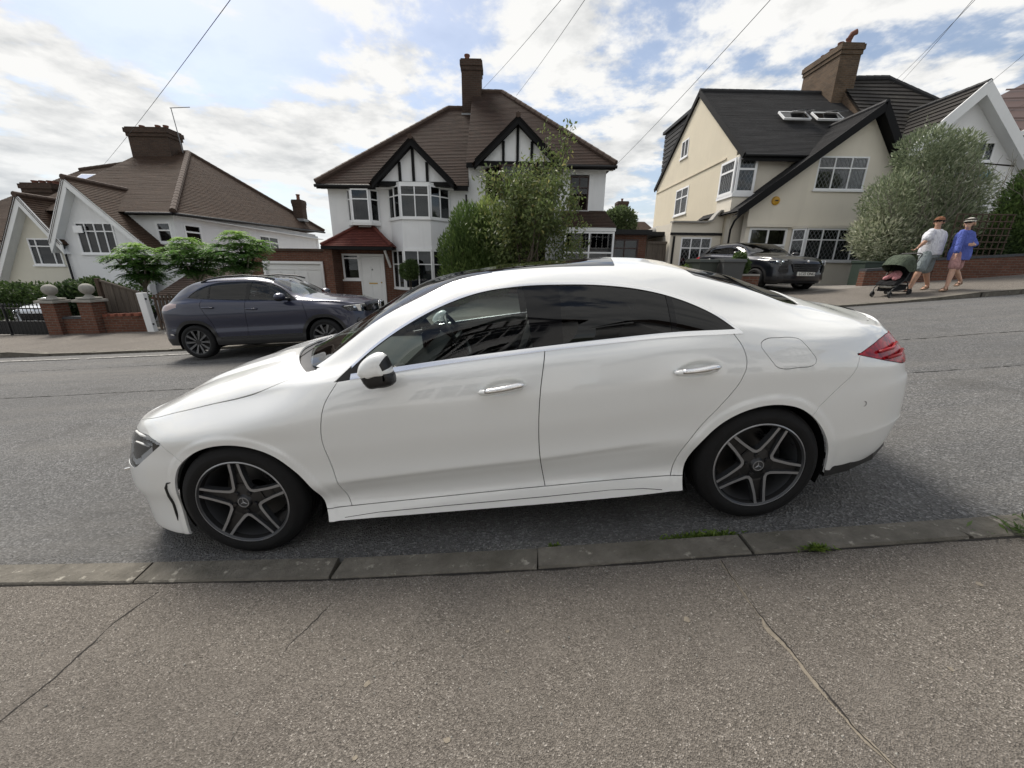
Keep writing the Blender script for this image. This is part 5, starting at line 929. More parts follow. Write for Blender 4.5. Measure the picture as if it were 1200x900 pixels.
def grid_loft(C, knots, ns, nv, sig=(2., 1.)):
    """C: stations x rings x 3 control points -> smooth grid"""
    st = np.r_[0, np.cumsum(np.linalg.norm(np.diff(C[:, 4], axis=0), axis=1))]
    G = pchip(st, C, np.linspace(0, st[-1], ns)); G = smooth_axis(G, sig[0], 0)
    G[0, :, 1] = 0; G[-1, :, 1] = 0
    G = np.moveaxis(catmull(knots, np.moveaxis(G, 1, 0), np.linspace(0, knots[-1], nv)), 0, 1)
    G = smooth_axis(G, sig[1], 1); G[:, -1, 1] = 0; G[0, :, 1] = 0; G[-1, :, 1] = 0
    return G
def car_grid(B, low, u0, up, fan, ns, nv, sig=(2., 1.), fr=(.93, .86, .74, .6, .33, 0.)):
    """B: plan stations; low[i]: (inset,height) rings; u0[i]: (inset,height) of the belt ring; up[i]: (y,h) rings; fan[i]: (a,h) of centre line at the ends"""
    B = np.array(B, float); n = len(B); T = np.gradient(B, axis=0); T[0] = (0, 1); T[-1] = (0, -1); T /= np.linalg.norm(T, axis=1)[:, None]; inn = np.stack([T[:, 1], -T[:, 0]], 1)
    C = []
    for i in range(n):
        row = []
        for (d, h) in list(low[i])+[u0[i]]:
            p = B[i]+inn[i]*d; row.append((p[0], max(p[1], 0), h))
        a0, y0, h0 = row[-1]
        if i in fan:
            ac, hc = fan[i]
            for q in fr: row.append((ac+(a0-ac)*q*q, y0*q, hc+(h0-hc)*q*q))
        else:
            for (y, h) in up[i]: row.append((a0, y, h))
        C.append(row)
    C = np.array(C); mid = C[n//2]; k = np.r_[0, np.cumsum(np.maximum(np.linalg.norm(np.diff(mid, axis=0), axis=1), .03))]
    return grid_loft(C, k, ns, nv, sig)
def grid_soup(G):
    ns, nv, _ = G.shape; V = G.reshape(-1, 3)
    du = np.gradient(G, axis=0); dv = np.gradient(G, axis=1); Nn = np.cross(du, dv).reshape(-1, 3); ln = np.linalg.norm(Nn, axis=1); bad = ln < 1e-9
    Nn[~bad] /= ln[~bad][:, None]; Nn[bad] = (0, 0, 1)
    F = []
    for i in range(ns-1):
        for j in range(nv-1):
            a = i*nv+j; F.append((a, a+nv, a+nv+1, a+1))
    # outward orientation
    c = V.mean(0)*np.array([1, 0, 1]); k = (ns//2)*nv+nv//3
    if Nn[k]@(V[k]-c) < 0: Nn = -Nn
    return Soup(V.copy(), Nn, F)
def part_mesh(name, V, Nn, faces, off=0., flange=.008, mirror=False, both=False, smooth=True):
    """mesh out of a set of soup faces, moved along its normals, with a turned-in edge"""
    used = sorted({i for f in faces for i in f}); mp = {u: k for k, u in enumerate(used)}; v = V[used]+Nn[used]*off; nn = Nn[used]; F = [tuple(mp[i] for i in f) for f in faces]
    if flange:
        cnt = {}
        for f in F:
            for k in range(len(f)):
                a, b = f[k], f[(k+1) % len(f)]; e = (min(a, b), max(a, b)); cnt[e] = None if e in cnt else (a, b)
        bd = [e for e in cnt.values() if e is not None and not (v[e[0]][1] < 1e-4 and v[e[1]][1] < 1e-4)]
        bv = sorted({i for e in bd for i in e}); n0 = len(v); m1 = {b: n0+k for k, b in enumerate(bv)}; m2 = {b: n0+len(bv)+k for k, b in enumerate(bv)}
        if bv:
            v = np.vstack([v, v[bv], v[bv]-nn[bv]*flange]); side = np.zeros((len(v)-n0, 3)); nn = np.vstack([nn, side])
            F = F+[(m1[a], m2[a], m2[b], m1[b]) for a, b in bd]
            for a, b in bd:
                fn = np.cross(v[m2[a]]-v[m1[a]], v[m1[b]]-v[m1[a]]); 
                for q in (m1[a], m1[b], m2[a], m2[b]): nn[q] += fn
            ln = np.linalg.norm(nn, axis=1); nn[ln > 0] /= ln[ln > 0][:, None]
    sets = [(v, nn, F)] if not mirror else []
    if mirror or both:
        M = np.array([1, -1, 1.]); sets.append((v*M, nn*M, [f[::-1] for f in F]))
    VV = []; FF = []; NNn = []; o = 0
    for a, b, c in sets: VV.append(a); NNn.append(b); FF += [tuple(i+o for i in f) for f in c]; o += len(a)
    VV = np.vstack(VV); NNn = np.vstack(NNn)
    me = bpy.data.meshes.new(name); me.from_pydata(VV.tolist(), [], FF); me.update(); me.shade_smooth()
    me.normals_split_custom_set_from_vertices(NNn.tolist())
    return me
def orient(S):
    """make face winding agree with the stored normals"""
    F = []
    for f in S.F:
        a, b, c = S.V[f[0]], S.V[f[1]], S.V[f[2]]; n = np.cross(b-a, c-a)
        if len(f) > 3: n = n+np.cross(c-a, S.V[f[3]]-a)
        F.append(f if n@S.N[f[0]] >= 0 else f[::-1])
    S.F = F

def lathe_mesh(name, prof, n, axis='y', smooth=True, sharp=35, closed=False):
    return MB().lathe(prof, n, axis, closed=closed).mesh(name, smooth, sharp)
def tyre_mesh(R, rr, w, n=64):
    """axis y; outer face at y=-w/2; sidewall bulge, shoulder, tread grooves"""
    h = w/2; P = [(rr-.012, -h+.03), (rr-.004, -h+.012), (rr+.006, -h+.008), (rr+.02, -h+.002), (rr+.045, -h-.004), (R-.045, -h-.002), (R-.026, -h+.006), (R-.012, -h+.018), (R-.004, -h+.032)]
    for g in (-.05, -.017, .017, .05):
        P += [(R, g-.006), (R-.007, g-.004), (R-.007, g+.004), (R, g+.006)]
    P += [(R-.004, h-.032), (R-.014, h-.014), (R-.045, h), (rr+.02, h-.002), (rr-.004, h-.012), (rr-.012, h-.03)]
    return MB().lathe(P, n, 'y', closed=True).mesh('tyre', True, 40)
def star_emblem(parent, c, r, mat, y):
    """three pointed star in a ring, on a face that looks to -y"""
    m = MB(); m.lathe([(r*.86, y), (r*.86, y-.003), (r, y-.003), (r, y)], 32, 'y', c=(c[0], 0, c[1]), closed=True)
    for k in range(3):
        a = math.pi/2+k*2*math.pi/3; t = (c[0]+math.cos(a)*r*.88, c[1]+math.sin(a)*r*.88)
        for s in (-1, 1):
            b = a+s*math.pi/3; q = (c[0]+math.cos(b)*r*.17, c[1]+math.sin(b)*r*.17)
            m.add([(c[0], y-.006, c[1]), (t[0], y-.0015, t[1]), (q[0], y-.0015, q[1])], [(0, 1, 2) if s < 0 else (0, 2, 1)])
    return m.build('emblem', mat, parent)
def hero_wheel(name, parent, loc, rot, flip=False):
    e = bpy.data.objects.new(name, None); COL.objects.link(e); e.parent = parent; e.location = loc; e.rotation_euler = (0, 0, math.pi if flip else 0)
    R, rr, w = .3275, .231, .225; h = w/2
    link_mesh('tyre', tyre_mesh(R, rr, w, 72), M['rubber'], e)
    def pt(r, a): return (math.cos(a)*r, math.sin(a)*r)
    # barrel and lip
    rim = MB(); y0 = -h+.012
    rim.lathe([(.236, y0+.006), (.2415, y0), (.2405, y0-.006), (.234, y0-.008), (.228, y0-.002), (.222, y0+.012), (.214, y0+.035), (.208, y0+.09), (.205, h-.02), (.232, h-.02), (.236, y0+.02)], 72, 'y', closed=True)
    rimo = rim.build('rim', M['rim_grey'], e, True, 35)
    MB().lathe([(.2355, y0-.0083), (.2415, y0-.0015), (.2425, y0-.0008), (.2418, y0-.0065), (.2362, y0-.0092)], 72, 'y', closed=True).build('rim_edge', M['rim_cut'], rimo, True, 40)
    # five double spokes
    bars = MB(); webs = MB(); flats = MB()
    for k in range(5):
        t = rot+k*2*math.pi/5
        outl = []
        for s in (1, -1):
            A = R_(36); pl = [(.233, s*R_(7.2)), (.165, s*R_(11.5)), (.112, s*R_(21.5)), (.094, s*R_(29)), (.0885, s*A)]
            wd = [.0145, .0135, .0145, .016, .016]; pp = [np.array(pt(r, t+a)) for r, a in pl]
            L = []; Rr = []
            for i in range(len(pp)):
                d = pp[min(i+1, 4)]-pp[max(i-1, 0)]; d /= np.linalg.norm(d); nn = np.array([-d[1], d[0]])*s
                if i == 4: nn = -np.array(pt(1, t+s*A))
                if i == 0: nn = np.array([-math.sin(t), math.cos(t)])*-s
                L.append(pp[i]); Rr.append(pp[i]+nn*wd[i])
            dep = [y0-.001, y0+.002, y0+.006, y0+.008, y0+.0085]
            # machined faces, dark flanks
            for i in range(4):
                q = [(L[i][0], dep[i], L[i][1]), (L[i+1][0], dep[i+1], L[i+1][1]), (Rr[i+1][0], dep[i+1], Rr[i+1][1]), (Rr[i][0], dep[i], Rr[i][1])]
                n_ = Vector(q[1])-Vector(q[0]); n_ = n_.cross(Vector(q[2])-Vector(q[0])); 
                flats.add(q, [(0, 1, 2, 3)] if n_.y < 0 else [(3, 2, 1, 0)])
                lo = [(x, yy+.0008, z) for x, yy, z in q]; hi = [(x*1., yy+.034, z*1.) for x, yy, z in q]
                bars.add(lo+hi, [(0, 1, 2, 3), (7, 6, 5, 4), (0, 4, 5, 1), (1, 5, 6, 2), (2, 6, 7, 3), (3, 7, 4, 0)])
            outl.append(Rr)
        # recessed web between the two bars of a spoke
        for i in range(4):
            a, b, c, d = outl[0][i], outl[0][i+1], outl[1][i+1], outl[1][i]; yy = y0+.018
            webs.add([(a[0], yy, a[1]), (b[0], yy+.004, b[1]), (c[0], yy+.004, c[1]), (d[0], yy, d[1])], [(0, 1, 2, 3)])
    for mb, nm, mt in ((bars, 'spoke_flank', 'rim_grey'), (webs, 'spoke_web', 'rim_dark'), (flats, 'spoke_face', 'rim_cut')): mb.build(nm, M[mt], rimo)
    hub = MB().lathe([(.0, y0+.004), (.034, y0+.004), (.037, y0+.008), (.04, y0+.012), (.09, y0+.02), (.092, y0+.05), (0, y0+.055)], 40, 'y').build('hub', M['rim_dark'], rimo, True, 30)
    cap = MB().lathe([(.0, y0+.001), (.031, y0+.001), (.033, y0+.004), (.033, y0+.012)], 40, 'y').build('centre_cap', M['rim_grey'], e, True, 30)
    star_emblem(rimo, (0, 0), .029, M['rim_cut'], y0+.0005)
    bolts = MB()
    for k in range(5):
        p = pt(.056, rot+math.pi/5+k*2*math.pi/5); bolts.lathe([(0, y0+.004), (.0105, y0+.004), (.0125, y0+.008), (.0125, y0+.03)], 6, 'y', c=(p[0], 0, p[1]))
    bolts.build('wheel_bolts', M['rim_dark'], rimo)
    MB().lathe([(.06, .03), (.168, .03), (.17, .034), (.17, .05), (.06, .05)], 48, 'y', closed=True).build('brake_disc', M['steel'], e, True, 30)
    cal = MB()
    for a in np.linspace(R_(-28), R_(28), 8):
        p = pt(.148, a+.35); cal.cbox((p[0], .025, p[1]), (.055, .085, .05), .012)
    cal.build('brake_caliper', M['rim_dark'], e)
    v = pt(.212, rot-R_(36)); MB().lathe([(0, 0), (.004, 0), (.004, .03), (0, .03)], 8, 'y', c=(v[0], y0+.012, v[1])).build('valve', M['black'], e)
    return e

def hero_car():
    B = [(-.925, 0), (-.915, .30), (-.865, .53), (-.73, .715), (-.56, .81), (-.35, .878), (-.1, .905), (.2, .912), (.42, .912), (.6, .910), (.8, .908), (1.0, .907), (1.25, .906), (1.6, .906), (2.0, .907), (2.3, .910),
         (2.6, .915), (2.8, .914), (3.05, .902), (3.25, .880), (3.45, .825), (3.62, .715), (3.705, .52), (3.74, .28), (3.763, 0)]
    fl = [(.045, .125), (.024, .155), (.026, .235), (0, .40), (.005, .46), (.035, .58), (.075, .67)]
    rl = [(.06, .31), (.03, .38), (.012, .45), (0, .54), (0, .64), (.022, .75), (.06, .87)]
    low = [fl]*4+[
        [(.025, .13), (.010, .165), (.014, .24), (0, .41), (.002, .47), (.02, .585), (.06, .69)],
        [(.01, .14), (.0, .18), (.008, .26), (0, .42), (0, .48), (.008, .60), (.035, .72)],
        [(.02, .17), (.015, .24), (.008, .30), (.002, .43), (0, .49), (.002, .62), (.022, .745)],
        [(.015, .18), (.018, .25), (.012, .30), (.002, .43), (0, .49), (0, .64), (.02, .79)]]
    for st, sb, cr, sh in ((.254, .185, .412, .82), (.258, .187, .418, .84), (.262, .188, .428, .85), (.268, .19, .437, .855), (.276, .192, .447, .86), (.288, .196, .462, .868), (.298, .205, .487, .885), (.304, .222, .515, .90)):
        low.append([(.004, sb), (.026, st), (.036, st+.03), (.003, cr), (.007, cr+.045), (0, cr+.22), (.012, sh)])
    low += [[(.02, .25), (.018, .31), (.014, .36), (.003, .53), (0, .57), (0, .74), (.014, .90)], [(.02, .25), (.018, .31), (.012, .36), (.002, .53), (0, .57), (0, .74), (.014, .895)],
            [(.02, .25), (.012, .32), (.006, .38), (0, .52), (0, .58), (.006, .74), (.02, .875)], [(.03, .26), (.012, .34), (.004, .40), (0, .52), (0, .60), (.008, .74), (.028, .865)],
            [(.04, .28), (.015, .36), (.004, .43), (0, .53), (0, .62), (.012, .745), (.05, .86)]]+[rl]*4
    u0 = [(.135, .735)]*3+[(.125, .742), (.095, .757), (.105, .79), (.115, .835), (.11, .88), (.075, .915), (.054, .93), (.047, .94), (.045, .947), (.044, .955), (.042, .97), (.042, .984), (.042, .994), (.05, .99), (.052, .98), (.052, .965), (.068, .955), (.11, .965),
          (.155, .985), (.15, 1.005), (.15, 1.02), (.15, 1.03)]
    up = {4: [(.66, .785), (.58, .80), (.48, .815), (.38, .825), (.2, .835), (0, .84)], 5: [(.73, .825), (.66, .86), (.56, .88), (.45, .892), (.25, .908), (0, .915)],
          6: [(.765, .86), (.70, .90), (.60, .93), (.48, .95), (.25, .972), (0, .98)], 7: [(.785, .905), (.72, .95), (.62, .985), (.5, 1.005), (.25, 1.03), (0, 1.04)],
          8: [(.815, .935), (.765, .955), (.715, .972), (.675, .99), (.35, 1.095), (0, 1.125)], 9: [(.838, .95), (.80, .975), (.745, 1.01), (.665, 1.085), (.35, 1.18), (0, 1.21)],
          10: [(.818, .985), (.79, 1.05), (.73, 1.115), (.64, 1.205), (.35, 1.285), (0, 1.305)], 11: [(.815, 1.0), (.775, 1.115), (.705, 1.215), (.607, 1.29), (.35, 1.37), (0, 1.388)],
          12: [(.814, 1.012), (.768, 1.165), (.685, 1.295), (.585, 1.375), (.35, 1.418), (0, 1.432)], 13: [(.814, 1.03), (.766, 1.19), (.68, 1.335), (.585, 1.393), (.35, 1.438), (0, 1.453)],
          14: [(.816, 1.045), (.772, 1.19), (.688, 1.308), (.59, 1.373), (.35, 1.432), (0, 1.448)], 15: [(.824, 1.052), (.788, 1.15), (.71, 1.235), (.60, 1.332), (.35, 1.405), (0, 1.42)],
          16: [(.84, 1.04), (.79, 1.09), (.715, 1.155), (.62, 1.25), (.35, 1.33), (0, 1.35)], 17: [(.835, 1.015), (.785, 1.06), (.71, 1.12), (.63, 1.188), (.35, 1.28), (0, 1.302)],
          18: [(.82, .995), (.765, 1.035), (.70, 1.065), (.625, 1.095), (.35, 1.18), (0, 1.20)], 19: [(.785, .99), (.735, 1.02), (.675, 1.045), (.60, 1.065), (.35, 1.115), (0, 1.13)],
          20: [(.69, .99), (.64, 1.005), (.58, 1.02), (.5, 1.035), (.3, 1.06), (0, 1.075)]}
    fan = {0: (-.79, .735), 1: (-.775, .742), 2: (-.74, .758), 3: (-.66, .797), 21: (3.53, 1.06), 22: (3.575, 1.045), 23: (3.60, 1.035), 24: (3.613, 1.03)}
    G = car_grid(B, low, u0, up, fan, 430, 172, (4.5, 1.0))
    def sst(x, a, b): t = np.clip((x-a)/(b-a), 0, 1); return t*t*(3-2*t)
    sv = lambda V: V[:, [0, 2]]          # side view
    pv = lambda V: V[:, [0, 1]]          # plan view
    fv = lambda V: V[:, [1, 2]]          # front view
    # ---- panel lines, measured from the photograph
    dlo = np.vstack([curve2([(.585, .936), (.765, 1.077), (.96, 1.19), (1.145, 1.268), (1.325, 1.316), (1.545, 1.334), (1.75, 1.328), (1.965, 1.309), (2.13, 1.28), (2.285, 1.235), (2.405, 1.184), (2.515, 1.118), (2.575, 1.065), (2.608, 1.032)], 90),
                     curve2([(2.575, 1.031), (2.283, 1.036), (1.973, 1.026), (1.642, 1.011), (.893, .963), (.604, .936)], 60)])
    arch_f = np.vstack([curve2([(-.345, .06), (-.352, .25), (-.345, .36), (-.318, .484), (-.276, .553), (-.182, .624), (-.074, .663), (.036, .668), (.138, .646), (.233, .599), (.32, .506), (.385, .402), (.421, .309), (.432, .25), (.433, .06)], 110)])
    arch_r = np.vstack([curve2([(2.328, .06), (2.326, .22), (2.33, .309), (2.362, .431), (2.432, .533), (2.522, .614), (2.645, .667), (2.772, .677), (2.882, .649), (2.977, .579), (3.039, .497), (3.075, .411), (3.092, .305), (3.093, .06)], 110)])
    door_f = curve2([(.607, .940), (.54, .839), (.51, .74), (.498, .672), (.511, .528), (.528, .39), (.562, .256)], 60)
    door_b = curve2([(1.638, 1.012), (1.604, .846), (1.581, .576), (1.581, .495), (1.602, .286)], 50)
    door_r = curve2([(2.56, 1.031), (2.592, .974), (2.604, .9), (2.577, .816), (2.494, .701), (2.396, .582), (2.316, .458), (2.269, .303)], 60)
    sill = curve2([(.40, .252), (1.0, .270), (1.6, .289), (2.0, .299), (2.4, .304)], 40)
    belt = curve2([(.604, .940), (.893, .963), (1.642, 1.011), (1.973, 1.026), (2.283, 1.036), (2.575, 1.031)], 60)
    fuel = curve2([(2.683, .962), (2.687, .985), (2.71, .997), (2.78, .999), (2.85, .994), (2.88, .985), (2.90, .963), (2.93, .92), (2.948, .89), (2.944, .868), (2.925, .859), (2.86, .857), (2.77, .859), (2.748, .868), (2.73, .89), (2.70, .935)], 100, True)
    lamp_f = np.array([(-.88, .70), (-.63, .70), (-.47, .702), (-.40, .69), (-.352, .677), (-.45, .62), (-.60, .53), (-.64, .515), (-.88, .52)]); lamp_f = poly2(lamp_f, 120)
    lamp_r = poly2([(3.185, .886), (3.26, .912), (3.35, .936), (3.43, .946), (3.72, .935), (3.72, .785), (3.5, .80), (3.33, .845)], 140)
    hoodl = curve2([(-.70, .58), (-.56, .678), (-.485, .716), (-.295, .758), (-.1, .776), (.08, .785), (.2, .783), (.28, .772), (.345, .753), (.40, .728)], 90)      # plan
    hoodr = curve2([(.40, .728), (.36, .68), (.25, .5), (.16, .25), (.13, 0), (.13, -.02)], 50)
    wsb = curve2([(.47, .715), (.42, .68), (.325, .5), (.245, .25), (.215, 0), (.215, -.02)], 50)
    ws_top = curve2([(1.245, .62), (1.19, .5), (1.13, .25), (1.11, 0), (1.11, -.02)], 40)
    wsl = curve2([(.40, .715), (.44, .69), (.66, .645), (.855, .618), (1.085, .588), (1.26, .568), (1.5, .55)], 60)
    pano = poly2([(1.27, -.1), (1.29, .3), (1.335, .545), (1.6, .55), (2.06, .545), (2.10, .3), (2.11, -.1)], 200)
    rw = np.vstack([curve2([(2.47, .575), (2.62, .588), (2.8, .60), (2.98, .598), (3.065, .565), (3.10, .4), (3.115, 0), (3.115, -.1)], 60), curve2([(2.40, -.1), (2.40, 0), (2.41, .3), (2.47, .575)], 40)])
    seam_r = curve2([(3.19, .878), (3.16, .81), (3.06, .715), (2.99, .645), (2.94, .58)], 40)
    seam_f = curve2([(-.352, .677), (-.30, .63), (-.24, .585)], 20)
    lid = np.vstack([curve2([(3.085, .585), (3.2, .645), (3.32, .66), (3.42, .62), (3.49, .5), (3.535, .3), (3.56, 0), (3.56, -.1)], 70), curve2([(3.13, -.1), (3.13, 0), (3.115, .4), (3.085, .585)], 30)])
    ny = G[:, :, 1] > .35; Q = G[:, :, [0, 2]].reshape(-1, 2)
    for ar in (arch_f, arch_r):
        d = sdf_poly(Q, ar).reshape(G.shape[:2]); G[:, :, 1] += np.where(ny & (G[:, :, 2] < .8), .006*(1-sst(d, .028, .052)), 0)
    hcr = np.interp(G[:, :, 0], [.53, 1.08, 1.57, 2.29], [.41, .441, .462, .521]); G[:, :, 1] -= np.where(ny, .009*sst(hcr-G[:, :, 2], -.002, .022)*(1-sst(hcr-G[:, :, 2], .05, .13))*sst(G[:, :, 0], .44, .62)*(1-sst(G[:, :, 0], 2.0, 2.3)), 0)
    for hx, hz in ((1.425, .862), (2.372, .887)):
        ex = ((G[:, :, 0]-hx)/.115)**2+((G[:, :, 2]-hz-(G[:, :, 0]-hx)*.07)/.036)**2; G[:, :, 1] -= np.where(ny, .021*(1-sst(ex, .15, 1.)), 0)
    yc = np.interp(G[:, :, 0], [-.8, -.4, .3], [.30, .40, .50]); fade = sst(G[:, :, 0], -.72, -.3)*(1-sst(G[:, :, 0], .05, .2))*(G[:, :, 2] > .7)
    G[:, :, 2] += fade*.016*(1-sst(G[:, :, 1], yc-.035, yc+.035)); yd = np.interp(G[:, :, 0], [-.8, -.4, .3], [.12, .16, .22]); G[:, :, 2] -= fade*.009*(1-sst(G[:, :, 1], yd-.06, yd+.06))
    S = grid_soup(G); coarse = grid_soup(G[::6, ::5])
    gy = G[:, :120].reshape(-1, 3); gy = gy[gy[:, 1] > .3]
    def surf_y(a_, h_): return float(gy[np.argmin((gy[:, 0]-a_)**2+(gy[:, 2]-h_)**2), 1])
    g = .0021
    upper = lambda V: V[:, 2] > .70
    def poly_cut(poly, view, sel=None):
        def fn(V):
            d = sdf_poly(view(V), poly)
            return d if sel is None else np.where(sel(V), d, 1.)
        S.cut(fn)
    def gap_cut(line, view, sel=None, w=g):
        for s_ in (w, -w):
            lo = line.min(0)-.03; hi = line.max(0)+.03
            def fn(V):
                Q = view(V); d = np.full(len(V), 9.); near = ((Q > lo) & (Q < hi)).all(1)
                if sel is not None: near &= sel(V)
                if near.any():
                    dd, par = sdf_line(Q[near], line); dd = dd-s_; bad = (par < -.02) | (par > 1.02) | (np.abs(dd) > .05); dd = np.where(bad, 9., dd); d[near] = dd
                return d
            f0 = fn(S.V); S.cut(fn, mask=f0 < 5)
    body_side = lambda V: (V[:, 2] < 1.1)
    poly_cut(arch_f, sv, lambda V: V[:, 1] > .3); poly_cut(arch_r, sv, lambda V: V[:, 1] > .3)
    # window band: chrome ring outside, glass inside
    def inset(poly, d):
        # offset polygon through the distance field of the soup is not needed: shift towards inside along normals
        t = np.roll(poly, -1, 0)-np.roll(poly, 1, 0); t /= np.linalg.norm(t, axis=1)[:, None]; n_ = np.stack([t[:, 1], -t[:, 0]], 1); q = poly+n_*d
        if not inside(q[:1]*1., poly)[0]: q = poly-n_*d
        return q
    S.cut(lambda V: np.where(V[:, 1] > .45, sdf_poly(sv(V), dlo), 1.))
    S.cut(lambda V: np.where(V[:, 1] > .45, sdf_poly(sv(V), dlo)+.0115, 1.))
    beltU = belt+np.array([0, .021])
    gap_cut(beltU, sv, lambda V: V[:, 1] > .6, 0.)
    pil = [[(1.548, 1.36), (1.585, 1.0)], [(1.733, 1.36), (1.735, 1.0)], [(2.262, 1.30), (2.272, 1.0)], [(2.292, 1.30), (2.30, 1.0)], [(.70, 1.12), (.79, .94)]]
    for q in pil: gap_cut(poly2(q+q[::-1], 3)[:2] if False else np.array(q, float), sv, lambda V: V[:, 1] > .45, 0.)
    gap_cut(door_f, sv, body_side); gap_cut(door_b, sv, body_side); gap_cut(door_r, sv, body_side); gap_cut(sill, sv, body_side)
    def fuel_cut():
        S.cut(lambda V: np.where(V[:, 1] > .5, sdf_poly(sv(V), fuel)-.0015, 1.)); S.cut(lambda V: np.where(V[:, 1] > .5, sdf_poly(sv(V), fuel)+.0015, 1.))
    fuel_cut()
    poly_cut(lamp_f, sv, lambda V: V[:, 1] > .40); poly_cut(lamp_r, sv, lambda V: V[:, 1] > .35)
    S.cut(lambda V: np.where(V[:, 1] > .40, sdf_poly(sv(V), lamp_f)-.003, 1.)); S.cut(lambda V: np.where(V[:, 1] > .35, sdf_poly(sv(V), lamp_r)-.003, 1.))
    hood_sel = lambda V: (V[:, 0] < .55) & (V[:, 2] > .66)
    gap_cut(hoodl, pv, hood_sel); gap_cut(hoodr, pv, lambda V: (V[:, 0] < .6) & (V[:, 2] > .85), 0.); gap_cut(wsb, pv, lambda V: (V[:, 2] > .85), 0.)
    gap_cut(wsl, pv, lambda V: (V[:, 2] > .93) & (V[:, 0] < 1.6), 0.); gap_cut(ws_top, pv, lambda V: V[:, 2] > 1.2, 0.)
    poly_cut(pano, pv, lambda V: V[:, 2] > 1.25); poly_cut(rw, pv, lambda V: (V[:, 2] > 1.0))
    gap_cut(seam_r, sv, body_side, .0012); gap_cut(seam_f, sv, body_side, .001); [S.cut(lambda V, q=q: np.where(V[:, 2] > .93, sdf_poly(pv(V), lid)+q, 1.)) for q in (-.002, .002)]
    orient(S)
    C = S.centroids(); F = S.F; n = len(F); lab = np.array(['body']*n, dtype=object)
    a, y, h = C[:, 0], C[:, 1], C[:, 2]; sC = C[:, [0, 2]]; pC = C[:, [0, 1]]
    dl = sdf_poly(sC, dlo); side = y > .45
    def lside(line, Q): return sdf_line(Q, line)
    # doors
    fd = np.vstack([door_f, door_b[::-1], belt[(belt[:, 0] > .61) & (belt[:, 0] < 1.63)][::-1]]); rd = np.vstack([door_b, door_r[::-1]])
    sill_h = np.interp(a, sill[:, 0], sill[:, 1])
    low_ok = (h > sill_h) & (y > .5)
    lab[inside(sC, fd) & low_ok & (dl > 0)] = 'front_door'; lab[inside(sC, rd) & low_ok & (dl > 0)] = 'rear_door'
    lab[(h < sill_h) & (a > .40) & (a < 2.36) & (y > .5)] = 'sill'
    # bumpers
    sr = np.interp(h, seam_r[::-1, 1], seam_r[::-1, 0]); lab[(a > sr) & (a > 2.9) & (h < .868)] = 'rear_bumper'
    sf = np.interp(h, seam_f[::-1, 1], seam_f[::-1, 0]); lab[(a < sf) & (h < .66) & (a < -.2)] = 'front_bumper'
    lab[(a < -.60) & (h < .72)] = 'front_bumper'
    # hood, cowl, windscreen, roof, rear window, lid
    hl = np.interp(a, hoodl[:, 0], hoodl[:, 1]); hr = np.interp(y, hoodr[::-1, 1], hoodr[::-1, 0]); wb = np.interp(y, wsb[::-1, 1], wsb[::-1, 0]); wt = np.interp(y, ws_top[::-1, 1], ws_top[::-1, 0]); wl = np.interp(a, wsl[:, 0], wsl[:, 1])
    hood_front = np.interp(y, [0, .3, .53, .62, .72], [-.79, -.775, -.735, -.66, -.5])
    lab[(a < hr) & (y < hl) & (h > .70) & (a > -.785) & (a > hood_front+.004)] = 'hood'
    lab[(a >= hr) & (a < wb) & (y < .722) & (h > .85) & (y < wl+.03)] = 'cowl'
    lab[(a >= wb) & (a < wt) & (y < wl) & (h > .9)] = 'windscreen'
    lab[(a >= wt) & (a < 1.40) & (y < wl) & (h > 1.2)] = 'roof_header'
    lab[inside(pC, pano) & (h > 1.25)] = 'sunroof'
    lab[inside(pC, rw) & (h > 1.0) & (a > 2.39)] = 'rear_window'
    ld = np.where(h > .93, sdf_poly(pC, lid), 1.); lab[ld < -.002] = 'boot_lid'
    # glass house
    dls = np.where(side, dl, 1.)
    lab[(dls < 0) & (dls > -.0115)] = 'window_trim'
    gl = dls < -.0115
    bh = np.interp(a, beltU[:, 0], beltU[:, 1]); 
    def xl(q): (x0, z0), (x1, z1) = q; return x0+(h-z0)*(x1-x0)/(z1-z0)
    lab[gl & (h < bh)] = 'window_trim'; lab[(dls < 0) & (a < .67) & (h < bh+.03)] = 'pillar_trim'
    gg = gl & (h >= bh)
    lab[gg & (a < xl(pil[0]))] = 'front_window'; lab[gg & (a >= xl(pil[0])) & (a < xl(pil[1]))] = 'pillar_trim_b'; lab[gg & (a >= xl(pil[1])) & (a < xl(pil[2]))] = 'rear_side_window'
    lab[gg & (a >= xl(pil[2])) & (a < xl(pil[3]))] = 'pillar_trim_c'; lab[gg & (a >= xl(pil[3]))] = 'quarter_window'; lab[gg & (a < xl(pil[4]))] = 'pillar_trim'
    fu = sdf_poly(sC, fuel); lab[(fu < -.0015) & (y > .5)] = 'fuel_cap'
    lf = sdf_poly(sC, lamp_f); lab[(lf < 0) & (y > .40)] = 'headlight'; lr = sdf_poly(sC, lamp_r); lab[(lr < 0) & (y > .35)] = 'tail_light'
    # delete: arches, gaps
    dead = (inside(sC, arch_f) | inside(sC, arch_r)) & (y > .3)
    def gapmask(line, Q, sel, w=g):
        m = np.zeros(n, bool); lo = line.min(0)-.02; hi = line.max(0)+.02; near = ((Q > lo) & (Q < hi)).all(1) & sel
        if near.any(): d, par = sdf_line(Q[near], line); m[near] = (np.abs(d) < w) & (par > -.02) & (par < 1.02)
        return m
    bs = h < 1.1
    for ln, w in ((door_f, g), (door_b, g), (door_r, g), (sill, g), (seam_r, .0012), (seam_f, .001)): dead |= gapmask(ln, sC, bs, w) & (dls > -.001)
    dead |= gapmask(hoodl, pC, (a < .55) & (h > .66)); dead |= np.abs(ld) < .002
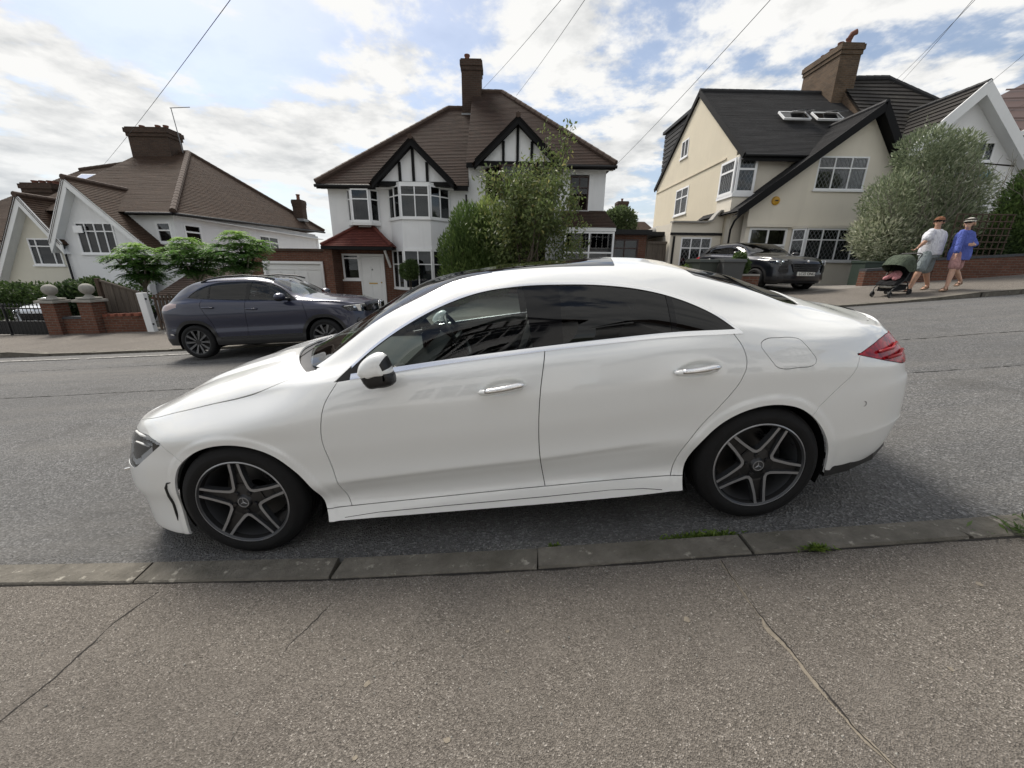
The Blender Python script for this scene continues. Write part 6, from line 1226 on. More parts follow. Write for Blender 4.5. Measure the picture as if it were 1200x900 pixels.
    dead |= (np.abs(fu) < .0015) & (y > .5); dead |= (lf > 0) & (lf < .003) & (y > .4); dead |= (lr > 0) & (lr < .003) & (y > .35)
    lab[dead] = 'dead'
    by = {}
    for f, l in zip(F, lab): by.setdefault(l, []).append(f)
    gi = sorted({i for l in ('front_window', 'rear_side_window', 'quarter_window', 'pillar_trim', 'pillar_trim_b', 'pillar_trim_c') for f in by.get(l, []) for i in f}); Vg = S.V[gi]; ca, ch_ = (Vg[:, 0]-1.6)/1.0, (Vg[:, 2]-1.15)/.2
    terms = [(i, j) for i in range(4) for j in range(3) if i+j < 5]; A_ = np.stack([ca**i*ch_**j for i, j in terms], 1); co_, *_ = np.linalg.lstsq(A_, Vg[:, 1], rcond=None)
    VG, NG = S.V.copy(), S.N.copy(); VG[gi, 1] = A_@co_
    dya = np.stack([(i*ca**max(i-1, 0) if i else 0*ca)*ch_**j for i, j in terms], 1)@co_; dyh = np.stack([ca**i*(j*ch_**max(j-1, 0) if j else 0*ca) for i, j in terms], 1)@co_/.2; ng = np.stack([-dya, np.ones_like(dya), -dyh], 1); NG[gi] = ng/np.linalg.norm(ng, axis=1)[:, None]
    S.VG, S.NG = VG, NG
    car = empty('parked_car', (0, 0, 0), 0, 'white four-door coupe saloon parked at the kerb with dark star-spoke wheels', 'car')
    P = {}
    def mk(lb, name, mat, off=0., fl_=.008, parent=car, two=False, sym=True):
        if lb not in by: return
        V_, N_ = (S.VG, S.NG) if lb in ('front_window', 'rear_side_window', 'quarter_window', 'pillar_trim', 'pillar_trim_b', 'pillar_trim_c') else (S.V, S.N)
        if two:
            for mir in (False, True): P[(lb, mir)] = link_mesh(name, part_mesh(name, V_, N_, by[lb], off, fl_, mirror=mir), M[mat], parent if not isinstance(parent, dict) else parent[mir])
        else: P[lb] = link_mesh(name, part_mesh(name, V_, N_, by[lb], off, fl_, both=True), M[mat], parent)
    mk('body', 'body', 'white_paint', 0, .012)
    for d_ in ('front_door', 'rear_door'): mk(d_, 'door', 'white_paint', 0, .012, two=True)
    mk('sill', 'sill', 'white_paint', 0, .02, two=True); mk('rear_bumper', 'rear_bumper', 'white_paint', 0, .012); mk('front_bumper', 'front_bumper', 'white_paint', 0, .012)
    mk('hood', 'bonnet', 'white_paint', 0, .01); mk('cowl', 'cowl', 'black', -.02, .0); mk('windscreen', 'windscreen', 'car_glass', -.003, .004); mk('roof_header', 'roof_header', 'gloss_black', -.002, .004); mk('sunroof', 'sunroof', 'roof_glass', -.003, .004)
    mk('rear_window', 'rear_window', 'dark_glass', -.004, .004); mk('boot_lid', 'boot_lid', 'white_paint', 0, .01); mk('window_trim', 'window_trim', 'chrome', .0025, .008, two=True)
    for s_, m_ in (('front_window', 'car_glass'), ('rear_side_window', 'dark_glass'), ('quarter_window', 'dark_glass')): mk(s_, 'side_window', m_, -.006, .002, two=True)
    for q_ in ('pillar_trim', 'pillar_trim_b', 'pillar_trim_c'): mk(q_, 'pillar_trim', 'gloss_black', -.003, .004, two=True)
    P['fuel_cap'] = link_mesh('fuel_cap', part_mesh('fuel_cap', S.V, S.N, by['fuel_cap'], 0, .008, mirror=True), M['white_paint'], car); mk('headlight', 'headlight', 'lamp_lens', -.002, .004, two=True); mk('tail_light', 'tail_light', 'tail_red', .001, .006, two=True)
    # dark liner behind the gaps
    cc = np.array([coarse.V[list(f)].mean(0) for f in coarse.F]); orient(coarse)
    ok = ~((sdf_poly(cc[:, [0, 2]], dlo) < .03) & (cc[:, 1] > .45)) & ~((sdf_poly(cc[:, [0, 2]], arch_f) < .05) & (cc[:, 1] > .3)) & ~((sdf_poly(cc[:, [0, 2]], arch_r) < .05) & (cc[:, 1] > .3))
    ok &= ~((cc[:, 2] > .93) & (cc[:, 1] < .62) & (cc[:, 0] > .2) & (cc[:, 0] < 1.3)) & ~(inside(cc[:, [0, 1]], pano) & (cc[:, 2] > 1.2)) & ~(inside(cc[:, [0, 1]], rw) & (cc[:, 2] > 1.0))
    ok &= ~((cc[:, 2] < .30) & (cc[:, 0] < -.4)) & ~((cc[:, 2] < .36) & (cc[:, 0] > 3.05))
    link_mesh('inner_shell', part_mesh('inner_shell', coarse.V, coarse.N, [f for f, k in zip(coarse.F, ok) if k], -.016, 0, both=True), M['black'], car)
    # headlight insides follow the lens
    hf = by['headlight']; hcn = np.array([S.V[list(f)].mean(0) for f in hf]); ha, hh = hcn[:, 0], hcn[:, 2]; topd = np.interp(ha, [-.63, -.47, -.40, -.352], [.70, .702, .69, .677])-hh; lowl = hh-np.interp(ha, [-.64, -.60, -.45, -.352], [.515, .53, .62, .677])
    for nm, sel, mt, of in (('light_strip', (topd < .020) & (topd > .005), 'lamp_bright', -.010), ('lower_reflector', (lowl < .040) & (lowl > .010) & (ha < -.46), 'lamp_bright', -.016), ('dark_bezel', (topd >= .020) & (lowl >= .040), 'black', -.018), ('side_reflector', (topd >= .028) & (topd < .05) & (ha > -.56) & (ha < -.45), 'lamp_silver', -.012)):
        fs = [f for f, k in zip(hf, sel) if k]
        if fs:
            for mir in (False, True): link_mesh(nm, part_mesh(nm, S.V, S.N, fs, of, 0, mirror=mir), M[mt], P[('headlight', mir)])
    # number plate, grille, lower trims
    for s in (-1, 1):
        hl_ = P[('headlight', s < 0)]
        m = MB(); m.tube([(-.60, s*.735, .655), (-.53, s*.775, .655), (-.475, s*.80, .645)], [.004, .006, .003], 6); m.build('daytime_lamp', M['white_plastic'], hl_, True)
        for k, (xx, yy, zz, r) in enumerate(((-.66, .645, .635, .036), (-.60, .70, .622, .034))):
            MB().sphere((xx+.02, s*(yy-.005), zz), (r, r, r), 14, 10).build('projector_lens', M['lens'], hl_, True)
        m = MB(); m.prism([(-.66, .535), (-.42, .65), (-.42, .675), (-.6, .69), (-.66, .685)], (0, s*.60, 0), (1, 0, 0), (0, 0, 1), (0, s*.02, 0)); m.build('reflector', M['lamp_back'], hl_); m = MB(); m.prism([(-.655, .54), (-.47, .628), (-.60, .61), (-.655, .60)], (0, s*.628, 0), (1, 0, 0), (0, 0, 1), (0, s*.01, 0)); m.build('lower_reflector', M['lamp_silver'], hl_); m = MB(); m.tube([(-.655, s*.66, .688), (-.56, s*.735, .692), (-.46, s*.785, .688), (-.41, s*.805, .678)], [.007, .009, .008, .004], 8); m.build('light_strip', M['white_plastic'], hl_, True)
        tl = P[('tail_light', s < 0)]
        m = MB()
        for (x0, z0, x1, z1) in ((3.31, .885, 3.50, .90), (3.36, .85, 3.54, .86)): m.tube([(x0, s*.83, z0), ((x0+x1)/2, s*.80, (z0+z1)/2), (x1, s*.72, z1)], .008, 6)
        m.build('light_bar', M['tail_dark'], tl, True)
    m = MB(); m.prism([(-.32, .30), (.32, .30), (.36, .40), (.32, .56), (-.32, .56), (-.36, .40)], (-.905, 0, 0), (0, 1, 0), (0, 0, 1), (-.03, 0, 0)); m.build('grille', M['black'], car)
    m = MB().lathe([(0, -.945), (.085, -.945), (.09, -.94), (.09, -.93)], 32, 'x', c=(0, 0, .45)); m.build('front_badge', M['chrome'], car, True)
    m = MB().cbox((-.952, 0, .30), (.012, .52, .11), .003); m.build('number_plate', M['white_plastic'], car)
    [MB().beam((-.86, t*.50, .405), (-.935, t*.545, .405), .014, .010).build('bumper_fin', M['chrome'], car) for t in (-1, 1)]
    for s in (-1, 1):      # curtain slot ahead of the front wheel and splitter
        q = [(-.352, .468), (-.385, .458), (-.402, .43), (-.405, .38), (-.402, .33), (-.405, .27), (-.412, .222)]
        m = MB(); m.tube([(x, s*(surf_y(x, z)-.001), z) for x, z in q], [.0025, .006, .0085, .009, .009, .0085, .004], 8); m.build('air_slot', M['black'], car, True)
        q = [(3.09, .885, .262), (3.25, .855, .275), (3.42, .80, .30), (3.56, .71, .33), (3.67, .52, .35), (3.72, .26, .36), (3.73, 0, .36)]
        m = MB()
        for (x, yy, z), (x2, y2, z2) in zip(q, q[1:]): m.add([(x, s*yy, z+.02), (x2, s*y2, z2+.02), (x2+.004, s*(y2+.002), z2-.035), (x+.004, s*(yy+.002), z-.03), (x, s*(yy-.1), z-.05), (x2-.05, s*(y2-.1 if y2 > .1 else y2), z2-.06)], [(3, 2, 1, 0), (2, 3, 4, 5)])
        m.build('diffuser', M['black'], car)
        MB().lathe([(.0115, 0), (.0125, .001), (.0145, .001), (.0155, 0)], 24, 'y', c=(3.236, s*(surf_y(3.236, .632)+.0005), .632)).build('parking_sensor', M['grey_plastic'], car)
        # black wheel housings
        for ax_ in (.03, 2.72):
            m = MB(); n_ = 26; r = .372
            pr = [(r, s*.34), (r, s*.87)]
            m.lathe(pr, 36, 'y', c=(ax_, 0, .325), a0=R_(-22), a1=R_(202)); m.lathe([(0, s*.34), (r, s*.34)], 36, 'y', c=(ax_, 0, .325), a0=R_(-22), a1=R_(202)); m.build('wheel_housing', M['black_matt'], car, True, 40)
    for s in (-1, 1): MB().tube([(x_, s*(surf_y(x_, h_)+.0006), h_) for x_, h_ in ((.52, .200), (.7, .214), (1.1, .224), (1.6, .235), (1.95, .246), (2.12, .244), (2.22, .232))], .0016, 6).build('sill_seam', M['black'], car)
    m = MB(); m.box((-.58, -.60, .17), (3.35, .60, .2)); m.box((.45, -.86, .19), (2.28, .86, .215)); m.build('floor_pan', M['black_matt'], car)
    # mirrors
    for s in (-1, 1):
        mir = bpy.data.objects.new('mirror', None); COL.objects.link(mir); mir.parent = car
        def puff(prof, ys, sc, name, mat, cx=(.85, 1.0)):
            pf = curve2(prof, 40, True)[:-1]; v = []; f = []; nn = len(pf)
            for yy, k in zip(ys, sc):
                for p in pf: v.append((cx[0]+(p[0]-cx[0])*k, s*yy, cx[1]+(p[1]-cx[1])*k))
            for i in range(len(ys)-1):
                for k in range(nn): q = (i*nn+k, i*nn+(k+1) % nn, (i+1)*nn+(k+1) % nn, (i+1)*nn+k); f.append(q if s < 0 else q[::-1])
            f.append(tuple(range(nn))[::-1] if s < 0 else tuple(range(nn))); f.append(tuple(range((len(ys)-1)*nn, len(ys)*nn)) if s < 0 else tuple(range((len(ys)-1)*nn, len(ys)*nn))[::-1])
            return MB().add(v, f).build(name, M[mat], mir, True, 50)
        ys = [.90, .908, .924, .945, .968, .985, .998, 1.006, 1.01]; sc = [.62, .80, .94, 1., .985, .92, .78, .58, .3]
        puff([(.756, 1.0), (.768, 1.03), (.787, 1.053), (.832, 1.081), (.865, 1.089), (.889, 1.081), (.908, 1.04), (.917, .99), (.85, .981), (.775, .974)], ys, sc, 'mirror_cap', 'white_paint')
        puff([(.768, .978), (.80, .979), (.9, .99), (.916, .99), (.919, .936), (.89, .924), (.84, .92), (.80, .921), (.78, .945)], ys[:-1], [k*.985 for k in sc[:-1]], 'mirror_base', 'black')
        puff([(.888, 1.08), (.894, 1.076), (.911, 1.04), (.920, .99), (.920, .937), (.914, .935), (.911, .99), (.902, 1.04)], ys[:-1], [k*.98 for k in sc[:-1]], 'mirror_frame', 'black')
        m = MB(); m.tube([(.85, s*.94, .945), (.845, s*.89, .945), (.83, s*.845, .965)], [.02, .018, .02], 10); m.build('mirror_arm', M['gloss_black'], mir, True)
    # handles in shallow bowls
    for s in (-1, 1):
        for key, x0, z0, x1, z1 in (('front_door', 1.297, .848, 1.526, .869), ('rear_door', 2.247, .877, 2.469, .888)):
            dr = P[(key, s < 0)]; zz = (z0+z1)/2+.004; xx = (x0+x1)/2+.01; m = MB()
            yb = .9015 if key == 'front_door' else .902
            pts = []; rs = []
            for t in np.linspace(0, 1, 14): pts.append((x0+(x1-x0)*t, s*(yb+.014+.016*math.sin(math.pi*min(1, t*1.15+.02))), z0+(z1-z0)*t)); rs.append(.0185*math.sqrt(max(.05, 1-(2*t-1)**8))*(.82+.3*t))
            hm = MB().tube(pts, rs, 12); hm.v = [(x, yy, (z0+(z1-z0)*(x-x0)/(x1-x0))+(z-(z0+(z1-z0)*(x-x0)/(x1-x0)))*1.0) for x, yy, z in hm.v]
            hm.build('handle', M['white_paint'], dr, True)
            cm = MB().tube([(p[0], p[1]+s*.0055, p[2]+.0045) for p in pts[2:]], [r*.80 for r in rs[2:]], 10); cm.build('handle_strip', M['chrome'], dr, True)
            for t in (.07, .86):
                MB().tube([(x0+(x1-x0)*t, s*(yb-.012), z0+(z1-z0)*t), (x0+(x1-x0)*t, s*(yb+.022), z0+(z1-z0)*t)], .012, 10).build('handle_foot', M['white_paint'], dr, True)
    # interior
    it = bpy.data.objects.new('interior', None); COL.objects.link(it); it.parent = car
    def seat(x, yc, w, hb, back=.22):
        m = MB(); m.cbox((x+.05, yc, .50), (.52, w, .16), .05); m.build('seat_cushion', M['leather'], it, True, 50)
        pr = [(x+.26, .50), (x+.38, .52), (x+.42+back, hb), (x+.33+back, hb+.04), (x+.25+back, hb)]
        m = MB(); m.prism(pr, (0, yc-w/2, 0), (1, 0, 0), (0, 0, 1), (0, w, 0)); m.build('seat_back', M['leather'], it)
    for yc in (-.37, .37):
        seat(1.18, yc, .50, 1.02)
        m = MB(); m.cbox((1.75, yc, 1.15), (.10, .24, .17), .04); m.tube([(1.75, yc-.06, 1.02), (1.75, yc-.06, 1.12)], .007, 6); m.tube([(1.75, yc+.06, 1.02), (1.75, yc+.06, 1.12)], .007, 6); m.build('headrest', M['leather'], it, True, 50)
    seat(2.0, 0, 1.25, .98, .26)
    m = MB(); m.prism([(.42, .60), (.92, .62), (.95, .86), (.86, .93), (.42, .93)], (0, -.74, 0), (1, 0, 0), (0, 0, 1), (0, 1.48, 0)); m.build('dashboard', M['leather'], it)
    m = MB(); m.box((.86, -.02, .93), (.875, .62, 1.03)); m.build('screen', M['gloss_black'], it)
    m = MB(); m.box((.9, -.12, .45), (1.9, .12, .66)); m.build('console', M['leather'], it)
    def torus(c, Rr, r, ax_, n1=28, n2=8):
        u = Vector(ax_).normalized(); e1 = u.cross(Vector((0, 1, 0))).normalized(); e2 = u.cross(e1); m = MB(); v = []; f = []
        for i in range(n1):
            t = 2*math.pi*i/n1; d_ = e1*math.cos(t)+e2*math.sin(t)
            for k in range(n2): p = 2*math.pi*k/n2; v.append(Vector(c)+d_*(Rr+r*math.cos(p))+u*(r*math.sin(p)))
        for i in range(n1):
            for k in range(n2): f.append((i*n2+k, i*n2+(k+1) % n2, ((i+1) % n1)*n2+(k+1) % n2, ((i+1) % n1)*n2+k))
        m.add(v, f); return m
    sw = torus((1.06, .37, .93), .18, .016, (1, 0, .5)); sw.beam((1.06, .2, .93), (1.06, .54, .93), .03, .03); sw.beam((1.02, .37, .78), (1.06, .37, .93), .03, .03); sw.build('steering_wheel', M['leather'], it, True, 40)
    m = MB(); m.cbox((.98, 0, 1.27), (.03, .22, .06), .012); m.tube([(.95, 0, 1.29), (.93, 0, 1.34)], .01, 6); m.build('rear_view_mirror', M['gloss_black'], it)
    m = MB(); m.tube([(.45, -.52, 1.015), (.42, -.1, 1.06), (.40, .15, 1.065)], .009, 6); m.tube([(.37, .2, 1.05), (.37, .45, 1.03)], .009, 6); m.tube([(.40, -.55, .97), (.45, -.52, 1.015)], .014, 6); m.build('wiper', M['black'], car)
    # wheels
    for key, x, rot in (('f', 0., R_(88.5)), ('r', 2.729, R_(62))):
        hero_wheel('wheel', car, (x, -.79, .3275), rot); hero_wheel('wheel', car, (x, .79, .3275), rot+.4, True)
    return car
def alloy(name, parent, loc, R, rr, w, flip, nsp=10, mats=('rim_cut', 'rim_dark'), twist=.0, sw=.017):
    e = bpy.data.objects.new(name, None); COL.objects.link(e); e.parent = parent; e.location = loc; e.rotation_euler = (0, 0, math.pi if flip else 0); h = w/2; y0 = -h+.012
    link_mesh('tyre', tyre_mesh(R, rr, w, 40), M['rubber'], e)
    rim = MB().lathe([(rr+.004, y0), (rr+.006, y0-.006), (rr-.006, y0-.004), (rr-.014, y0+.012), (rr-.03, y0+.09), (rr-.03, h-.02), (rr, h-.02)], 40, 'y', closed=True).build('rim', M['rim_grey'], e, True, 35)
    m = MB(); dk = MB()
    for k in range(nsp):
        a = 2*math.pi*k/nsp; c, s = math.cos(a), math.sin(a); r0, r1 = .05, rr-.008; tw = twist*(1 if k % 2 else -1); c2, s2 = math.cos(a+tw), math.sin(a+tw); t = np.array([-s, c]); w0, w1 = sw*.7, sw*1.35
        q = [np.array([c, s])*r0-t*w0, np.array([c2, s2])*r1-t*w1, np.array([c2, s2])*r1+t*w1, np.array([c, s])*r0+t*w0]; f_ = [(p[0], y0+(.012 if i in (0, 3) else .0), p[1]) for i, p in enumerate(q)]
        m.add(f_, [(3, 2, 1, 0)]); m.add(f_, [(0, 1, 2, 3)]); b_ = [(x*1, y+.03, z*1) for x, y, z in f_]; dk.add([(x, y+.001, z) for x, y, z in f_]+b_, [(0, 4, 5, 1), (1, 5, 6, 2), (2, 6, 7, 3), (3, 7, 4, 0), (4, 7, 6, 5)])
    m.build('spoke_faces', M[mats[0]], rim, kind='stuff'); dk.build('spoke_flanks', M[mats[1]], rim, kind='stuff'); MB().lathe([(0, y0+.004), (.05, y0+.005), (.06, y0+.02), (.06, y0+.05)], 20, 'y').build('hub', M[mats[1]], rim, True, 30)
    MB().lathe([(.05, .03), (rr-.06, .03), (rr-.06, .05), (.05, .05)], 28, 'y', closed=True).build('brake_disc', M['steel'], e, True, 30)
    return e
def crossover(label, paint, scale=(1, 1, 1), res=(210, 96), kind='vw', lens_dark=True, wheel=('rim_cut', 10, 0., .017)):
    B = [(-.84, 0), (-.83, .3), (-.78, .55), (-.64, .74), (-.40, .845), (0, .875), (.4, .878), (.7, .876), (1.1, .876), (1.5, .877), (1.9, .878), (2.25, .878), (2.6, .872), (2.9, .845), (3.15, .78), (3.29, .62), (3.35, .35), (3.37, 0)]
    fl = [(.05, .24), (.012, .30), (.0, .40), (.0, .50), (.012, .60), (.03, .76), (.06, .86)]; sd = [(.02, .26), (.008, .33), (.014, .42), (.004, .50), (.016, .58), (.0, .78), (.006, .92)]; rl = [(.06, .30), (.02, .38), (.0, .46), (0, .56), (.012, .66), (.03, .82), (.04, .96)]
    low = [fl]*4+[[(.03, .25), (.008, .31), (.004, .40), (.002, .50), (.006, .60), (.012, .76), (.04, .88)]]+[sd]*8+[[(.03, .28), (.01, .35), (.004, .43), (.002, .53), (.012, .62), (.01, .80), (.02, .95)]]*2+[rl]*3
    u0 = [(.115, .925)]*3+[(.115, .93), (.10, .95), (.085, .995), (.06, 1.02), (.04, 1.025), (.035, 1.04), (.035, 1.055), (.035, 1.075), (.035, 1.09), (.04, 1.09), (.06, 1.075), (.08, 1.06), (.10, 1.055), (.11, 1.055), (.11, 1.055)]
    up = {4: [(.73, .975), (.66, .99), (.56, 1.0), (.45, 1.008), (.25, 1.015), (0, 1.02)], 5: [(.775, 1.015), (.70, 1.035), (.6, 1.05), (.48, 1.06), (.25, 1.07), (0, 1.075)], 6: [(.79, 1.045), (.74, 1.07), (.69, 1.09), (.62, 1.10), (.35, 1.125), (0, 1.14)], 7: [(.81, 1.06), (.77, 1.12), (.71, 1.19), (.645, 1.25), (.35, 1.30), (0, 1.32)],
          8: [(.80, 1.10), (.755, 1.23), (.685, 1.38), (.60, 1.445), (.35, 1.485), (0, 1.495)], 9: [(.80, 1.11), (.75, 1.27), (.68, 1.44), (.60, 1.50), (.35, 1.53), (0, 1.54)], 10: [(.80, 1.13), (.755, 1.28), (.68, 1.44), (.60, 1.50), (.35, 1.535), (0, 1.545)], 11: [(.80, 1.14), (.755, 1.27), (.69, 1.40), (.60, 1.475), (.35, 1.515), (0, 1.525)],
          12: [(.79, 1.13), (.745, 1.21), (.69, 1.29), (.60, 1.40), (.35, 1.455), (0, 1.47)], 13: [(.745, 1.11), (.70, 1.16), (.645, 1.22), (.57, 1.28), (.33, 1.33), (0, 1.345)], 14: [(.66, 1.075), (.61, 1.09), (.55, 1.11), (.48, 1.13), (.28, 1.15), (0, 1.16)]}
    fan = {0: (-.725, .925), 1: (-.715, .935), 2: (-.67, .95), 3: (-.55, .975), 15: (3.19, 1.10), 16: (3.23, 1.075), 17: (3.24, 1.06)}
    G = car_grid(B, low, u0, up, fan, res[0], res[1], (2.2, .7))
    arch = lambda c: curve2([(c-.385, .1), (c-.39, .30), (c-.37, .45), (c-.30, .58), (c-.18, .675), (c, .705), (c+.18, .675), (c+.30, .58), (c+.37, .45), (c+.39, .30), (c+.385, .1)], 80)
    A1, A2 = arch(0.), arch(2.53)
    S = grid_soup(G); coarse = grid_soup(G[::4, ::4]); sv = lambda V: V[:, [0, 2]]; pv = lambda V: V[:, [0, 1]]
    dlo = np.vstack([curve2([(.46, 1.045), (.62, 1.16), (.82, 1.31), (1.04, 1.40), (1.37, 1.44), (1.6, 1.445), (2.09, 1.42), (2.36, 1.335), (2.50, 1.255), (2.58, 1.185)], 80), curve2([(2.5, 1.175), (2.2, 1.145), (1.49, 1.09), (.78, 1.055), (.5, 1.04)], 50)])
    ws = np.vstack([curve2([(.40, -.1), (.41, .25), (.48, .5), (.58, .645)], 40), curve2([(.60, .645), (.9, .60), (1.2, .555)], 30), curve2([(1.2, .555), (1.17, .3), (1.16, 0), (1.16, -.1)], 30)])
    rw = poly2([(2.62, -.1), (2.62, .45), (2.70, .52), (3.08, .47), (3.12, -.1)], 120)
    lampf = poly2([(-.95, .90), (-.62, .915), (-.40, .90), (-.36, .885), (-.47, .805), (-.70, .765), (-.95, .77)], 120); lampr = poly2([(2.78, 1.085), (3.0, 1.10), (3.5, 1.10), (3.5, .96), (3.02, .96), (2.80, 1.02)], 100)
    lines = [curve2([(.36, 1.0), (.31, .85), (.31, .6), (.38, .40)], 40), curve2([(1.44, 1.08), (1.47, .8), (1.50, .42)], 30), curve2([(2.27, 1.14), (2.31, 1.05), (2.26, .92), (2.16, .72), (2.10, .5), (2.07, .43)], 40)]
    hood = curve2([(-.62, .63), (-.45, .735), (-.2, .765), (.1, .785), (.4, .78)], 40); clad = .42
    def pc(poly, view, sel): S.cut(lambda V: np.where(sel(V), sdf_poly(view(V), poly), 1.))
    near_side = lambda V: V[:, 1] > .35
    pc(A1, sv, near_side); pc(A2, sv, near_side)
    for A in (A1, A2): S.cut(lambda V: np.where(near_side(V), sdf_poly(sv(V), A)-.062, 1.))
    S.cut(lambda V: np.where(V[:, 1] > .3, V[:, 2]-clad, 1.))
    S.cut(lambda V: np.where(V[:, 1] > .45, sdf_poly(sv(V), dlo), 1.)); pc(ws, pv, lambda V: V[:, 2] > 1.05); pc(rw, pv, lambda V: V[:, 2] > 1.05); pc(lampf, sv, lambda V: V[:, 1] > .42); pc(lampr, sv, lambda V: V[:, 1] > .38)
    g = .0035
    def gc(line, view, sel, w=g):
        for s_ in (w, -w):
            lo, hi = line.min(0)-.04, line.max(0)+.04
            def fn(V):
                Q = view(V); d = np.full(len(V), 9.); nr = ((Q > lo) & (Q < hi)).all(1) & sel(V)
                if nr.any(): dd, par = sdf_line(Q[nr], line); dd = dd-s_; d[nr] = np.where((par < -.02) | (par > 1.02) | (np.abs(dd) > .08), 9., dd)
                return d
            S.cut(fn, mask=fn(S.V) < 5)
    for ln in lines: gc(ln, sv, lambda V: V[:, 2] < 1.15)
    gc(hood, pv, lambda V: (V[:, 2] > .85) & (V[:, 0] < .6))
    pil = [[(1.30, 1.46), (1.40, 1.04)], [(1.40, 1.46), (1.47, 1.04)], [(2.10, 1.45), (2.16, 1.1)], [(2.13, 1.45), (2.19, 1.1)]]
    for q in pil: gc(np.array(q, float), sv, lambda V: V[:, 1] > .45, 0.)
    orient(S); C = S.centroids(); n = len(S.F); lab = np.array(['body']*n, dtype=object); a, y, h = C.T; sC, pC = C[:, [0, 2]], C[:, [0, 1]]
    cl = (np.minimum(sdf_poly(sC, A1), sdf_poly(sC, A2)) < .062) | (h < clad); lab[cl & (y > .3)] = 'clad'; lab[(h < clad) & (y <= .3)] = 'clad'
    lab[(a < -.55) & (y < .7) & (h < .62)] = 'clad' if kind == 'vw' else 'body'
    lab[(np.interp(a, hood[:, 0], hood[:, 1]) > y) & (h > .9) & (a < .45) & (a > -.66)] = 'hood'
    lab[inside(pC, ws) & (h > 1.05)] = 'ws'; lab[inside(pC, rw) & (h > 1.05)] = 'rw'; dl = np.where(y > .45, sdf_poly(sC, dlo), 1.)
    xl = lambda q: q[0][0]+(h-q[0][1])*(q[1][0]-q[0][0])/(q[1][1]-q[0][1]); gl = dl < 0; lab[gl] = 'glass'; lab[gl & (a < xl(pil[0]))] = 'fglass'; lab[gl & (((a > xl(pil[0])) & (a < xl(pil[1]))) | ((a > xl(pil[2])) & (a < xl(pil[3]))))] = 'pillar'; lab[gl & (dl > -.012)] = 'pillar'; lab[gl & (a < .62)] = 'pillar'
    lab[(sdf_poly(sC, lampf) < 0) & (y > .42)] = 'headlight'; lab[(sdf_poly(sC, lampr) < 0) & (y > .38)] = 'tail'
    fd = np.vstack([lines[0], lines[1][::-1]]); rd = np.vstack([lines[1], lines[2][::-1]]); bodym = (lab == 'body') & (y > .5); lab[bodym & inside(sC, fd)] = 'fdoor'; lab[bodym & inside(sC, rd)] = 'rdoor'
    dead = (inside(sC, A1) | inside(sC, A2)) & (y > .35)
    for ln, Q, sel in [(l, sC, h < 1.15) for l in lines]+[(hood, pC, (h > .85) & (a < .6))]:
        d, par = sdf_line(Q, ln); dead |= (np.abs(d) < g) & (par > -.02) & (par < 1.02) & sel
    lab[dead & (lab != 'clad')] = 'dead'; lab[dead & (inside(sC, A1) | inside(sC, A2))] = 'dead'
    by = {}
    for f, l in zip(S.F, lab): by.setdefault(l, []).append(f)
    car = empty('parked_car', (0, 0, 0), 0, label, 'car'); P = {}
    def mk(lb, nm, mat, off=0., flg=.012, two=False):
        if lb not in by: return
        for mir in ((False, True) if two else (None,)): P[(lb, mir)] = link_mesh(nm, part_mesh(nm, S.V, S.N, by[lb], off, flg, mirror=bool(mir), both=mir is None), M[mat], car)
    mk('body', 'body', paint); mk('hood', 'bonnet', paint); mk('clad', 'cladding', 'black', .004); mk('ws', 'windscreen', 'car_glass', -.004, .004); mk('rw', 'rear_window', 'dark_glass', -.004, .004); mk('fglass', 'side_window', 'car_glass', -.006, .003, True); mk('glass', 'side_window', 'dark_glass', -.006, .003, True); mk('pillar', 'pillar_trim', 'gloss_black', -.002, .004, True)
    mk('fdoor', 'door', paint, two=True); mk('rdoor', 'door', paint, two=True); mk('headlight', 'headlight', 'lamp_lens', -.001, .006, True); mk('tail', 'tail_light', 'tail_red' if kind != 'vw' else 'tail_smoke', 0, .006, True)
    cc = np.array([coarse.V[list(f)].mean(0) for f in coarse.F]); orient(coarse); ok = ~((sdf_poly(cc[:, [0, 2]], dlo) < .05) & (cc[:, 1] > .45)) & ~((np.minimum(sdf_poly(cc[:, [0, 2]], A1), sdf_poly(cc[:, [0, 2]], A2)) < .06) & (cc[:, 1] > .3)) & ~((sdf_poly(cc[:, [0, 1]], ws) < .06) & (cc[:, 2] > 1.03)) & ~((sdf_poly(cc[:, [0, 1]], rw) < .05) & (cc[:, 2] > 1.03)) & ~((sdf_poly(cc[:, [0, 2]], lampf) < .04) & (cc[:, 1] > .4))
    link_mesh('inner_shell', part_mesh('inner_shell', coarse.V, coarse.N, [f for f, k in zip(coarse.F, ok) if k], -.02, 0, both=True), M['black'], car)
    for s in (-1, 1):
        for x in (0., 2.53):
            alloy('wheel', car, (x, s*.765, .335), .335, .238, .215, s > 0, wheel[1], (wheel[0], 'rim_dark'), wheel[2], wheel[3]); m = MB(); m.lathe([(.38, s*.35), (.38, s*.84)], 28, 'y', c=(x, 0, .33), a0=R_(-20), a1=R_(200)); m.lathe([(0, s*.35), (.38, s*.35)], 28, 'y', c=(x, 0, .33), a0=R_(-20), a1=R_(200)); m.build('wheel_housing', M['black_matt'], car, True, 40)
        mm = bpy.data.objects.new('mirror', None); COL.objects.link(mm); mm.parent = car; MB().sphere((.68, s*.985, 1.135), (.10, .115, .072), 18, 12).build('mirror_cap', M[paint], mm, True); MB().sphere((.69, s*.98, 1.10), (.095, .11, .05), 16, 10).build('mirror_base', M['black'], mm, True); MB().tube([(.66, s*.90, 1.09), (.60, s*.80, 1.08)], .03, 8).build('mirror_arm', M['black'], mm, True)
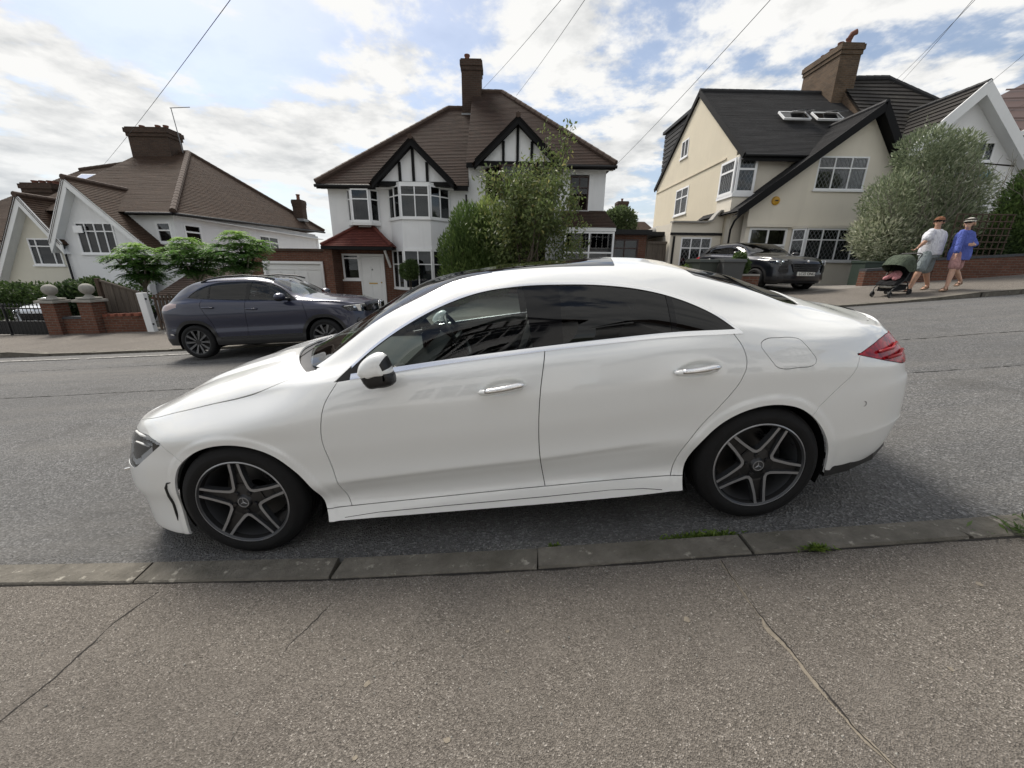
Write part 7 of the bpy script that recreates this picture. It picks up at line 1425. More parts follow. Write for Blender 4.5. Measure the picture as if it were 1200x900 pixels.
        for x0, z0, dk in ((1.22, .925, 'fdoor'), (2.05, .985, 'rdoor')):
            pts = [(x0+.22*t, s*(.882+.018*math.sin(math.pi*min(1, t*1.1))), z0+.012*t) for t in np.linspace(0, 1, 8)]; MB().tube(pts, [.012]+[.016]*6+[.012], 8).build('handle', M[paint], P[(dk, s < 0)], True)
        # lamp insides
        lo = P[('headlight', s < 0)]; m = MB(); m.prism([(-.70, .775), (-.45, .81), (-.40, .88), (-.70, .90)], (0, s*.66, 0), (1, 0, 0), (0, 0, 1), (0, s*.02, 0)); m.build('reflector', M['lamp_silver'], lo)
        for xx, yy in ((-.66, .60), (-.57, .68)): MB().sphere((xx, s*yy, .845), .04, 12, 8).build('projector_lens', M['lens'], lo, True)
        MB().tube([(-.72, s*.52, .895), (-.6, s*.67, .895), (-.42, s*.79, .888)], .008, 6).build('daytime_lamp', M['white_plastic'], lo, True)
        if kind == 'vw':
            pts = [(x, s*yy, z) for x, yy, z in ((.92, .60, 1.455), (1.1, .61, 1.51), (1.5, .62, 1.555), (1.9, .62, 1.55), (2.2, .61, 1.51), (2.35, .60, 1.46))]; MB().tube(pts, .016, 8).build('roof_rail', M['black'], car, True)
            m = MB().tube([(-.62, s*.735, .62), (-.68, s*.68, .56)], .05, 12); m.build('fog_lamp', M['lamp_back'], car, True); MB().beam((2.95, s*.868, .50), (3.3, s*.66, .52), .012, .03).build('bumper_trim', M['chrome'], car); MB().beam((.45, s*.880, .385), (2.05, s*.880, .385), .01, .02).build('sill_trim', M['lamp_back'], car)
    it = bpy.data.objects.new('interior', None); COL.objects.link(it); it.parent = car
    for yc in (-.36, .36):
        m = MB(); m.cbox((1.25, yc, .62), (.5, .48, .16), .04); m.prism([(1.42, .6), (1.55, .6), (1.72, 1.12), (1.6, 1.14)], (0, yc-.23, 0), (1, 0, 0), (0, 0, 1), (0, .46, 0)); m.build('seat', M['leather'], it); MB().cbox((1.72, yc, 1.25), (.1, .25, .18), .04).build('headrest', M['leather'], it, True, 50)
    MB().prism([(2.1, .6), (2.25, .6), (2.45, 1.12), (2.3, 1.12)], (0, -.6, 0), (1, 0, 0), (0, 0, 1), (0, 1.2, 0)).build('rear_seat', M['leather'], it); MB().prism([(.5, .7), (.95, .7), (.98, .98), (.5, 1.07)], (0, -.68, 0), (1, 0, 0), (0, 0, 1), (0, 1.36, 0)).build('dashboard', M['leather'], it)
    MB().box((-.6, -.6, .22), (3.1, .6, .26)).build('floor_pan', M['black_matt'], car); MB().box((.45, -.82, .24), (2.1, .82, .29)).build('floor_pan', M['black_matt'], car)
    # face
    def facex(y): return float(np.interp(abs(y), [0, .3, .55, .74], [-.84, -.83, -.78, -.64]))
    def patch(name, pts, mat, depth=.02, out=.012, parent=car):
        """polygon on the nose (y,z) wrapped on the plan curve"""
        pl = poly2(pts, 60)[:-1]; m = MB(); n_ = len(pl); v = [(facex(p[0])-out, p[0], p[1]) for p in pl]+[(facex(p[0])+depth, p[0], p[1]) for p in pl]; c = np.mean(pl, 0); tri = tessellate_polygon([[Vector((p[0], p[1], 0)) for p in pl]]); f = [tuple(t) for t in tri]+[(i, (i+1) % n_, (i+1) % n_+n_, i+n_) for i in range(n_)]; m.add(v, f); return m.build(name, M[mat], parent)
    if kind == 'vw':
        patch('grille', [(-.55, .76), (.55, .76), (.55, .88), (-.55, .88)], 'gloss_black'); patch('lower_intake', [(-.62, .36), (.62, .36), (.58, .60), (-.58, .60)], 'black'); patch('number_plate', [(-.26, .56), (.26, .56), (.26, .67), (-.26, .67)], 'white_plastic', .0, .03)
        m = MB().lathe([(.072, -.865), (.075, -.87), (.088, -.87), (.09, -.86)], 28, 'x', c=(0, 0, .83), closed=True); m.beam((-.871, -.045, .885), (-.871, 0, .835), .008, .01, (1, 0, 0)); m.beam((-.871, .045, .885), (-.871, 0, .835), .008, .01, (1, 0, 0)); m.beam((-.871, -.06, .86), (-.871, -.03, .765), .008, .01, (1, 0, 0)); m.beam((-.871, .06, .86), (-.871, .03, .765), .008, .01, (1, 0, 0)); m.beam((-.871, -.03, .765), (-.871, 0, .82), .008, .01, (1, 0, 0)); m.beam((-.871, .03, .765), (-.871, 0, .82), .008, .01, (1, 0, 0)); m.build('front_badge', M['chrome'], car, True, 40)
    else:
        gr = patch('grille', [(-.36, .55), (.36, .55), (.44, .80), (-.44, .80)], 'black', .02, .014)
        for z in (.60, .66, .72, .77): MB().add([(facex(yy)-.026, yy, z+dz) for yy in np.linspace(-.38, .38, 9) for dz in (-.009, .009)], [(2*i, 2*i+1, 2*i+3, 2*i+2) for i in range(8)]).build('grille_bar', M['gloss_black'], gr)
        for s in (-1, 1): patch('side_intake', [(s*.50, .55), (s*.70, .56), (s*.68, .74), (s*.54, .76)], 'black', .02, .014); patch('intake_blade', [(s*.50, .64), (s*.69, .65), (s*.69, .675), (s*.50, .665)], paint, .0, .024)
        patch('lower_intake', [(-.66, .31), (.66, .31), (.60, .40), (-.60, .40)], 'black', .02, .012); pl = patch('number_plate', [(-.26, .455), (.26, .455), (.26, .565), (-.26, .565)], 'plate_white', .0, .034)
        # plate lettering
        cu = bpy.data.curves.new('plate_text', 'FONT'); cu.body = 'LC22 ONG'; cu.size = .105; cu.align_x = 'CENTER'; cu.align_y = 'CENTER'; cu.extrude = .001; cu.offset = .0012
        t = bpy.data.objects.new('plate_text', cu); COL.objects.link(t); dg = bpy.context.evaluated_depsgraph_get(); me = bpy.data.meshes.new_from_object(t.evaluated_get(dg)); bpy.data.objects.remove(t); w_ = max(v.co.x for v in me.vertices)-min(v.co.x for v in me.vertices)
        for v in me.vertices: x, yy, z = v.co; v.co = (-.862-.006-z-.012, -x*.47/w_, .51+yy*1.05)
        me.update(); tx = link_mesh('plate_lettering', me, M['black'], pl); me.flip_normals() if False else None
        m = MB().lathe([(0, -.86), (.03, -.86), (.036, -.85)], 16, 'x', c=(0, 0, .865)); m.build('front_badge', M['chrome'], car, True)
    for o in list(car.children):
        pass
    car.scale = scale
    return car
def build_cars():
    b = NB('grey_paint'); b.p(Base_Color=(.016, .019, .042), Metallic=.35, Roughness=.36, Coat_Weight=1., Coat_IOR=1.42, Coat_Roughness=.02); M['grey_paint'] = b.m
    b = NB('navy_paint'); b.p(Base_Color=(.002, .003, .007), Metallic=.2, Roughness=.3, Coat_Weight=1., Coat_IOR=1.38, Coat_Roughness=.02); M['navy_paint'] = b.m
    b = NB('pale_paint'); b.p(Base_Color=(.55, .58, .62), Roughness=.35, Coat_Weight=1.); M['pale_paint'] = b.m
    M['tail_smoke'] = plain('tail_smoke', (.28, .20, .20), .15, coat=1.); M['plate_white'] = plain('plate_white', (.72, .72, .68), .4)
    hc = hero_car(); hc.location = (-1.354, 2.69, -.109); hc.rotation_euler = (0, -R_(4.62), 0)
    v = crossover('dark grey coupe crossover parked half on the far pavement, roof rails on top', 'grey_paint', kind='vw'); v.location = (-3.51, 7.64+.84, -.222); v.rotation_euler = (0, R_(3.3), math.pi)
    p = crossover('dark navy SUV parked on the forecourt of the cream house, nose to the street', 'navy_paint', (1.10, 1.09, 1.0), (190, 90), 'suv', wheel=('rim_grey', 10, .12, .014))
    p.location = (8.78, 12.62, .86); p.rotation_euler = (0, 0, R_(90-4) if False else R_(97))
    q = crossover('pale silver car on the drive behind the black railings', 'pale_paint', (.98, .98, .95), (120, 64), 'suv'); q.location = (-14.75, 13.15, -.82); q.rotation_euler = (0, 0, R_(95))
# ------------------------------------------------------------------ people and pram
def capsule(m, p, q, r0, r1, n=12, k=4):
    p, q = np.array(p, float), np.array(q, float); d = q-p; L = np.linalg.norm(d); d = d/L if L > 1e-6 else np.array([0, 0, 1.]); pts = []; rs = []
    for i in range(k+1): t = math.pi/2*(1-i/k); pts.append(p-d*r0*math.sin(t)); rs.append(max(r0*math.cos(t), 1e-4))
    for i in range(k+1): t = math.pi/2*i/k; pts.append(q+d*r1*math.sin(t)); rs.append(max(r1*math.cos(t), 1e-4))
    m.tube([tuple(x) for x in pts], rs, n)
def loft(m, secs, n=24):
    """closed body through elliptic sections (cx,cy,cz,rx,ry,yaw)"""
    v = []; f = []
    for (cx, cy, cz, rx, ry, yw) in secs:
        for k in range(n):
            t = 2*math.pi*k/n; x, y = rx*math.cos(t), ry*math.sin(t); v.append((cx+x*math.cos(yw)-y*math.sin(yw), cy+x*math.sin(yw)+y*math.cos(yw), cz))
    for j in range(len(secs)-1):
        for k in range(n): f.append((j*n+k, j*n+(k+1) % n, (j+1)*n+(k+1) % n, (j+1)*n+k))
    f.append(tuple(range(n))[::-1]); f.append(tuple(range((len(secs)-1)*n, len(secs)*n))); m.add(v, f)
def fuse(m, name, mat, parent, voxel=.009, it=6):
    o = m.build('tmp', None) if False else link_mesh('tmp', m.mesh('tmp')); a = o.modifiers.new('r', 'REMESH'); a.mode = 'VOXEL'; a.voxel_size = voxel; s = o.modifiers.new('s', 'SMOOTH'); s.iterations = it; s.factor = .5
    dg = bpy.context.evaluated_depsgraph_get(); me = bpy.data.meshes.new_from_object(o.evaluated_get(dg)); bpy.data.objects.remove(o); me.name = name; me.shade_smooth(); return link_mesh(name, me, mat, parent)
def hand(m, w, d, side, curl=.5, r=.0085):
    """palm and five fingers from wrist w along d; side = thumb direction; fingers curl"""
    w, d, side = np.array(w, float), np.array(d, float), np.array(side, float); d /= np.linalg.norm(d); side = side-d*(side@d); side /= np.linalg.norm(side); nrm = np.cross(d, side)
    for s in (-.026, -.009, .009, .026): capsule(m, w, w+d*.085+side*s, .017, .013, 8, 3)
    for s, L in ((.03, .068), (.011, .076), (-.009, .071), (-.028, .055)):
        a = w+d*.085+side*s; d1 = d*math.cos(curl*.6)+nrm*math.sin(curl*.6); d2 = d*math.cos(curl*1.6)+nrm*math.sin(curl*1.6); b = a+d1*L*.5; capsule(m, a, b, r, r*.95, 8, 3); capsule(m, b, b+d2*L*.5, r*.95, r*.8, 8, 3)
    t = w+d*.03+side*.028; t2 = t+(d*.6+side*.7+nrm*.25)*.035; capsule(m, t, t2, r*1.2, r*1.1, 8, 3); capsule(m, t2, t2+(d*.85+side*.2+nrm*.35)*.03, r*1.1, r*.9, 8, 3)
def head(m, c, yaw, s=1.):
    """skull, jaw, nose, ears, looking along yaw"""
    f = np.array([math.cos(yaw), math.sin(yaw), 0]); r = np.array([-math.sin(yaw), math.cos(yaw), 0]); c = np.array(c, float); u = np.array([0, 0, 1.])
    for dz, df, rx, ry in ((.035, -.012, .094, .077),): m.sphere(tuple(c+u*dz+f*df), (.092*s, .088*s, .095*s), 16, 12)
    capsule(m, c+u*.0+f*.015, c-u*.065+f*.035, .074*s, .052*s, 14); capsule(m, c+f*.07+u*.012, c+f*.106-u*.024, .011*s, .016*s, 8); capsule(m, c-u*.05+f*.078, c-u*.052+f*.082, .022*s, .02*s, 8)
    for q in (-1, 1): capsule(m, c+r*q*.086-f*.008+u*.02, c+r*q*.088-f*.012-u*.025, .017*s, .013*s, 8); capsule(m, c+r*q*.035+f*.074+u*.03, c+r*q*.03+f*.076+u*.03, .016, .016, 8)
    return f, r, u
def mats_people():
    def skin(n, c): b = NB(n); b.p(Base_Color=b.mix(b.rng(b.noise(b.co(), 14, 4, .6), .3, .7), c, tuple(x*.85 for x in c)), Roughness=.55, Subsurface_Weight=.08); M[n] = b.m
    skin('skin_a', (.50, .29, .20)); skin('skin_b', (.55, .34, .25))
    def cloth(n, c, bs=40., bd=.012):
        b = NB(n); w = b.noise(b.mapv(b.co(), (1.6, 1.6, .8)), 7., 4, .6, 1.2); b.p(Base_Color=b.mix(b.rng(w, .3, .7), c, tuple(x*.82 for x in c)), Roughness=.9, Specular_IOR_Level=.2); n0 = b.bump(w, .09, .9); b.bump(b.noise(b.co(), 220, 2, .5), .001, .5, n0); M[n] = b.m
    cloth('white_cotton', (.80, .81, .86)); cloth('teal_cotton', (.27, .31, .32)); cloth('blue_linen', (.12, .16, .50)); cloth('pink_cotton', (.52, .30, .29)); cloth('cap_brown', (.22, .10, .055)); cloth('canopy_green', (.085, .105, .075)); cloth('pram_black', (.016, .016, .017)); cloth('blanket_pink', (.55, .25, .26)); cloth('cream_cloth', (.6, .58, .52)); M['hair_dark'] = plain('hair_dark', (.03, .02, .014), .6, bump=.004, bscale=80); M['hair_blond'] = plain('hair_blond', (.30, .21, .12), .6, bump=.004, bscale=80); M['sandal'] = plain('sandal', (.20, .13, .08), .7); M['rubber_grey'] = plain('rubber_grey', (.02, .02, .02), .7)
def pavz(x, y): return zrf(x)+float(np.interp(y, [9.2, 10.2, 11.8], [float(far_up(x))-.006, float(far_up(x))+.02, float(far_up(x))*.5+.09]))
def glasses(parent, c, f, r, u):
    m = MB(); c = np.array(c)
    for q in (-1, 1): cc = c+r*q*.036+f*.096+u*.028; m.sphere(tuple(cc), (.03*abs(r[0])+.012, .03*abs(r[1])+.012, .022), 12, 8)
    for q in (-1, 1): m.tube([tuple(c+r*q*.062+f*.092+u*.032), tuple(c+r*q*.088+f*.01+u*.03)], .005, 6)
    m.tube([tuple(c+r*.012+f*.106+u*.032), tuple(c-r*.012+f*.106+u*.032)], .005, 6); return m.build('sunglasses', M['gloss_black'], parent, True)
def cap(parent, c, f, r, u, mat, name='cap', tilt=0.):
    c = np.array(c); m = MB(); v = []; fa = []; n = 24
    for j in range(7):
        t = math.pi/2*j/6
        for k in range(n): a = 2*math.pi*k/n; v.append(tuple(c+u*(.052+.088*math.sin(t))+f*(math.cos(a)*.105*math.cos(t)-.012)+r*(math.sin(a)*.098*math.cos(t))))
    for j in range(6):
        for k in range(n): fa.append((j*n+k, j*n+(k+1) % n, (j+1)*n+(k+1) % n, (j+1)*n+k))
    m.add(v, fa); v = []; fa = []
    for k in range(11):
        a = math.pi*(k/10-.5)*.86; e = c+u*.054+f*(math.cos(a)*.103-.012)+r*(math.sin(a)*.097); o = c+u*(.035+.01*math.cos(a))+f*(math.cos(a)*.105+.062*math.cos(a)-.012)+r*(math.sin(a)*.105); v += [tuple(e), tuple(o), tuple(e+u*.008), tuple(o+u*.007)]
    for k in range(10): i = 4*k; fa += [(i, i+4, i+5, i+1), (i+2, i+3, i+7, i+6), (i+1, i+5, i+7, i+3)]
    m.add(v, fa); return m.build(name, M[mat], parent, True, 50)
def shoe(parent, an, toe, name='sandal'):
    an, toe = np.array(an, float), np.array(toe, float); m = MB(); d = toe-an; d[2] = 0; L = np.linalg.norm(d); d /= L; s = np.array([-d[1], d[0], 0]); lo = []
    base = toe-d*L*.62; heel = an-d*.06; heel[2] = an[2]-.075; tp = toe+d*.06; tp[2] = toe[2]-.012; pr = [(heel, .028), (heel+(tp-heel)*.3, .034), (heel+(tp-heel)*.7, .046), (tp-d*.02, .04), (tp+d*.0, .02)]; v = []; f = []
    for p, w in pr:
        for q, dz in ((-1, -.012), (1, -.012), (1, .012), (-1, .012)): v.append(tuple(p+s*q*w+np.array([0, 0, dz])))
    for i in range(len(pr)-1):
        for k in range(4): f.append((4*i+k, 4*i+(k+1) % 4, 4*i+4+(k+1) % 4, 4*i+4+k))
    f += [(3, 2, 1, 0), tuple(range(4*len(pr)-4, 4*len(pr)))]; m.add(v, f)
    for t in (.25, .62):
        p = heel+(tp-heel)*t; hh = .075 if t < .5 else .05; m.tube([tuple(p+s*.046), tuple(p+s*.03+np.array([0, 0, hh])), tuple(p-s*.03+np.array([0, 0, hh])), tuple(p-s*.046)], .011, 6)
    return m.build(name, M['sandal'], parent, True, 50)
def leg(m, hip, knee, ankle, toe, k=1.):
    capsule(m, hip, knee, .088*k, .058*k); kn, an = np.array(knee), np.array(ankle); mid = kn+(an-kn)*.32; capsule(m, knee, mid, .055*k, .056*k); capsule(m, mid, ankle, .054*k, .035*k); capsule(m, ankle, np.array(ankle)-np.array([0, 0, .035]), .036*k, .034*k); t = np.array(toe); a2 = np.array(ankle)-np.array([0, 0, .045]); capsule(m, a2, t, .033*k, .026*k)
    d = t-a2; d[2] = 0; d /= np.linalg.norm(d); s = np.array([-d[1], d[0], 0])
    for q, L in ((-.024, .03), (-.008, .033), (.006, .034), (.018, .03), (.028, .024)): capsule(m, t+s*q, t+s*q+d*L, .011, .009, 8, 3)
def arm(m, sh, el, wr, k=1.): capsule(m, sh, el, .05*k, .04*k); e = np.array(el); w = np.array(wr); mid = e+(w-e)*.35; capsule(m, el, mid, .04*k, .041*k); capsule(m, mid, wr, .04*k, .026*k)
def build_people():
    mats_people()
    # ---- man
    x0, y0 = 10.74, 10.1; z0 = pavz(x0, y0); sl = .0808
    P = empty('person', (x0, y0, z0), 0, 'person in white T-shirt, grey-green shorts and brown cap pushing the pram', 'person'); yaw = R_(212); tw = R_(-28)
    m = MB(); loft(m, [(0, 0, .86, .15, .115, tw), (0, 0, .95, .172, .13, tw), (0, -.005, 1.08, .165, .135, tw), (0, -.005, 1.22, .18, .13, tw), (0, 0, 1.34, .19, .12, tw), (0, .005, 1.43, .165, .10, tw), (0, .005, 1.49, .075, .07, tw)]); capsule(m, (0, .005, 1.44), (-.02, -.02, 1.56), .062, .056)
    hc = np.array((-.035, -.035, 1.645)); f, r, u = head(m, hc, yaw); shl, shr = (-.175, .07, 1.43), (.175, -.07, 1.43); shl, shr = (-.19, -.07, 1.425), (.185, .08, 1.425)
    hip1, hip2 = (-.085, -.03, .93), (.085, .04, .93); k1, a1, t1 = (-.20, -.07, .52), (-.34, -.09, .115-.34*sl), (-.49, -.15, .035-.49*sl); k2, a2, t2 = (.10, .06, .51), (.30, .10, .13+.30*sl), (.17, .06, .035+.17*sl)
    leg(m, hip1, k1, a1, t1, 1.18); leg(m, hip2, k2, a2, t2, 1.18); el1, wr1 = (-.31, -.10, 1.19), (-.365, -.03, 1.055); arm(m, shl, el1, wr1, 1.1); el2, wr2 = (.21, .17, 1.16), (.15, .14, .93); arm(m, shr, el2, wr2, 1.1); hand(m, wr1, (-.55, .25, -.55), (-.3, -.8, .2), .95); hand(m, wr2, (-.1, -.3, -.95), (-.8, -.5, 0), .4)
    fuse(m, 'body', M['skin_a'], P, .0085, 3)
    m = MB(); loft(m, [(0, 0, .88, .222, .185, tw), (0, 0, .98, .228, .19, tw), (0, -.01, 1.1, .22, .188, tw), (0, -.01, 1.22, .228, .175, tw), (0, 0, 1.34, .232, .152, tw), (0, .005, 1.43, .195, .12, tw), (0, .005, 1.485, .09, .085, tw)])
    for s_, e_ in ((shl, el1), (shr, el2)): s_, e_ = np.array(s_), np.array(e_); capsule(m, s_*np.array([.8, .8, 1]), s_, .075, .078); capsule(m, s_, s_+(e_-s_)*.66, .078, .09)
    fuse(m, 't_shirt', M['white_cotton'], P, .010, 5)
    m = MB(); loft(m, [(0, 0, .80, .18, .15, tw), (0, 0, .87, .205, .17, tw), (0, 0, .95, .2, .165, tw)])
    for h_, k_ in ((hip1, k1), (hip2, k2)): h_, k_ = np.array(h_), np.array(k_); capsule(m, h_, h_+(k_-h_)*.92, .125, .118)
    fuse(m, 'shorts', M['teal_cotton'], P, .010, 5); cap(P, hc, f, r, u, 'cap_brown'); glasses(P, hc, f, r, u); shoe(P, a1, t1); shoe(P, a2, t2)
    m = MB()
    for a in np.linspace(-1.9, 1.9, 15): d = -f*math.cos(a)*1+r*math.sin(a); m.sphere(tuple(hc+d*.083+u*.025), (.022, .022, .035), 8, 6)
    fuse(m, 'hair', M['hair_dark'], P, .007, 2); m = MB(); capsule(m, hc-u*.055+f*.055, hc-u*.075+f*.06, .05, .045); 
    # ---- woman
    x1, y1 = 11.08, 9.72; z1 = pavz(x1, y1); P = empty('person', (x1, y1, z1), 0, 'person in loose blue shirt, pink shorts and pale cap walking beside the pram', 'person'); tw = R_(-35); m = MB()
    loft(m, [(0, 0, .82, .155, .12, tw), (0, 0, .90, .17, .13, tw), (0, 0, 1.02, .14, .115, tw), (0, 0, 1.16, .148, .115, tw), (0, 0, 1.27, .16, .105, tw), (0, 0, 1.35, .14, .085, tw), (0, 0, 1.40, .06, .06, tw)]); capsule(m, (0, 0, 1.36), (-.02, -.02, 1.47), .05, .046); hc = np.array((-.03, -.035, 1.545)); f, r, u = head(m, hc, R_(205), .94)
    shl, shr = (-.155, -.06, 1.345), (.15, .07, 1.345); hip1, hip2 = (-.08, -.03, .87), (.08, .04, .87); k1, a1, t1 = (-.11, -.06, .47), (-.14, -.07, .10-.14*sl), (-.29, -.12, .03-.29*sl); k2, a2, t2 = (.13, .06, .47), (.36, .10, .24), (.27, .07, .12)
    leg(m, hip1, k1, a1, t1); leg(m, hip2, k2, a2, t2); el1, wr1 = (-.22, -.12, 1.08), (-.27, -.17, .86); el2, wr2 = (.25, -.04, 1.09), (.04, -.22, 1.06); arm(m, shl, el1, wr1); arm(m, shr, el2, wr2); hand(m, wr1, (-.1, -.15, -1), (-.6, -.6, 0), .45); hand(m, wr2, (-.95, -.2, .02), (0, -.2, 1), .5); fuse(m, 'body', M['skin_b'], P, .0085, 3)
    m = MB(); loft(m, [(.01, 0, .72, .19, .165, tw), (.01, 0, .80, .205, .17, tw), (0, 0, .92, .205, .162, tw), (0, 0, 1.04, .178, .15, tw), (0, 0, 1.17, .182, .142, tw), (0, 0, 1.27, .182, .122, tw), (0, 0, 1.35, .152, .098, tw), (0, 0, 1.405, .072, .07, tw)])
    for s_, e_, w_, k in ((shl, el1, wr1, .75), (shr, el2, wr2, .6)): s_, e_, w_ = map(np.array, (s_, e_, w_)); capsule(m, s_*np.array([.85, .85, 1]), s_, .07, .072); capsule(m, s_, e_, .072, .066); capsule(m, e_, e_+(w_-e_)*k, .066, .058)
    fuse(m, 'shirt', M['blue_linen'], P, .010, 4)
    m = MB(); loft(m, [(0, 0, .74, .16, .13, tw), (0, 0, .83, .182, .145, tw), (0, 0, .9, .175, .14, tw)])
    for h_, k_ in ((hip1, k1), (hip2, k2)): h_, k_ = np.array(h_), np.array(k_); capsule(m, h_, h_+(k_-h_)*.72, .105, .10)
    fuse(m, 'shorts', M['pink_cotton'], P, .010, 5); glasses(P, hc, f, r, u); c_ = cap(P, hc, f, r, u, 'cream_cloth'); m = MB()
    for k in range(9): a = -1.3+2.6*k/8; d = f*math.cos(a+math.pi)+r*math.sin(a+math.pi); capsule(m, hc+d*.07+u*.02, hc+d*.09-u*.03, .03, .025, 8, 3)
    capsule(m, hc-f*.12+u*.03, hc-f*.16+u*.0, .035, .03, 8, 3); fuse(m, 'hair', M['hair_blond'], P, .008, 2); b = MB(); b.lathe([(.101, .075), (.108, .08), (.108, .10), (.098, .11)], 24, 'z', c=tuple(hc-f*.012)); b.build('cap_band', M['hair_dark'], P, True); shoe(P, a1, t1); shoe(P, a2, t2)
    # ---- pram
    px, py = 9.86, 9.95; pz = pavz(px, py); pr = empty('pram', (px, py, pz), R_(20), 'compact pushchair with sage green hood and black frame', 'pram'); pr.rotation_euler = (0, -math.atan(.0808), R_(20)); pr.scale = (1.06, 1.06, 1.0)
    def wheel(x, y, r):
        w = bpy.data.objects.new('wheel', None); COL.objects.link(w); w.parent = pr; w.location = (x, y, r); MB().lathe([(r*.72, -.016), (r*.95, -.016), (r, -.008), (r, .008), (r*.95, .016), (r*.72, .016)], 24, 'y', closed=True).build('tyre', M['rubber_grey'], w, True, 40); m = MB(); m.lathe([(0, -.02), (.022, -.02), (.025, 0), (.022, .02), (0, .02)], 12, 'y')
        for k in range(5): a = k*2*math.pi/5; m.beam((0, 0, 0), (math.cos(a)*r*.75, 0, math.sin(a)*r*.75), .014, .012, (0, 1, 0))
        m.build('hub', M['black'], w)
    for x, y in ((-.36, -.17), (-.36, .17)): wheel(x, y, .072)
    for x, y in ((.30, -.22), (.30, .22)): wheel(x, y, .08)
    m = MB()
    for s in (-1, 1): m.tube([(-.34, s*.17, .075), (-.34, s*.17, .16), (-.30, s*.19, .21), (.05, s*.21, .40), (.33, s*.21, .78), (.48, s*.21, .98)], .012, 8); m.tube([(.30, s*.2, .08), (.18, s*.21, .30), (.02, s*.21, .42)], .012, 8); m.tube([(-.28, s*.17, .16), (.28, s*.2, .14)], .009, 8)
    m.tube([(.48, -.21, .98), (.50, -.15, 1.0), (.50, .15, 1.0), (.48, .21, .98)], .015, 8); m.tube([(.30, -.22, .08), (.30, .22, .08)], .008, 8); m.build('frame', M['black'], pr, True)
    # hood: fabric bows turned about a hinge
    v = []; fa = []; nb, nw = 15, 13; hx, hz = .10, .60
    for j in range(nb):
        t = R_(152)-(R_(152)-R_(-6))*j/(nb-1); R0 = .40+.02*math.sin(t*2)-(.018 if j % 4 == 2 else 0)
        for k in range(nw):
            s = -1+2*k/(nw-1); w = .225*math.copysign(abs(s)**.8, s); rr = R0*(1-.34*abs(s)**3.2); v.append((hx+math.cos(t)*rr, w, hz+math.sin(t)*rr))
    for j in range(nb-1):
        for k in range(nw-1): fa.append((j*nw+k, j*nw+k+1, (j+1)*nw+k+1, (j+1)*nw+k))
    hood = MB().add(v, fa).build('hood', M['canopy_green'], pr, True)
    for s in (-1, 1):
        q = [v[j*nw+(nw-1 if s > 0 else 0)] for j in range(nb)]; mm = MB(); mm.add([(hx, s*.225, hz-.02)]+q, [(0, i+1, i+2) for i in range(nb-1)]); mm.build('hood_side', M['canopy_green'], pr)
    m = MB(); m.prism([(.02, .33), (.30, .34), (.44, .72), (.36, .75), (.24, .46), (-.24, .36), (-.30, .30), (-.22, .27)], (0, -.18, 0), (1, 0, 0), (0, 0, 1), (0, .36, 0)); m.build('seat', M['pram_black'], pr); m = MB(); m.prism([(-.22, .13), (.26, .13), (.30, .26), (-.20, .24)], (0, -.16, 0), (1, 0, 0), (0, 0, 1), (0, .32, 0)); m.build('basket', M['pram_black'], pr); m = MB(); m.cbox((-.14, 0, .25), (.26, .26, .07), .03); m.build('changing_bag', M['cream_cloth'], pr, True, 50)
    m = MB(); capsule(m, (.0, -.08, .47), (-.14, -.09, .44), .055, .05); capsule(m, (.0, .08, .47), (-.14, .09, .44), .055, .05); capsule(m, (.1, 0, .52), (.0, 0, .5), .10, .09); fuse(m, 'blanket', M['blanket_pink'], pr, .012, 4)
# ------------------------------------------------------------------ walls, fences, bins, wires
def brick_wall(name, pts, h0, h1, mat, label, cat='wall', thick=.22, cap=None, ground=None):
    """straight garden wall from pts[0] to pts[1]; top heights h0,h1; follows the ground"""
    (xa, ya), (xb, yb) = pts; ga, gb = ground; o = empty(name, (xa, ya, ga), 0, label, cat); d = Vector((xb-xa, yb-ya, 0)); L = d.length; d.normalize()
    m = MB(); m.prism([(0, -.3), (L, gb-ga-.3), (L, h1-ga), (0, h0-ga)], (0, 0, 0), d, (0, 0, 1), Vector((-d.y, d.x, 0))*thick); m.build('brickwork', M[mat], o)
    if cap:
        n = max(1, int(L/.23))
        for i in range(n):
            a, b = i/n*L+.004, (i+1)/n*L-.004; za = h0-ga+(h1-h0)*a/L; zb = h0-ga+(h1-h0)*b/L; m = MB(); m.prism([(a, za+.002), (b, zb+.002), (b, zb+.075), (a, za+.075)], Vector((d.y, -d.x, 0))*.02, d, (0, 0, 1), Vector((-d.y, d.x, 0))*(thick+.04)); m.build('coping_brick', M[cap], o)
    return o
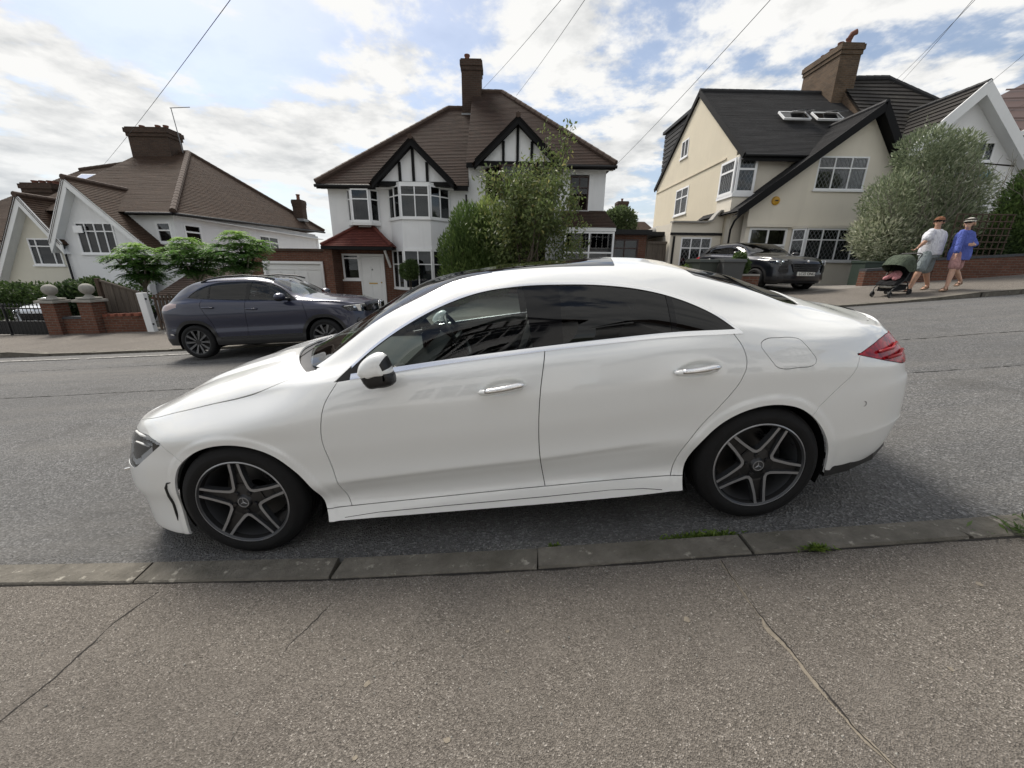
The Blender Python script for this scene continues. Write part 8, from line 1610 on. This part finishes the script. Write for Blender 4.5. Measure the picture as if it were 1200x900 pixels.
def build_misc():
    M['blue_brick'] = plain('blue_brick', (.045, .047, .052), .7, var=.3, bump=.004); M['bin_green'] = plain('bin_green', (.035, .042, .036), .55, var=.2); M['bin_grey'] = plain('bin_grey', (.055, .058, .058), .55, var=.2); M['box_green'] = plain('box_green', (.02, .035, .025), .6)
    # ---- left: piers with ball finials, low wall, railings
    for i, (x, lab) in enumerate(((-13.38, 'brick gate pier with stone ball finial beside the black railings'), (-12.3, 'brick gate pier with stone ball finial beside the crenellated wall'))):
        g = zrf(x)+.10; o = empty('gate_pier', (x, 11.85, g), 0, lab, 'pier'); m = MB(); m.box((-.2, -.2, -.2), (.2, .2, .98)); m.build('brickwork', M['red_brick'], o); m = MB(); m.box((-.27, -.27, .982), (.27, .27, 1.05)); m.cbox((0, 0, 1.085), (.42, .42, .06), .02); m.build('cap_stone', M['stone'], o); MB().lathe([(0, 1.115), (.13, 1.115), (.10, 1.15), (.07, 1.18), (.07, 1.20), (.12, 1.235), (.16, 1.29), (.172, 1.35), (.16, 1.41), (.12, 1.465), (.06, 1.5), (0, 1.505)], 24).build('ball_finial', M['stone'], o, True, 60)
    brick_wall('garden_wall', ((-13.18, 11.78), (-12.5, 11.78)), -.16, -.14, 'red_brick', 'low brick wall with dark coping bricks between the two gate piers', cap='blue_brick', ground=(zrf(-13.18)+.1, zrf(-12.5)+.1))
    o = brick_wall('garden_wall', ((-12.08, 11.85), (-10.95, 11.95)), -.08, -.02, 'red_brick', 'weathered brick wall with broken crenellated top below the timber fence', ground=(zrf(-12.08)+.1, zrf(-10.95)+.1))
    for k in range(5): x = k*.235; m = MB(); m.box((x, .0, .525+.01*k), (x+.13, .21, .60+.012*k)); m.build('crenel_brick', M['brick_block'], o)
    # railings
    xg = (-17.6, -13.62); g0 = zrf(-15.5)+.1; o = empty('railing_gate', (xg[0], 11.9, g0), 0, 'black iron railing gate with pointed bars and solid lower panel', 'gate')
    zt = .95; Lg = xg[1]-xg[0]
    for zz in (.10, .47, .86): MB().beam((0, 0, zz), (Lg, 0, zz), .04, .035).build('rail', M['iron'], o)
    MB().box((0, -.004, .11), (Lg, .004, .47)).build('kick_panel', M['iron'], o)
    for k in range(int(Lg/.115)+1):
        x = k*.115; m = MB(); m.tube([(x, -.028, .08), (x, -.028, zt)], .009, 6); m.lathe([(.018, zt), (.02, zt+.01), (0, zt+.09)], 6, 'z', c=(x, -.028, 0)); m.build('bar', M['iron'], o)
    for x in (0, Lg*.33, Lg*.66, Lg): MB().cbox((x, 0, .48), (.055, .055, 1.02), .006).build('post', M['iron'], o)
    # timber fence, stepping down
    o = empty('timber_fence', (-12.6, 12.5, -.6), 0, 'weathered grey timber fence sloping down to the white gate post', 'fence'); n = 12
    for k in range(n):
        x = .12+k*.098; zt = 1.50-k*.032; m = MB(); m.box((x, .0+.012*(k % 2), .0), (x+.102, .02+.012*(k % 2), zt)); m.build('board', M['fence_wood'], o)
    MB().cbox((.03, 0, .78), (.11, .11, 1.66), .008).build('post', M['fence_dark'], o); MB().beam((.1, -.0, 1.55), (1.32, -.0, 1.17), .07, .05).build('top_rail', M['fence_wood'], o); MB().beam((.08, -.03, .55), (1.32, -.03, .50), .03, .09).build('gravel_board', M['fence_dark'], o)
    o = empty('gate_post', (-10.82, 12.0, zrf(-10.8)+.08), 0, 'leaning white painted gate post beside the dark crossover', 'post'); m = MB(); m.cbox((0, 0, .6), (.21, .16, 1.22), .012); p = m.build('post', M['white_wood'], o); o.rotation_euler = (0, R_(-3), 0)
    for z in (.25, 1.0): MB().box((.105, -.07, z), (.135, -.03, z+.05)).build('hinge', M['iron'], o)
    o = empty('slatted_gate', (-10.66, 12.05, zrf(-10.6)+.1), R_(6), 'dark slatted garden gate hung on the white post', 'gate')
    for k in range(9): x = .04+k*.105; m = MB(); m.box((x, 0, .06), (x+.06, .022, 1.12+.03*math.sin(k*1.9))); m.build('slat', M['fence_dark'], o)
    for z in (.25, .95): MB().box((.02, .024, z), (.98, .05, z+.08)).build('rail', M['fence_dark'], o)
    # ---- right: timber gate between brick extension and cream house
    o = empty('timber_gate', (5.98, 17.15, .6), 0, 'tall grey timber gate between the brick extension and the cream house', 'gate')
    for k in range(7): MB().box((.02+k*.115, .01*(k % 2), 0), (.132+k*.115, .03+.01*(k % 2), 1.98)).build('board', M['fence_wood'], o)
    MB().box((0, -.03, 1.9), (.84, .0, 2.0)).build('rail', M['fence_wood'], o); MB().box((0, -.03, .5), (.84, .0, .6)).build('rail', M['fence_wood'], o)
    # ---- wheelie bins
    for (x, y, rz, mat, lab, num) in ((5.95, 12.1, R_(8), 'bin_green', 'dark green wheelie bin with closed lid, on the side of the golden foliage', None), (6.65, 11.85, R_(-6), 'bin_grey', 'grey wheelie bin with a white house number, next to the brick planter', '11')):
        g = .69 if num is None else .70; o = empty('wheelie_bin', (x, y, g), rz, lab, 'bin'); m = MB(); v = []
        for (z, hx, hy) in ((.05, .24, .27), (.92, .29, .345), (.98, .305, .36)):
            for a, b in ((-1, -1), (1, -1), (1, 1), (-1, 1)): v.append((a*hx, b*hy, z))
        m.add(v, [(3, 2, 1, 0)]+[(4*j+k, 4*j+(k+1) % 4, 4*j+4+(k+1) % 4, 4*j+4+k) for j in range(2) for k in range(4)]); m.build('bin_body', M[mat], o)
        m = MB(); m.prism([(-.39, .985), (-.36, 1.06), (.30, 1.09), (.39, 1.04), (.40, .985)], (-.315, 0, 0), (0, 1, 0), (0, 0, 1), (.63, 0, 0)); m.build('bin_lid', M[mat], o); m = MB(); m.tube([(-.25, .42, 1.0), (.25, .42, 1.0)], .018, 8); m.build('handle', M['black'], o)
        for s in (-1, 1): MB().lathe([(.0, -.03), (.1, -.03), (.1, .03), (0, .03)], 20, 'x', c=(s*.26, .27, .1)).build('wheel', M['rubber'], o, True, 40)
        if num:
            for dx in (-.06, .05): m = MB(); m.add([(dx-.016, -.323, .70), (dx+.016, -.323, .70), (dx+.016, -.3375, .86), (dx-.016, -.3375, .86)], [(0, 1, 2, 3)]); m.build('house_number', M['white_plastic'], o)
    o = brick_wall('brick_planter', ((6.98, 11.82), (7.6, 11.82)), 1.30, 1.30, 'red_brick', 'low red brick planter beside the grey wheelie bin', 'planter', .42, ground=(.75, .78)); MB().box((0, -.02, .552), (.62, .44, .60)).build('coping', M['concrete'], o)
    # ---- right garden wall, trellis, storage box
    x0, x1 = 10.95, 18.5; o = brick_wall('garden_wall', ((10.95, 12.0), (13.0, 12.0)), 1.46, 1.60, 'red_brick', 'lower stretch of red brick garden wall behind the pram', cap='blue_brick', ground=(zrf(10.95)+.1, zrf(13)+.1))
    o = brick_wall('garden_wall', ((13.02, 12.0), (18.5, 12.0)), 1.80, 2.12, 'red_brick', 'taller stretch of red brick garden wall below the trellis', cap='blue_brick', ground=(zrf(13)+.1, zrf(18.5)+.1))
    o = empty('trellis', (13.3, 12.05, 1.7), 0, 'dark square-mesh timber trellis on top of the brick wall', 'trellis')
    for k in range(10): MB().box((k*.19, 0, 0), (k*.19+.03, .02, 1.42)).build('slat', M['fence_dark'], o)
    for k in range(8): MB().box((-.02, -.02, .06+k*.19), (1.75, -.002, .09+k*.19)).build('slat', M['fence_dark'], o)
    o = empty('storage_box', (11.3, 12.45, 1.0), 0, 'dark green storage box behind the low garden wall', 'box'); MB().box((0, 0, 0), (.75, .5, .72)).build('box_body', M['box_green'], o); MB().prism([(-.03, .722), (.53, .722), (.53, .80), (-.03, .76)], (-.02, 0, 0), (0, 1, 0), (0, 0, 1), (.79, 0, 0)).build('box_lid', M['box_green'], o)
    # ---- overhead wires
    W = [((-21.18, 23.0, 6.36), (-1.95, 5.5, 5.5), 'overhead phone wire running down to the left brown roof'), ((-1.06, 20.0, 8.99), (1.69, 5.5, 5.58), 'overhead phone wire reaching the slope beside the middle chimney'), ((.46, 20.3, 8.9), (1.75, 5.5, 5.59), 'overhead phone wire reaching the right hip of the middle roof'), ((4.2, 16.6, 5.26), (4.08, 5.5, 5.64), 'long overhead wire running to the right eave of the middle house'), ((17.58, 20.0, 9.56), (6.21, 5.5, 5.69), 'overhead wire running to the ribbed roof behind the brick chimney'), ((17.4, 20.2, 9.6), (6.3, 5.3, 5.72), 'second thin wire beside the one to the ribbed roof'), ((18.15, 17.0, 8.18), (7.89, 5.5, 5.73), 'overhead wire running to the white gable on the hill')]
    for a, b, lab in W:
        a, b = np.array(a), np.array(b); b2 = b+(b-a)*.25; pts = [tuple(a+(b2-a)*t-np.array([0, 0, .12*math.sin(math.pi*t)])) for t in np.linspace(0, 1, 14)]; o = MB().tube(pts, .0055, 5).build('overhead_wire', M['wire'], None, True); tag(o, lab, 'wire')
build_mats(); build_mats2()
ROAD, PAV = build_ground()
build_houses()
build_cars()
build_plants()
build_people()
build_misc()
